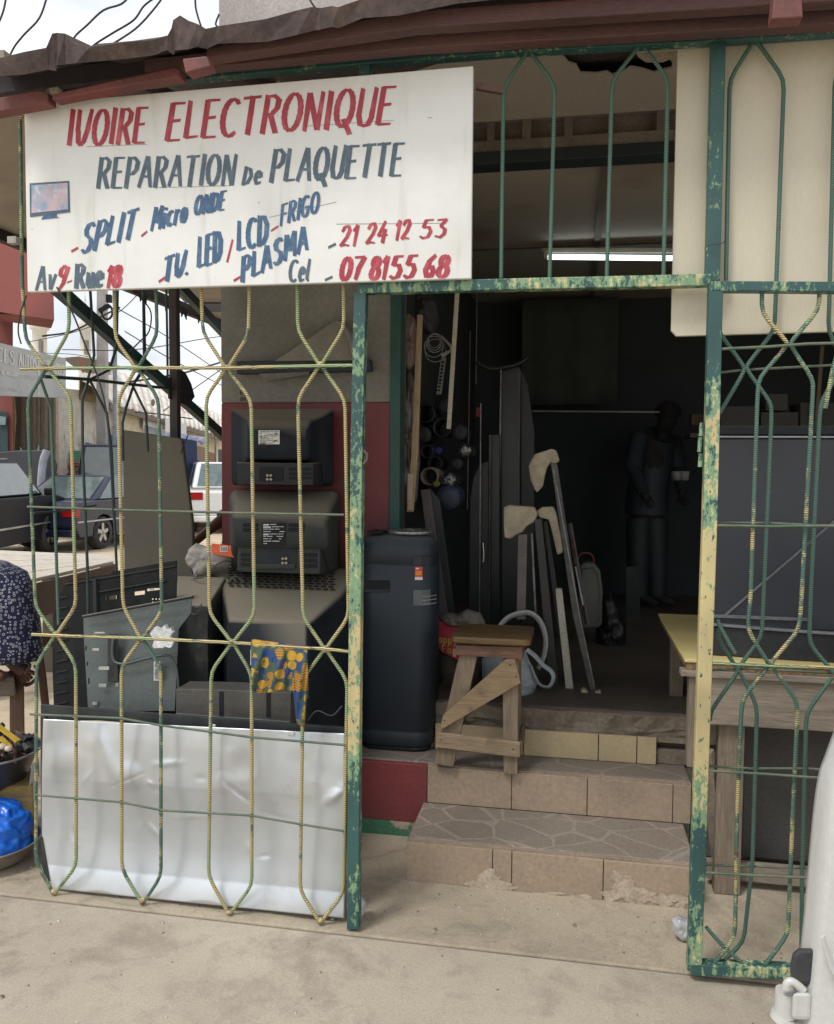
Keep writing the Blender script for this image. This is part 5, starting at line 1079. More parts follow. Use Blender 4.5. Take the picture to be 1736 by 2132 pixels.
leg(lx0, lx1, yf0+.046, yf0+.10, .004); leg(xl0+.02, xl0+.08, yf0+.012, yf0+.07, .50, 'leg_block'); leg(xl0+.05, xl0+.11, yb0-.12, yb0-.05, .004); leg(1.9, 1.96, yf0+.046, yf0+.1, .004); leg(1.9, 1.96, yb0-.12, yb0-.05, .004)
b = MB(); z_a = PY(1600, 1800, yf0+.11).z; z_b = PY(1600, 1838, yf0+.11).z; b.box(lx0-.02, 1.95, yf0+.101, yf0+.13, z_b, z_a); b.build('stretcher', W6, tb, bevel=.003)
b = MB(); b.box(lx1, 1.95, yf0+.5, yf0+.53, .55, .62); b.build('stretcher', W6, tb, bevel=.003)
b = MB(); b.bar(PY(1470, 1560, yf0+.05), PY(1500, 1820, yf0+.2), .05, .03); b.build('side_brace', W6, tb, bevel=.003)
b = MB(); b.box(lx1+.05, 1.85, .75, .80, .05, .70); tag(b.build('shade_sheet', M('under-table shade', (.085, .08, .075), (.065, .06, .058), sc=3, rough=.7), bevel=.004), 'added dark sheet standing in for the shade under the work table', 'board')  # added sheet, coloured dark to paint the shade below the table

# the large dark set on the table
ys_ = yf0+.09
tv = thing('large_television', 'very large dark grey flat panel television standing on the yellow table', 'television', PY(1640, 1365, ys_))
sx0 = PY(1478, 1000, ys_).x; sx1 = sx0+1.15; sz0, sz1 = TZ+.11, PY(1600, 912, ys_).z
m_, n_, b_ = nodes('dusty dark screen'); v_ = coords(n_)
c_ = mix(n_, ramp(n_, noise(n_, v_, 2.2, 5), .4, .65), (.034, .037, .045), (.046, .049, .058)); n_.links.new(c_, b_.inputs['Base Color']); b_.inputs['Roughness'].default_value = .42
b = MB(); b.box(sx0, sx1, ys_, ys_+.10, sz0, sz1); b.build('screen', m_, tv, bevel=.006)
b = MB(); b.bar((sx0-.005, ys_-.006, sz1+.004), (sx1, ys_-.006, sz1+.004), .02, .006); b.build('top_trim', M('silver trim', (.3, .31, .33), met=.6, rough=.3), tv)
b = MB(); b.box(sx0, sx1, ys_-.003, ys_+.10, sz1+.012, sz1+.045); b.build('top_bezel', M_PL, tv, bevel=.003)
zl = PY(1600, 1296, ys_).z
b = MB(); b.loft([[Vector((sx0-.01+ i*(sx1-sx0+.02)/14, ys_-.035*math.sin(i/14*math.pi)-.005, z)) for i in range(15)]+[Vector((sx1+.01, ys_+.09, z)), Vector((sx0-.01, ys_+.09, z))] for z in (TZ+.002, TZ+.05, sz0-.002)], smooth=False); b.build('lower_bezel', M('smooth dark bezel', (.03, .032, .037), rough=.35), tv, bevel=.004)
b = MB(); b.tube([Vector((sx0+i*(sx1-sx0)/20, ys_-.012-.03*math.sin(i/20*math.pi), sz0+.012-.012*math.sin(i/20*math.pi))) for i in range(21)], .008, 8, flat=.5); b.build('curved_trim', M('grey trim', (.16, .165, .18), rough=.3), tv)
b = MB(); b.bar(PY(1480, 1282, ys_-.008), PY(1690, 1290, ys_-.008), .006, .012); b.build('ledge_strip', M('grey trim', (.16, .165, .18)), tv)
b = MB(); b.bar(PY(1510, 1280, ys_-.004), PY(1740, 1082, ys_-.004), .004, .008); b.build('diagonal_strip', M('grey trim', (.16, .165, .18)), tv)

# ------------------------------------------------------------------ white van door, close at the right edge
M_VAN = M('white van paint', (.52, .52, .50), (.44, .43, .40), sc=3.5, lo=.45, hi=.75, rough=.35, bmp=.03, var=.05, coat=.3)
van = thing('van', 'white van rear corner with a black bumper block and door hinge at the right edge', 'van', PY(1800, 2131, -1.25))
YV = -1.35
e_ = [(1736, 1588), (1722, 1630), (1713, 1690), (1706, 1760), (1697, 1860), (1690, 1940), (1682, 2020), (1676, 2080), (1670, 2150), (1662, 2260), (1650, 2420)]
edge = smoothpath([PY(1850, 1380, YV), PY(1780, 1480, YV)]+[PY(x, y, YV) for x, y in e_], 3)
b = MB(); rows = []
for p in edge:
    r_ = [p+Vector((0, .03, 0))]
    for k in range(1, 9): a = k/8*math.pi/2; r_.append(p+Vector((.012*(1-math.cos(a)), .03-.06*math.sin(a), 0)))
    for k in range(1, 8): r_.append(p+Vector((.012+.2*k, -.03-.03*k, 0)))
    rows.append(r_)
W_ = len(rows[0]); vs = [q for r_ in rows for q in r_]; b.add(vs, [[i*W_+j, i*W_+j+1, (i+1)*W_+j+1, (i+1)*W_+j] for i in range(len(rows)-1) for j in range(W_-1)], True)
b.build('door_skin', M_VAN, van, solid=.012)
b = MB(); rows = [[p+Vector((.03, .04, 0)), p+Vector((1.4, .0, 0)), p+Vector((1.4, .9, .0)), p+Vector((.5, .9, 0))] for p in edge]; b.loft(rows, smooth=False); b.build('body', M('van inner', (.5, .5, .48)), van)
b = MB(); b.tube([p+Vector((.19, -.0375, 0)) for p in edge], .0022, 5); b.build('panel_seam', M('dark seam', (.08, .08, .08)), van)  # dark line marking the panel seam
b = MB(); b.tube(smoothpath([PY(x, y, YV-.055) for x, y in ((1712, 1950), (1722, 1985), (1740, 2030), (1790, 2090))], 4), .006, 8, flat=.4); b.build('pressed_crease', M_VAN, van)
b = MB(); b.loft([[PY(x, y, YV-.0+dy) for x, y in ((1646, 2052), (1644, 2010), (1650, 1984), (1662, 1974), (1700, 1974), (1700, 2052))] for dy in (-.02, .0, .07, .09)], smooth=False); b.build('bumper_block', M('black rubber', (.035, .037, .042), (.03, .03, .035), rough=.45), van, bevel=.008)
b = MB()
b.tube([PY(1637, 2062, YV), PY(1634, 2112, YV)], .017, 14); b.tube([PY(1634, 2112, YV), PY(1630, 2124, YV)], .021, 14)
b.loft([[PY(x, y, YV-.03+dy) for x, y in ((1650, 2066), (1690, 2066), (1688, 2124), (1648, 2122))] for dy in (0, .04)], smooth=False)
b.build('hinge', M_VAN, van, bevel=.006)
b = MB(); b.tube(smoothpath([PY(x, y, YV-.02) for x, y in ((1636, 2058), (1640, 2046), (1650, 2044), (1664, 2054), (1672, 2062))], 4), .007, 8); b.build('hinge_arm', M_VAN, van)

# litter
def litter(px, Y, label, seed):
    o = crumple('plastic_litter', px, Y, .05, M('clear crumpled plastic', (.45, .45, .46), (.3, .3, .32), sc=20, rough=.25, bmp=.4, bsc=50), seed, .012, n_=20); return tag(o, label, 'litter')
yg = PZ(752, 1912, .004).y
litter([(744, 1868), (752, 1866), (762, 1880), (760, 1900), (754, 1914), (744, 1912)], yg, 'crumpled clear plastic sachet beside the foot of the left post', 3)
yg = PZ(1410, 1955, .004).y
litter([(1397, 1912), (1412, 1906), (1436, 1916), (1450, 1930), (1446, 1950), (1420, 1956), (1402, 1942)], yg, 'crumpled clear plastic bag beside the foot of the gate leaf', 4)
# ================================================================== STREET
FARK = 1.0
def PF(x, y, t): return PD(x, y, t*1.6)
def slabt(name, pts, th, mat, parent=None, bevel=.01, label=None, sub=None):
    """outline given as (px, py, distance along the view)"""
    P_ = [PD(p[0], p[1], p[2]*FARK) for p in pts]
    if len(pts) > 3 and len({round(p[2], 3) for p in pts}) > 1:
        n_ = (P_[1]-P_[0]).cross(P_[2]-P_[0])
        if n_.length > 1e-6:
            for i in range(3, len(P_)):
                r_ = P_[i]-CAM; den = r_.dot(n_)
                if abs(den) > 1e-6:
                    k_ = (P_[0]-CAM).dot(n_)/den
                    if .6 < k_ < 1.7: P_[i] = CAM+r_*k_
    d_ = sum(P_, Vector())/len(P_)-CAM; d_.z = 0; d_.normalize()
    b = MB(); b.slab(P_, d_*th); return b.build(name, mat, parent, bevel=bevel, label=label)
def planepj(p0, p1, p2):
    a, b_, c = PD(*p0), PD(*p1), PD(*p2); n = (b_-a).cross(c-a).normalized()
    def f(x, y): d_ = ray(x, y); return CAM + d_*((a-CAM).dot(n)/d_.dot(n))
    return f
def planepf(p0, p1, p2): return planepj(*[(p[0], p[1], p[2]*1.6) for p in (p0, p1, p2)])
def mold(name, c1, c2, sc=1.2, lo=.45, hi=.6):
    m, n, b = nodes(name); v = coords(n, (1, 1, .25), rand=False); v1 = coords(n, rand=False)
    c = mix(n, ramp(n, noise(n, v, sc, 8, .7), lo, hi), c1, c2); c = mix(n, 1.0, c, ramp(n, noise(n, v1, 6, 5), .3, .7, (.8,)*3+(1,), (1.1,)*3+(1,)), 'MULTIPLY')
    n.links.new(c, b.inputs['Base Color']); b.inputs['Roughness'].default_value = .9; return m
M_TERR = M('terracotta red render', (.25, .075, .065), (.19, .06, .055), sc=.6, rough=.8)
M_MOLD = mold('mouldy white wall', (.58, .54, .46), (.09, .085, .075), 1.0, .5, .62)
M_CREAMW = mold('stained cream wall', (.60, .54, .42), (.32, .28, .22), 1.0, .56, .72)
M_TIN = M('pale rusting tin roof', (.62, .58, .52), (.42, .27, .2), sc=1.2, lo=.5, hi=.7, rough=.6, scale=(1, 1, 1))
M_SHED = wood('grey shed plank', (.20, .165, .125), (.10, .085, .07), 'z')
M_CONCP = M('concrete pole', (.42, .41, .39), (.34, .33, .31), sc=3, rough=.85)

FARK = 1.6
t = thing('red_building', 'terracotta red building with a jutting balcony at the far left', 'building', PF(-30, 1150, 12))
slabt('balcony', [(-120, 380, 11), (108, 470, 11), (113, 667, 11), (-120, 632, 11)], 1.2, M_TERR, t)
slabt('balcony_underside', [(-120, 634, 11.3), (108, 664, 11.3), (60, 645, 13), (-120, 640, 13)], .05, M('underside', (.10, .05, .05)), t)
slabt('wall', [(-120, 400, 12.3), (27, 400, 12.3), (27, 1165, 12.3), (-120, 1165, 12.3)], 2, M_TERR, t)
f_ = slabt('door', [(-40, 850, 12.25), (16, 858, 12.25), (17, 1000, 12.25), (-40, 1000, 12.25)], .04, M('teal dark door', (.02, .05, .06)), t)
slabt('door_pane', [(-6, 866, 12.2), (12, 868, 12.2), (12, 885, 12.2), (-6, 885, 12.2)], .02, M('door pane', (.2, .28, .3)), f_)
t = thing('shop_billboard', 'large faded grey car parts billboard with white lettering', 'billboard', PF(60, 825, 10))
B0, B1, B2 = (-60, 700, 9.4), (137, 746, 12.2), (137, 829, 12.2)
slabt('board', [B0, B1, B2, (-60, 822, 9.4)], .06, M('faded grey board', (.38, .39, .39), (.32, .33, .33), sc=1, rough=.6), t)
fb = planepf(B0, B1, B2); pj = lambda x, y: fb(x, y)+(CAM-fb(x, y)).normalized()*.03
M_PALE = M('pale lettering', (.62, .62, .6), rough=.6)
for w_, p_, q_, h_, k_ in (('PIECES', (-34, 742), (30, 760), 27, 3.4), ('AUTOS', (40, 762), (77, 772), 27, 3.4), ('AUTO', (88, 774), (106, 776), 24, 3), ('ACCES', (111, 778), (134, 782), 22, 3)): b = MB(); letter(b, w_, p_, q_, h_, k_, pj); b.build('lettering', M_PALE, t)
for w_, p_, q_, h_, k_ in (('DE', (2, 780), (10, 781), 9, 1.6), ('MARQUES', (14, 782), (42, 786), 9, 1.6), ('DIVERS', (46, 787), (76, 790), 8, 1.5), ('CARTONNES', (2, 812), (48, 816), 7, 1.3)): b = MB(); letter(b, w_, p_, q_, h_, k_, pj); b.build('lettering', M_PALE, t)
b = MB(); b.slab([pj(80, 728), pj(81.5, 728), pj(81.5, 824), pj(80, 822)], (0, -.01, 0)); b.build('seam', M_WHITE, t)
t = thing('plank_shack', 'grey brown plank shack below the billboard', 'shack', PF(70, 1000, 12.8))
for i, x in enumerate(range(20, 116, 8)):
    slabt('plank', [(x, 820, 12.6+.02*(i % 3)), (x+8.1, 820, 12.6+.02*(i % 3)), (x+8.3+random.uniform(-.5, .5), 1060, 12.6+.02*(i % 3)), (x-.2, 1060, 12.6+.02*(i % 3))], .03, M_SHED, t)
slabt('plank', [(14, 818, 12.4), (30, 822, 12.4), (34, 870, 12.4), (26, 1000, 12.4), (20, 1000, 12.4)], .05, M('straw plank', (.4, .33, .17)), t)
o = slabt('green_crate', [(42, 930, 12.2), (48, 940, 12.2), (76, 940, 12.2), (82, 924, 12.2), (80, 985, 12.2), (42, 985, 12.2)], .3, M('pale green paint', (.15, .27, .23))); tag(o, 'pale green wooden crate against the plank shack', 'crate')
# mouldy house
t = thing('mouldy_house', 'white house wall streaked with black mould and a small green door', 'house', PF(180, 1100, 15))
slabt('wall', [(112, 806, 14.6), (242, 820, 16.5), (242, 1110, 16.5), (112, 1120, 14.6)], .3, M_MOLD, t)
slabt('pilaster', [(112, 808, 14.4), (122, 808, 14.4), (122, 1110, 14.4), (112, 1110, 14.4)], .1, M_CREAMW, t)
o = slabt('door', [(151, 938, 15.0), (192, 940, 15.6), (192, 1100, 15.6), (151, 1100, 15.0)], .03, M('house green door', (.02, .20, .09), (.02, .16, .08), sc=1), t)
slabt('door_jamb', [(180, 940, 15.35), (193, 940, 15.6), (193, 1100, 15.6), (180, 1100, 15.35)], .02, M('brown jamb', (.05, .04, .035)), t)  # narrow dark brown strip along the door's right side
fb2 = planepf((112, 806, 14.55), (242, 820, 16.45), (242, 1110, 16.45)); b = MB(); letter(b, '44', (170, 926), (182, 926), 13, 2.6, lambda x, y: fb2(x, y)+(CAM-fb2(x, y)).normalized()*.12); b.build('lettering', M('pale blue number', (.35, .5, .65)), t)
slabt('rubble_gable', [(165, 778, 15.3), (212, 790, 15.7), (212, 840, 15.7), (165, 832, 15.3)], .1, M('ochre patch wall', (.26, .2, .1), (.12, .1, .07), sc=3), t)
slabt('rear_roof', [(130, 745, 17), (165, 742, 17), (235, 755, 19), (240, 790, 19), (165, 772, 17)], .2, M('dark old roof', (.12, .11, .10)), t)
slabt('chimney_block', [(165, 752, 16.6), (175, 752, 16.6), (175, 778, 16.6), (165, 778, 16.6)], .3, M_TERR, t)
slabt('roof', [(164, 766, 15.2), (172, 776, 15.2), (240, 782, 16.5), (240, 840, 15.2), (200, 810, 14.8), (166, 790, 15)], .08, M_TIN, t)
# long low building
t = thing('long_building', 'long low cream building with a pale corrugated tin roof running down the street', 'building', PF(350, 1080, 18))
slabt('wall', [(238, 838, 16.4), (480, 900, 26), (480, 1080, 26), (238, 1100, 16.4)], .4, M_CREAMW, t)
b = MB()
top_ = [PF(205, 755, 20), PF(480, 872, 30)]; bot_ = [PF(225, 838, 15.6), PF(480, 915, 24.5)]
def rf(u, v): p = top_[0].lerp(top_[1], u).lerp(bot_[0].lerp(bot_[1], u), v); return p+Vector((0, 0, .035*math.sin(u*150)))
b.grid(rf, 300, 4); b.build('roof', M_TIN, t, solid=.03)
b = MB(); b.bar(bot_[0]+Vector((0, 0, -.1)), bot_[1]+Vector((0, 0, -.1)), .1, .16); b.build('eave', M('brown eave board', (.16, .12, .09)), t)  # brown board along the lower roof edge
for i, (x0, x1, y0, y1, tt, mt) in enumerate(((298, 338, 862, 893, 17.8, M('white sheet', (.62, .63, .63), (.55, .56, .56))), (344, 360, 872, 902, 18.2, M('white sheet', (.6, .6, .6))), (366, 388, 878, 906, 19, M('white sheet', (.6, .6, .6))))):
    slabt('wall_sheet', [(x0, y0, tt), (x1, y0+(x1-x0)*.25, tt+.8), (x1, y1+4, tt+.8), (x0, y1, tt)], .05, mt, t)
slabt('window', [(454, 935, 21), (470, 937, 21.4), (470, 985, 21.4), (454, 985, 21)], .05, M('dark green window', (.03, .06, .05)), t)
slabt('plank_door', [(410, 928, 18.8), (431, 932, 19.6), (431, 1070, 19.6), (410, 1070, 18.8)], .06, wood('brown door planks', (.25, .16, .1), (.14, .1, .07), 'z'), t)
slabt('inner_door', [(434, 940, 20), (448, 944, 20.3), (448, 1060, 20.3), (434, 1060, 20)], .06, wood('red brown door', (.30, .15, .09), (.2, .1, .07), 'z'), t)
b = MB()
for x, y, s in ((262, 868, 9), (296, 880, 6), (275, 850, 5), (300, 905, 7), (318, 838, 6)): b.slab([PF(x+s*math.cos(a)*.7, y+s*math.sin(a)*1.4, 16.9+.033*(x-250)) for a in (0, .9, 2, 2.8, 3.9, 5.2)], (0, .02, 0))
b.build('broken_plaster', M('broken plaster', (.16, .13, .10)), t)
t = thing('street_awning', 'faded blue tattered awning in front of the long building', 'awning', PF(420, 930, 17))
b = MB(); b.grid(lambda u, v: PF(322+u*115, 896+u*16+v*(12+3*math.sin(u*40)), 15.5+u*1.5)+Vector((0, -.5*v, 0)), 40, 3); b.build('cloth', M('faded blue cloth', (.14, .16, .30), (.3, .3, .38), sc=3), t, solid=.02)
b = MB(); b.tube([PF(448, 905, 17), PF(450, 1060, 17)], .03, 6); b.build('awning_pole', M_MET, t); b = MB(); b.tube([PF(330, 900, 15.6), PF(332, 1090, 15.6)], .03, 6); b.build('awning_pole', M_MET, t)
o = slabt('blank_sign', [(300, 884, 14.5), (345, 896, 14.8), (345, 930, 14.8), (300, 925, 14.5)], .05, M('blurred grey sign', (.40, .41, .42), (.2, .2, .2), sc=1.5)); tag(o, 'grey sign panel hanging under the tin roof eave', 'sign')
o = slabt('blue_kiosk', [(356, 908, 13.6), (410, 918, 13.9), (414, 1090, 13.9), (356, 1095, 13.6)], 1.4, M('deep blue sheet iron', (.007, .02, .085), (.005, .015, .055), sc=2, rough=.5), None); tag(o, 'deep blue sheet iron kiosk behind the fibreboard', 'kiosk')
o = slabt('blue_cabin', [(228, 905, 14.2), (256, 908, 14.2), (256, 940, 14.2), (228, 936, 14.2)], .5, M('bright blue rail', (.10, .22, .40))); tag(o, 'small bright blue cabin top behind the navy van', 'cabin')

FARK = 1.0
# poles, minarets, wires
t = thing('utility_pole', 'tall grey concrete utility pole with a coiled cable', 'pole', PD(214, 1150, 22.5))
b = MB(); b.hexa([PD(199, 1190, 22.5), PD(221, 1190, 22.5), PD(221, 1190, 22.5)+Vector((0, .2, 0)), PD(199, 1190, 22.5)+Vector((0, .2, 0))], [PD(202, 300, 22.5), PD(216, 300, 22.5), PD(216, 300, 22.5)+Vector((0, .15, 0)), PD(202, 300, 22.5)+Vector((0, .15, 0))]); b.build('shaft', M_CONCP, t, bevel=.01)
b = MB(); b.tube([PD(223+11*math.cos(a*.3), 650+15*math.sin(a*.3), 22.3) for a in range(21)], .03, 6, closed=True); b.build('cable_coil', M_SLOT, t)
b = MB(); b.bar(PD(206, 648, 22.3), PD(228, 636, 22.3), .1, .1); b.bar(PD(222, 622, 22.3), PD(232, 622, 22.3), .14, .2); b.build('cable_clamp', M_SLOT, t)
b = MB(); b.tube([PD(238, 1100, 22.0), PD(240, 560, 22.0)], .055, 10); tag(b.build('metal_pole', M('blue grey pole', (.27, .30, .33))), 'slim blue grey metal pole beside the concrete utility pole', 'pole')
M_MIN = M('white minaret', (.72, .70, .64), (.62, .6, .55), sc=.2, rough=.8)
def minaret(cx, y0, label, k=1.0, base=790, dome=True):
    T_ = 60; t = thing('minaret', label, 'minaret', PD(cx, base, T_), group='white minarets beyond the street roofs'); s = T_/FPX
    c0 = PD(cx, base, T_); H_ = lambda y: (base-y)*s
    b = MB(); prof = [(17*k*s, -12), (17*k*s, H_(765)), (11*k*s, H_(752)), (11*k*s, H_(690)), (15*k*s, H_(687)), (15*k*s, H_(668)), (8*k*s, H_(665)), (8*k*s, H_(655))]
    if dome: prof += [(9*k*s, H_(648)), (5*k*s, H_(638)), (1.5*k*s, H_(632)), (2.2*k*s, H_(626)), (.4*s, H_(610))]
    b.lathe(c0, prof, 8); b.build('tower', M_MIN, t)
    b = MB(); b.slab([PD(cx-4, 708, T_-1), PD(cx+1, 708, T_-1), PD(cx+1, 738, T_-1), PD(cx-4, 738, T_-1)], (0, .3, 0)); b.build('opening', M('minaret opening', (.2, .18, .15)), t)
minaret(179, 610, 'white minaret with a spired finial left of the concrete pole')
minaret(84, 640, 'stubbier white minaret just right of the red balcony', 1.3, 790, False)
def wire(pts, r, label, nm='overhead_wire', grp='overhead wires'):
    b = MB(); b.tube(smoothpath([PD(*p) for p in pts], 5), r, 5); return tag(b.build(nm, M('black cable', (.02, .02, .022), rough=.6)), label, 'wire', grp)
T1 = 4.2
for pts, lb in (([(14, -10, T1), (8, 20, T1), (0, 42, T1), (-10, 60, T1)], 'leftmost loose wire dropping to the roof edge'),
                ([(100, -12, T1), (82, 38, T1), (48, 75, T1), (26, 105, T1), (9, 150, T1)], 'second loose wire curving down to the roof edge from the left'),
                ([(272, -10, T1), (252, 9, T1), (215, 22, T1), (180, 54, T1), (158, 74, T1), (150, 90, T1)], 'loose wire reaching the first roof hump'),
                ([(330, -10, T1), (300, 12, T1), (278, 42, T1), (236, 68, T1), (198, 92, T1), (180, 110, T1)], 'wavy loose wire right of the first roof hump'),
                ([(345, -14, T1), (320, 20, T1), (280, 62, T1), (215, 104, T1), (195, 120, T1)], 'smooth loose wire crossing just right of the wavy one'),
                ([(406, -10, T1), (408, 20, T1), (418, 54, T1), (425, 70, T1)], 'short wire dropping behind the second roof hump'),
                ([(640, -8, T1), (654, 14, T1), (672, 34, T1)], 'short wire crossing the upper grey wall'),
                ([(455, 58, 4.5), (449, 50, 4.5), (456, 30, 4.5)], 'wire beside the corner of the upper grey wall')): wire(pts, .0052, lb)
for i, (pts, lb) in enumerate((([(88, 700, 20), (150, 690, 20), (205, 662, 20), (250, 640, 20)], 'thick black cable reaching the coil on the utility pole'),
            ([(130, 728, 22), (280, 728, 20), (420, 706, 22), (480, 698, 24)], 'upper slack wire behind the brown post'), ([(60, 712, 25), (160, 690, 24), (240, 655, 22), (300, 600, 20)], 'wire rising from the left minaret to the right'),
            ([(240, 640, 18), (330, 690, 20), (400, 735, 22), (480, 790, 24)], 'wire sloping down right across the pale sky'), ([(260, 690, 18), (360, 750, 20), (480, 812, 24)], 'fainter wire sloping down right below it'),
            ([(262, 796, 16), (330, 786, 17), (400, 772, 18), (480, 748, 20)], 'thickest wire rising right behind the brown post'), ([(340, 856, 20), (400, 812, 20), (480, 755, 20)], 'diagonal wire rising right above the tin roof'),
            ([(90, 735, 30), (180, 742, 30), (300, 780, 30)], 'thin wire past the left minaret toward the poles'), ([(280, 858, 14), (330, 862, 14), (400, 872, 15)], 'low wire along the cream wall'))):
    wire(pts, .022 if 'hick' in lb else .012, lb)
for pts, lb in (([(118, 598, 2.6), (150, 650, 2.6), (178, 720, 2.6), (205, 790, 2.6), (222, 860, 2.6), (230, 960, 2.6), (236, 1080, 2.6)], 'thin cable trailing down just behind the grille'),
                ([(268, 600, 3.2), (294, 622, 3.2), (314, 650, 3.2), (310, 690, 3.2), (290, 712, 3.2), (270, 732, 3.2)], 'bowed cable hanging in front of the sky by the grille'),
                ([(55, 615, 3), (42, 655, 3), (38, 690, 3), (44, 716, 3)], 'pale wire dangling below the red balcony'), ([(392, 905, 4), (384, 922, 4), (376, 945, 4)], 'short cable stub near the brace')):
    wire(pts, .0028, lb, 'hanging_cable', 'hanging cables')

# ------------------------------------------------------------------ vehicles
M_TYRE = M('tyre', (.03, .03, .03), (.05, .045, .04), rough=.9); M_RIM = M('alloy rim', (.5, .5, .5), rough=.3, met=.7)
M_GL = glass('car glass', (.10, .13, .13)); M_RED_L = M('tail lamp', (.35, .01, .01), rough=.2, bmp=0)
def car(name, label, pos, heading, L, W_, H_, belt, hood, cab, paint, suv=False, wr=.33, anchor=(0, 0), rear_low=False, sill=.28):
    """cab = (windscreen base, roof front, roof rear, rear window base) measured from the front"""
    t = thing(name, label, 'car' if not suv else 'suv', (0, 0, 0))
    fx, rx = .17*L, .80*L
    def P_(x, y, z): return Vector((L/2-x, y, z))
    prof = [(0.03*L, sill)]
    def archp(cx): return [(cx-wr*1.18, sill)]+[(cx-wr*1.18*math.cos(a), sill+.02+wr*1.2*math.sin(a)) for a in [math.pi*k/8 for k in range(1, 8)]]+[(cx+wr*1.18, sill)]
    prof += archp(fx)+archp(rx)+[(.97*L, sill), (L, sill+.2), (L-.01, belt-.12), (.975*L, belt), (cab[3]*L, belt+.01), (cab[0]*L, belt), (.5*cab[0]*L, (belt+hood)/2+.03), (.03*L, hood), (0, hood-.18), (0, sill+.15)]
    b = MB(); n_ = len(prof); rings = []
    for y, k in ((-W_/2, 1), (-W_/2+.02, 1), (W_/2-.02, 1), (W_/2, 1)): rings.append([P_(x, y, z) for x, z in prof])
    b.loft(rings, smooth=False); b.build('body', paint, t, bevel=.045, seg=3)
    # cabin
    low = lambda x, s: P_(x*L, s*(W_/2-.05), belt); hi = lambda x, s: P_(x*L, s*(W_/2-.20), H_)
    b = MB(); b.hexa([low(cab[0], -1), low(cab[0], 1), low(cab[3], 1), low(cab[3], -1)], [hi(cab[1], -1), hi(cab[1], 1), hi(cab[2], 1), hi(cab[2], -1)]); b.build('cabin', paint, t, bevel=.06, seg=3)
    def pane(quad, nm):
        c = sum(quad, Vector())/4; q = [c+(p-c)*.86 for p in quad]; nn = (quad[1]-quad[0]).cross(quad[3]-quad[0]).normalized()
        if nn.dot(c-Vector((0, 0, belt))) < 0: nn = -nn
        b = MB(); b.slab([p+nn*.004 for p in q], nn*.008); b.build(nm, M_GL, t, bevel=.003)
    for s in (-1, 1):
        mid = (cab[1]+cab[2])/2
        pane([low(cab[0]+.02, s), low(mid, s), hi(mid, s), hi(cab[1], s)], 'side_window'); pane([low(mid, s), low(cab[3]-.02, s), hi(cab[2], s), hi(mid, s)], 'side_window')
        b = MB(); b.box(L/2-(mid*L)-.15, L/2-(mid*L), s*(W_/2)-.012, s*(W_/2)+.022, belt-.15, belt-.12); b.build('door_handle', M_RIM, t, bevel=.004)
        b = MB(); b.box(L/2-cab[0]*L-.25, L/2-cab[0]*L-.1, min(s*(W_/2+.02), s*(W_/2+.17)), max(s*(W_/2+.02), s*(W_/2+.17)), belt, belt+.14); b.build('mirror', paint, t, bevel=.03)
        b = MB(); b.box(-L/2-.006, -L/2+.14, min(s*(W_/2-.3), s*(W_/2+.006)), max(s*(W_/2-.3), s*(W_/2+.006)), belt-.28, belt-.1); b.build('tail_light', M_RED_L, t, bevel=.01)
        b = MB(); b.box(L/2-.16, L/2+.006, min(s*(W_/2-.35), s*(W_/2+.006)), max(s*(W_/2-.35), s*(W_/2+.006)), hood-.22, hood-.08); b.build('headlight', M('headlamp', (.5, .52, .52), rough=.15), t, bevel=.02)
        b = MB(); b.box(-L/2+.05, L/2-.05, min(s*(W_/2-.002), s*(W_/2+.012)), max(s*(W_/2-.002), s*(W_/2+.012)), sill+.28, sill+.31); b.build('side_strip', M_RIM, t)
        for cx in (fx, rx):
            c = Vector((L/2-cx, s*(W_/2-.11), wr)); b = MB(); d_ = s
            b.lathe(c, [(wr*.62, -.1), (wr*.94, -.1), (wr, -.07), (wr, .07), (wr*.94, .1), (wr*.62, .1)], 28, 'y', cap=False); wh = b.build('wheel', M_TYRE, t)
            b = MB(); b.lathe(c, [(wr*.64, -.06), (wr*.64, .06), (wr*.60, .085*s if s > 0 else .06), (wr*.56, .04)], 24, 'y', cap=False)
            for k in range(5):
                a = k*2*math.pi/5+.3; e = Vector((math.cos(a), 0, math.sin(a))); b.bar(c+Vector((0, s*.07, 0)), c+Vector((0, s*.07, 0))+e*wr*.6, .07, .03, up=(0, 1, 0))
            b.lathe(c, [(.0, s*.085), (.06, s*.08), (.06, s*.03)], 12, 'y', cap=False); b.build('rim', M_RIM, wh)
    pane([low(cab[3], -1), low(cab[3], 1), hi(cab[2], 1), hi(cab[2], -1)], 'rear_window'); pane([low(cab[0], -1), low(cab[0], 1), hi(cab[1], 1), hi(cab[1], -1)], 'windscreen')
    b = MB(); b.box(-L/2-.012, -L/2+.002, -.26, .26, sill+.22, sill+.34); b.build('number_plate', M_WHITE, t, bevel=.002)
    b = MB(); b.box(-L/2-.05, -L/2+.02, -W_/2+.05, W_/2-.05, sill+.02, sill+.16); b.build('rear_bumper', paint, t, bevel=.03)
    if suv:
        for s in (-1, 1): b = MB(); b.bar(P_(cab[1]*L+.2, s*(W_/2-.28), H_+.03), P_(cab[2]*L-.1, s*(W_/2-.28), H_+.03), .035, .04); b.build('roof_rail', M_MET, t, bevel=.01)
    h = Vector(heading).normalized(); ang = math.atan2(h.y, h.x); t.rotation_euler = (0, 0, ang)
    ax, ay = anchor; side = Vector((-h.y, h.x))
    p = Vector(pos[:2])-h.xy*ax-side*ay; t.location = (p.x, p.y, -.06); return t
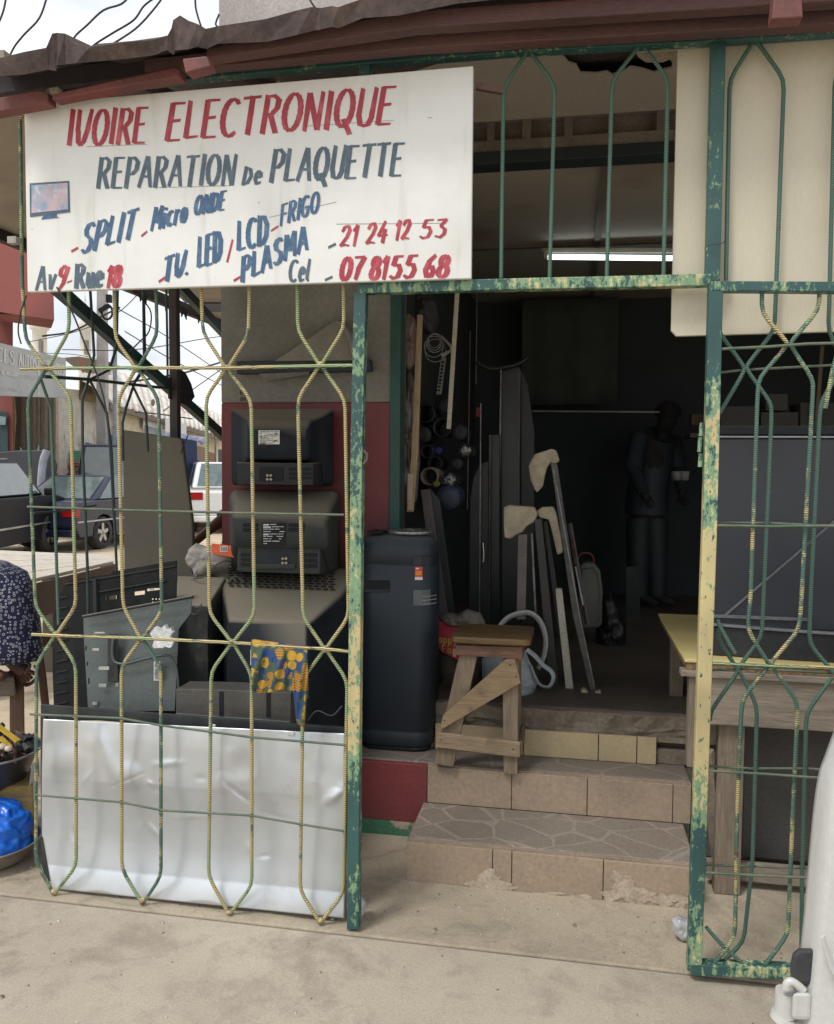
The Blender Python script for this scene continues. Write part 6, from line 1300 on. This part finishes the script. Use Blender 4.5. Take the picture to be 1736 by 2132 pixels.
M_CBLK = M('black car paint', (.007, .008, .010), (.009, .010, .012), sc=1, rough=.45, bmp=0, coat=0, spec=.2); M_CBLU = M('dark blue car paint', (.014, .018, .045), (.02, .024, .05), sc=1, rough=.28, bmp=0, coat=.3, spec=.4); M_CWHT = M('white car paint', (.74, .75, .74), (.7, .71, .7), sc=1, rough=.25, bmp=0, coat=.8)
Gz = -.06
L_ = 4.6; p = PZ(108, 1150, Gz); car('black_suv', 'black suv with alloy wheels parked nearest at the far left', (p.x, p.y), (-.20, .98, 0), L_, 1.85, 1.70, 1.08, 1.0, (.20, .37, .86, .97), M_CBLK, True, .37, anchor=(L_/2-.17*L_, -.92))
L_ = 4.6; p = PZ(217, 1143, Gz); car('blue_sedan', 'dark blue saloon car with red tail lights parked behind the black suv', (p.x, p.y), (.02, 1, 0), L_, 1.75, 1.42, .95, .86, (.30, .42, .68, .86), M_CBLU, False, .32, anchor=(L_/2-.80*L_, -.87))
L_ = 4.5; p = PZ(398, 1113, Gz); car('white_suv', 'white suv seen from behind with its rear window half hidden by the red pillar', (p.x, p.y), (-.47, .88, 0), L_, 1.85, 1.72, 1.10, 1.0, (.28, .40, .86, .99), M_CWHT, True, .36, anchor=(-L_/2, .9))
L_ = 4.6; L_ = 3.3; p = PD(232, 1085, 21.5); o = car('navy_van', 'tall navy blue van with a pale roof behind the blue saloon', (p.x, p.y), (-.42, .9, 0), L_, 1.8, 2.15, 1.15, 1.05, (.1, .2, .97, .995), M('navy van paint', (.015, .022, .05), (.012, .02, .045), rough=.3), True, .33, anchor=(-L_/2, 0)); o['category'] = 'van'
t = thing('raised_bonnet', 'raised dark car bonnet with a pale edge behind the black suv', 'bonnet', PD(60, 1060, 17.9))
slabt('panel', [(-60, 1055, 17.9), (-60, 948, 17.9), (30, 938, 17.9), (95, 937, 17.9), (112, 946, 18.0), (120, 968, 18.1), (116, 1000, 18.1), (100, 1050, 18.0)], .06, M('dull dark bonnet', (.035, .034, .04), (.028, .027, .032), sc=1, rough=.5), t, .02)
b = MB(); b.tube(smoothpath([PD(x, y, 17.7) for x, y in ((98, 938), (90, 960), (86, 1000), (86, 1050))], 4), .08, 8, flat=.4); b.build('bonnet_edge', M('pale edge', (.35, .36, .42)), t)
b = MB(); b.bar(PD(118, 985, 17.6), PD(122, 1050, 17.4), .02, .02); b.build('prop_rod', M_SLOT, t)
b = MB(); b.grid(lambda u, v: PZ(152+u*60, 1122+v*10-3*math.sin(u*3), -.02)+Vector((0, 0, .05+.08*math.sin(u*3)*(1-v))), 8, 3); tag(b.build('cardboard_sheet', M('tan cardboard', (.5, .42, .33)), solid=.02), 'flat cardboard sheet lying between the two dark cars', 'cardboard')  # plain tan cardboard colour

# plank table in the street
t = thing('street_table', 'long low table of bleached planks with a brown apron in the street', 'table', PD(120, 1300, 6.5))
ZT = .74
c = [PZ(-80, 1142, ZT), PZ(236, 1158, ZT), PZ(238, 1166, ZT), PZ(62, 1204, ZT), PZ(-80, 1236, ZT)]
b = MB()
for i in range(5):
    a0, a1 = i/5, (i+.93)/5; l0, l1 = PZ(-80, 1142, ZT).lerp(PZ(-80, 1240, ZT), a0), PZ(-80, 1142, ZT).lerp(PZ(-80, 1240, ZT), a1)
    r0, r1 = PZ(236, 1156, ZT).lerp(PZ(236, 1168, ZT), a0), PZ(236, 1156, ZT).lerp(PZ(236, 1168, ZT), a1); b.slab([l0, r0, r1, l1], (0, 0, -.03))
b.build('top_planks', wood('bleached planks', (.62, .56, .48), (.45, .40, .34), 'x'), t, bevel=.004)
q0, q1 = PZ(-80, 1240, ZT), PZ(236, 1168, ZT); b = MB(); hgt = .30
b.slab([q0+Vector((0, 0, -.031)), q1+Vector((0, 0, -.031)), q1+Vector((0, 0, -hgt)), q0+Vector((0, 0, -hgt))], (.02, .04, 0)); b.build('apron', wood('dark brown apron', (.095, .055, .035), (.06, .035, .022), 'x'), t, bevel=.004)
for a_ in (.05, .5, .95):
    p_ = q0.lerp(q1, a_)+Vector((-.1, .12, 0)); b = MB(); b.box(p_.x-.05, p_.x+.05, p_.y, p_.y+.1, -.06, ZT-.04); b.build('leg', M_SHED, t, bevel=.004)
for i, (x, y, s_) in enumerate(((282, 1135, 8), (262, 1128, 5), (240, 1215, 4), (296, 1142, 5), (106, 1275, 5), (140, 1140, 6))):
    pass
b = MB()
for _ in range(120):
    p_ = Vector((random.uniform(-12, -3.4), random.uniform(3.5, 14), -.058)); s_ = random.uniform(.012, .05)
    b.lathe(p_, [(s_, 0), (s_*.8, s_*.5), (.0, s_*.7)], 5, cap=False)
tag(b.build('street_rubble', M('rubble', (.42, .36, .28), (.2, .17, .14), sc=9)), 'pebbles and crumbs of rubble scattered over the sandy street', 'rubble', kind='stuff')

# ------------------------------------------------------------------ people
def skin(name, vs, es, rad, mat, parent, sub=2):
    org = wl(parent); me = bpy.data.meshes.new(name); bm = bmesh.new(); lay = bm.verts.layers.skin.verify(); V_ = []
    for i, (p, r_) in enumerate(zip(vs, rad)):
        v = bm.verts.new(Vector(p)-org); v[lay].radius = (r_, r_) if not isinstance(r_, tuple) else r_; v[lay].use_root = (i == 0); V_.append(v)
    for a, c in es: bm.edges.new((V_[a], V_[c]))
    bm.to_mesh(me); bm.free(); me.materials.append(mat); o = link(bpy.data.objects.new(name, me)); o.parent = parent; WL[o.name] = org
    s = o.modifiers.new('skin', 'SKIN'); s.use_smooth_shade = True; q = o.modifiers.new('sub', 'SUBSURF'); q.levels = q.render_levels = sub; return o
M_SKIN = M('dark skin', (.13, .055, .035), (.10, .042, .028), sc=8, rough=.5, bmp=.08, var=.08)
def person(label, J, loc, mats, extra=None, s=1.0, sk=None):
    sk = sk or M_SKIN
    """J: joint name -> point; one continuous body, hair and clothes as children"""
    t = thing('person', label, 'person', loc)
    names = ['pelvis', 'waist', 'chest', 'neck', 'jaw', 'head', 'crown', 'shL', 'elL', 'wrL', 'haL', 'shR', 'elR', 'wrR', 'haR', 'hipL', 'knL', 'anL', 'toL', 'hipR', 'knR', 'anR', 'toR']
    rad = [.125, .12, .14, .052, .07, .085, .06, .058, .042, .028, .03, .058, .042, .028, .03, .09, .058, .038, .03, .09, .058, .038, .03]
    for side in 'LR':
        J.setdefault('ha'+side, J['wr'+side]+(J['wr'+side]-J['el'+side]).normalized()*.09*s)
        J.setdefault('to'+side, J['an'+side]+Vector((.14, -.05, -.05))*s)
    E_ = [(0, 1), (1, 2), (2, 3), (3, 4), (4, 5), (5, 6), (2, 7), (7, 8), (8, 9), (9, 10), (2, 11), (11, 12), (12, 13), (13, 14), (0, 15), (15, 16), (16, 17), (17, 18), (0, 19), (19, 20), (20, 21), (21, 22)]
    skin('body', [J[n] for n in names], E_, [r_*s for r_ in rad], sk, t)
    for side in 'LR': # fingers
        wv, hv = J['wr'+side], J['ha'+side]; d_ = (hv-wv).normalized(); sd = d_.orthogonal().normalized()
        b = MB()
        for k, l in enumerate((.07, .08, .075, .06)):
            st_ = hv+sd*(k-1.5)*.02*s; b.tube([st_-d_*.02*s, st_+d_*l*.5*s, st_+d_*l*.9*s+d_.cross(sd)*.02*s], [.010*s, .009*s, .007*s], 6)
        b.tube([wv+d_*.03*s+sd*.03*s, wv+d_*.06*s+sd*.055*s, wv+d_*.09*s+sd*.06*s], [.011*s, .010*s, .008*s], 6); b.build('fingers', sk, t)
    hd = J['head']; up = (J['crown']-J['head']).normalized(); b = MB(); b.lathe((0, 0, 0), [(.0, -.0)], 3) if False else None
    b.tube([hd+up*.01*s, hd+up*.05*s, hd+up*.10*s, hd+up*.13*s], [.098*s, .102*s, .075*s, .02*s], 12); b.build('hair', M('black hair', (.012, .01, .009), rough=.9), t)
    for nm, chain, rads, mt in mats:
        b = MB(); b.tube(smoothpath([J[c_] if isinstance(c_, str) else c_ for c_ in chain], 4), [rads[0]*s+(rads[-1]-rads[0])*s*i/((len(chain)-1)*4) for i in range((len(chain)-1)*4+1)], 14); b.build(nm, mt, t)
    return t
# seated woman at the left edge
def dressmat():
    m, n, b = nodes('navy dress with white rings'); v = coords(n, rand=False); vo = N(n, 'ShaderNodeTexVoronoi'); vo.inputs['Scale'].default_value = 58; vo.inputs['Randomness'].default_value = .55
    n.links.new(v, vo.inputs['Vector']); a = ramp(n, vo.outputs[0], .20, .24, (0, 0, 0, 1), (1, 1, 1, 1)); c_ = ramp(n, vo.outputs[0], .36, .40, (1, 1, 1, 1), (0, 0, 0, 1))
    n.links.new(mix(n, math_(n, 'MULTIPLY', a, c_), (.018, .02, .06), (.42, .44, .5)), b.inputs['Base Color']); b.inputs['Roughness'].default_value = .85; return m
Q = lambda x, y, t=4.1: PD(x, y, t)
J = dict(pelvis=Q(-190, 1225), waist=Q(-195, 1160), chest=Q(-190, 1060), neck=Q(-185, 985), jaw=Q(-180, 960), head=Q(-178, 930), crown=Q(-180, 895), shL=Q(-225, 1010, 3.95), elL=Q(-215, 1120, 3.85), wrL=Q(-130, 1150, 3.8), shR=Q(-150, 1010, 4.25), elR=Q(-120, 1110, 4.3), wrR=Q(-70, 1180, 4.2),
         hipL=Q(-190, 1240, 4.0), knL=Q(-30, 1235, 4.0), anL=Q(-34, 1395, 4.0), toL=Q(10, 1412, 3.95), hipR=Q(-180, 1240, 4.2), knR=Q(10, 1215, 4.15), anR=Q(18, 1374, 4.12), toR=Q(46, 1394, 4.1))
w_ = person('seated person in a navy dress patterned with small white rings, bare foot in a sandal', J, Q(-190, 1290), [])
M_DR = dressmat()
def lo_(cx, cy, rx, ry, t_, dy): # ring of a skirt section in the vertical plane x/y(depth)
    c_ = Q(cx, cy, t_); return [c_+Vector((math.cos(a)*rx, math.sin(a)*ry, dy*math.sin(a))) for a in [2*math.pi*k/16 for k in range(16)]]
b = MB(); b.loft([lo_(-185, 990, .12, .1, 4.1, 0), lo_(-190, 1060, .20, .14, 4.1, 0), lo_(-190, 1160, .20, .15, 4.1, 0), lo_(-170, 1225, .24, .2, 4.1, .02)], cap=False)
rings = []
for cx, cy, rx, ry in ((-70, 1172, .19, .17), (-62, 1190, .29, .19), (-55, 1230, .315, .2), (-50, 1290, .33, .2), (-46, 1340, .335, .19), (-42, 1368, .33, .18)): rings.append(lo_(cx, cy, rx*.98, ry, 4.1, .0))
b.loft(rings, cap=True); b.build('dress', M_DR, w_)
# visible foot: toes and sandal
b = MB(); base = [(60, 1398), (56, 1404), (51, 1409), (46, 1413), (41, 1416)]; tip = [(72, 1402), (66, 1412), (60, 1418), (53, 1421), (46, 1423)]
for k, (a_, c_) in enumerate(zip(base, tip)): b.tube([Q(a_[0]-8, a_[1]-8), Q(*a_), Q(*c_, 4.09)], [.014-.0012*k, .0125-.0012*k, .010-.001*k], 8)
b.tube([Q(22, 1370), Q(36, 1384), Q(52, 1400)], [.036, .04, .036], 10, flat=.7); b.build('toes', M_SKIN, w_)
b = MB(); b.tube(smoothpath([Q(20, 1396, 4.12), Q(50, 1424, 4.12), Q(68, 1420, 4.11), Q(80, 1402, 4.11), Q(72, 1386, 4.12)], 4), .012, 8, flat=.5); b.tube(smoothpath([Q(42, 1374, 4.03), Q(62, 1384, 4.02), Q(52, 1404, 4.02)], 4), .008, 8); b.build('sandal', M('brown sandal', (.07, .04, .04)), w_)
t = thing('wooden_bench', 'rough brown wooden bench under the seated person', 'bench', Q(0, 1560, 4.2))
Wb = wood('brown bench wood', (.15, .085, .055), (.09, .05, .035), 'z'); Wc = wood('grey bench plank', (.17, .14, .11), (.12, .1, .08), 'x')
slabt('plank', [(-160, 1405, 4.05), (30, 1408, 4.05), (34, 1450, 4.05), (-160, 1460, 4.05)], .12, Wc, t)
slabt('leg', [(20, 1405, 4.12), (50, 1400, 4.12), (52, 1580, 4.12), (20, 1580, 4.12)], .08, Wb, t); slabt('leg', [(-120, 1400, 4.12), (-95, 1400, 4.12), (-95, 1600, 4.12), (-120, 1600, 4.12)], .08, Wb, t)
slabt('diagonal_leg', [(62, 1230, 4.5), (72, 1228, 4.5), (98, 1420, 4.5), (112, 1560, 4.5), (96, 1560, 4.5), (70, 1330, 4.5)], .06, Wb, t)
slabt('rail', [(62, 1322, 4.45), (120, 1320, 4.45), (120, 1346, 4.45), (66, 1348, 4.45)], .05, Wb, t)
slabt('seat', [(-230, 1262, 4.0), (-60, 1262, 4.0), (-60, 1280, 4.0), (-230, 1280, 4.0)], .4, Wc, t); slabt('leg', [(-215, 1282, 4.1), (-190, 1282, 4.1), (-190, 1600, 4.1), (-215, 1600, 4.1)], .08, Wb, t)

# bowl of charcoal, blue bag, basins
t = thing('charcoal_bowl', 'big dark metal bowl piled with charcoal and scraps', 'bowl', PD(-20, 1640, 3.5))
c_ = PD(-26, 1562, 3.5); zb = -.17
b = MB(); b.lathe(c_, [(.0, zb), (.09, zb), (.15, zb+.05), (.195, -.01), (.212, 0), (.205, .004), (.19, -.008), (.14, zb+.06), (.0, zb+.03)], 40, cap=False); b.build('bowl', M('dark enamel', (.06, .06, .065), (.045, .045, .05), rough=.35, met=.3), t)
b = MB(); b.tube([c_+Vector((.21*math.cos(a), .21*math.sin(a), .002)) for a in [2*math.pi*k/40 for k in range(40)]], .005, 6, closed=True); b.build('rim', M('bright rim', (.4, .4, .4), met=.6, rough=.3), t)
def scraps(nm, mt, n_, lo_s, hi_s, long_=1.0, zz=(0, .1), seed=2, label=None, parent=None, rr=.17):
    rnd = random.Random(seed); b = MB()
    for _ in range(n_):
        a = rnd.uniform(0, 6.28); r_ = rr*math.sqrt(rnd.random()); s_ = rnd.uniform(lo_s, hi_s); p_ = c_+Vector((r_*math.cos(a), r_*math.sin(a), rnd.uniform(*zz)*(1-r_/rr*.8)))
        d_ = Vector((rnd.uniform(-1, 1), rnd.uniform(-1, 1), rnd.uniform(-.5, .5))).normalized(); b.bar(p_-d_*s_*long_, p_+d_*s_*long_, s_*rnd.uniform(.6, 1.2), s_*rnd.uniform(.4, 1), up=(rnd.random(), rnd.random(), rnd.random()))
    o = b.build(nm, mt, parent, bevel=.002); 
    if not parent: tag(o, label, 'scraps', kind='stuff')
    return o
scraps('charcoal', M('charcoal', (.018, .018, .022), (.05, .045, .045), sc=20, rough=.7), 140, .012, .03, 1, (-.06, .12), 2, 'black charcoal lumps heaped in the dark bowl')
scraps('wood_scraps', M('burnt wood scraps', (.20, .09, .05), (.1, .05, .04), sc=12), 26, .008, .014, 4, (-.02, .08), 5, 'brown wood scraps mixed in the charcoal')
b = MB(); b.bar(PD(-20, 1500, 3.42), PD(38, 1543, 3.36), .022, .008); b.bar(PD(0, 1535, 3.4), PD(20, 1555, 3.36), .02, .008); tag(b.build('yellow_stick', M('yellow stick', (.5, .33, .03))), 'yellow flat stick poking out of the charcoal', 'stick')
b = MB(); b.lathe(PD(4, 1556, 3.34), [(.0, -.01), (.022, 0), (.018, .012), (.0, .016)], 7, cap=False); b.lathe(PD(18, 1560, 3.33), [(.0, -.01), (.018, 0), (.014, .012), (.0, .016)], 6, cap=False); tag(b.build('cream_peel', M('cream scrap', (.5, .42, .3))), 'cream coloured scraps on the rim of the charcoal bowl', 'scrap')
o = slabt('wooden_crate', [(-90, 1640, 3.42), (70, 1636, 3.42), (72, 1740, 3.42), (-90, 1750, 3.42)], .28, wood('mustard crate', (.25, .17, .05), (.14, .1, .05), 'x')); tag(o, 'brown yellow wooden crate carrying the charcoal bowl', 'crate')
o = slabt('paper_scrap', [(66, 1590, 3.3), (80, 1578, 3.3), (82, 1615, 3.3), (60, 1640, 3.3)], .01, M('grey paper', (.4, .38, .33))); tag(o, 'pale paper scrap between the crate and the sheet metal', 'paper')
t = thing('basin', 'shallow metal basin on the pavement holding the blue bag', 'basin', PZ(-22, 1795, 0))
c2 = PZ(-22, 1792, 0); b = MB(); b.lathe(c2, [(.0, .003), (.12, .003), (.165, .03), (.195, .085), (.205, .09), (.20, .094), (.185, .085), (.15, .03), (.0, .014)], 40, cap=False); b.build('basin_body', M('dull aluminium', (.36, .32, .28), (.28, .26, .24), met=.5, rough=.35), t)
from mathutils import noise as mnoise
b = MB(); rings = []
for i in range(41):
    v_ = i/40; r0 = .185*math.cos(v_*math.pi/2)**.55 if v_ < 1 else .004; z_ = .07+.20*math.sin(v_*math.pi/2); g_ = []
    for k in range(90):
        a = 2*math.pi*k/90; p_ = Vector((math.cos(a), math.sin(a), z_*6)); q_ = 1+.10*mnoise.noise(p_*2.2)-.16*abs(mnoise.noise(p_*4))-.07*abs(mnoise.noise(p_*10)); g_.append(c2+Vector((r0*q_*math.cos(a), r0*q_*math.sin(a), z_-.03*abs(mnoise.noise(p_*4))-.012*abs(mnoise.noise(p_*9)))))
    rings.append(g_)
b.loft(rings); tag(b.build('blue_bag', M('bright blue plastic', (.015, .12, .62), (.02, .17, .70), sc=8, rough=.28, bmp=.5, bsc=18)), 'bright blue plastic bag bulging out of the basin', 'bag')

# crouching person behind the pillar, bending person by the green door, person in the dark shop
Q2 = lambda x, y, t=5.4: PD(x, y, t)
J = dict(pelvis=Q2(560, 1190), waist=Q2(556, 1140), chest=Q2(545, 1080), neck=Q2(535, 1035), jaw=Q2(530, 1020), head=Q2(526, 1000), crown=Q2(524, 975), shL=Q2(505, 1062, 5.3), elL=Q2(462, 1082, 5.2), wrL=Q2(425, 1112, 5.1), shR=Q2(580, 1062, 5.5), elR=Q2(560, 1120, 5.6), wrR=Q2(510, 1130, 5.6),
         hipL=Q2(545, 1195, 5.3), knL=Q2(470, 1130, 5.25), anL=Q2(480, 1240, 5.2), hipR=Q2(572, 1195, 5.5), knR=Q2(520, 1130, 5.6), anR=Q2(530, 1240, 5.6))
pp_ = person('person in a dark top crouching behind the red pillar with one bare arm showing', J, Q2(540, 1280), [('shirt', ['waist', 'chest', 'neck'], (.16, .12), M('black top', (.015, .015, .018))), ('shorts', ['hipL', 'knL'], (.11, .09), M('black top', (.01,)*3)), ('sleeve', ['shL', 'elL'], (.07, .055), M('black top', (.01,)*3))])
Q3 = lambda x, y, t=14.6: PD(x, y, t*1.5)
def stripes():
    m, n, b = nodes('red striped shirt'); v = coords(n, rand=False); wv = N(n, 'ShaderNodeTexWave', wave_type='BANDS', bands_direction='Z'); wv.inputs['Scale'].default_value = 4.5; wv.inputs['Distortion'].default_value = 1.5; n.links.new(v, wv.inputs['Vector'])
    n.links.new(mix(n, ramp(n, wv.outputs[1], .55, .62), (.42, .12, .11), (.07, .035, .04)), b.inputs['Base Color']); b.inputs['Roughness'].default_value = .85; return m
J = dict(pelvis=Q3(190, 1030), waist=Q3(184, 1005), chest=Q3(165, 985), neck=Q3(150, 985), jaw=Q3(144, 990), head=Q3(140, 998), crown=Q3(134, 1006), shL=Q3(160, 980, 14.4), elL=Q3(166, 1010, 14.3), wrL=Q3(160, 1040, 14.2), shR=Q3(158, 978, 14.8), elR=Q3(152, 1010, 14.9), wrR=Q3(150, 1035, 14.8),
         hipL=Q3(192, 1038, 14.5), knL=Q3(186, 1085, 14.4), anL=Q3(192, 1130, 14.5), hipR=Q3(194, 1038, 14.8), knR=Q3(188, 1085, 14.8), anR=Q3(194, 1130, 14.8))
person('person in a red striped shirt bending over behind the blue saloon', J, Q3(190, 1135), [('shirt', [Q3(192, 1025), Q3(180, 996), Q3(162, 976), Q3(148, 978)], (.19, .15), stripes()), ('trousers', ['hipL', 'knL', 'anL'], (.13, .08), M('dull trousers', (.05, .05, .06)))], s=1.25)
Q4 = lambda x, y, t=6.5: PD(x, 825+(y-815)*420/535, t)
J = dict(pelvis=Q4(1345, 1130), waist=Q4(1348, 1060), chest=Q4(1362, 970), neck=Q4(1380, 905, 6.4), jaw=Q4(1386, 892, 6.35), head=Q4(1390, 872, 6.3), crown=Q4(1392, 840, 6.28), shL=Q4(1330, 925, 6.35), elL=Q4(1316, 1010, 6.2), wrL=Q4(1340, 1070, 6.0), shR=Q4(1398, 930, 6.6), elR=Q4(1412, 1010, 6.5), wrR=Q4(1420, 1065, 6.3),
         hipL=Q4(1330, 1140), knL=Q4(1328, 1245), anL=Q4(1330, 1345), hipR=Q4(1362, 1140), knR=Q4(1366, 1245), anR=Q4(1366, 1345))
M_DK = M('shade-toned blue shirt', (.024, .031, .040), (.027, .034, .044), sc=4); M_DT = M('shade-toned trousers', (.024, .029, .031))  # skin and clothes kept near the wall tone, painting in the shop's gloom
person('person in a blue shirt, coloured dim as if in shade, leaning forward at the back of the shop', J, Q4(1345, 1350), [('shirt', ['pelvis', 'waist', 'chest', Q4(1376, 918, 6.42)], (.165, .13), M_DK), ('sleeve', ['shL', 'elL'], (.075, .065), M_DK), ('sleeve', ['shR', 'elR'], (.075, .065), M_DK), ('sleeve', ['elL', 'wrL'], (.05, .045), M_DK), ('sleeve', ['elR', 'wrR'], (.05, .045), M_DK), ('trousers', ['hipL', 'knL', 'anL'], (.10, .07), M_DT), ('trousers', ['hipR', 'knR', 'anR'], (.10, .07), M_DT)], sk=M('shade-toned skin', (.028, .027, .027), rough=.85))

# crumbs, dust and bits of rubbish on the pavement
rnd = random.Random(11); b = MB()
for _ in range(620):
    x_, y_ = rnd.uniform(-2.4, 1.6), rnd.choice((rnd.uniform(-2.0, -.05), rnd.uniform(0, .35))); s_ = rnd.uniform(.0015, .0045)*(2.2 if rnd.random() < .05 else 1); z_ = .0005 if y_ < -.035 else .0045
    b.lathe((x_, y_, z_), [(s_, 0), (s_*.8, s_*.5), (.0, s_*.7)], 5, cap=False)
tag(b.build('grit', M('grit', (.16, .12, .085), (.5, .44, .36), sc=60, lo=.5, hi=.55)), 'grit and crumbs scattered on the concrete pavement', 'grit', kind='stuff')
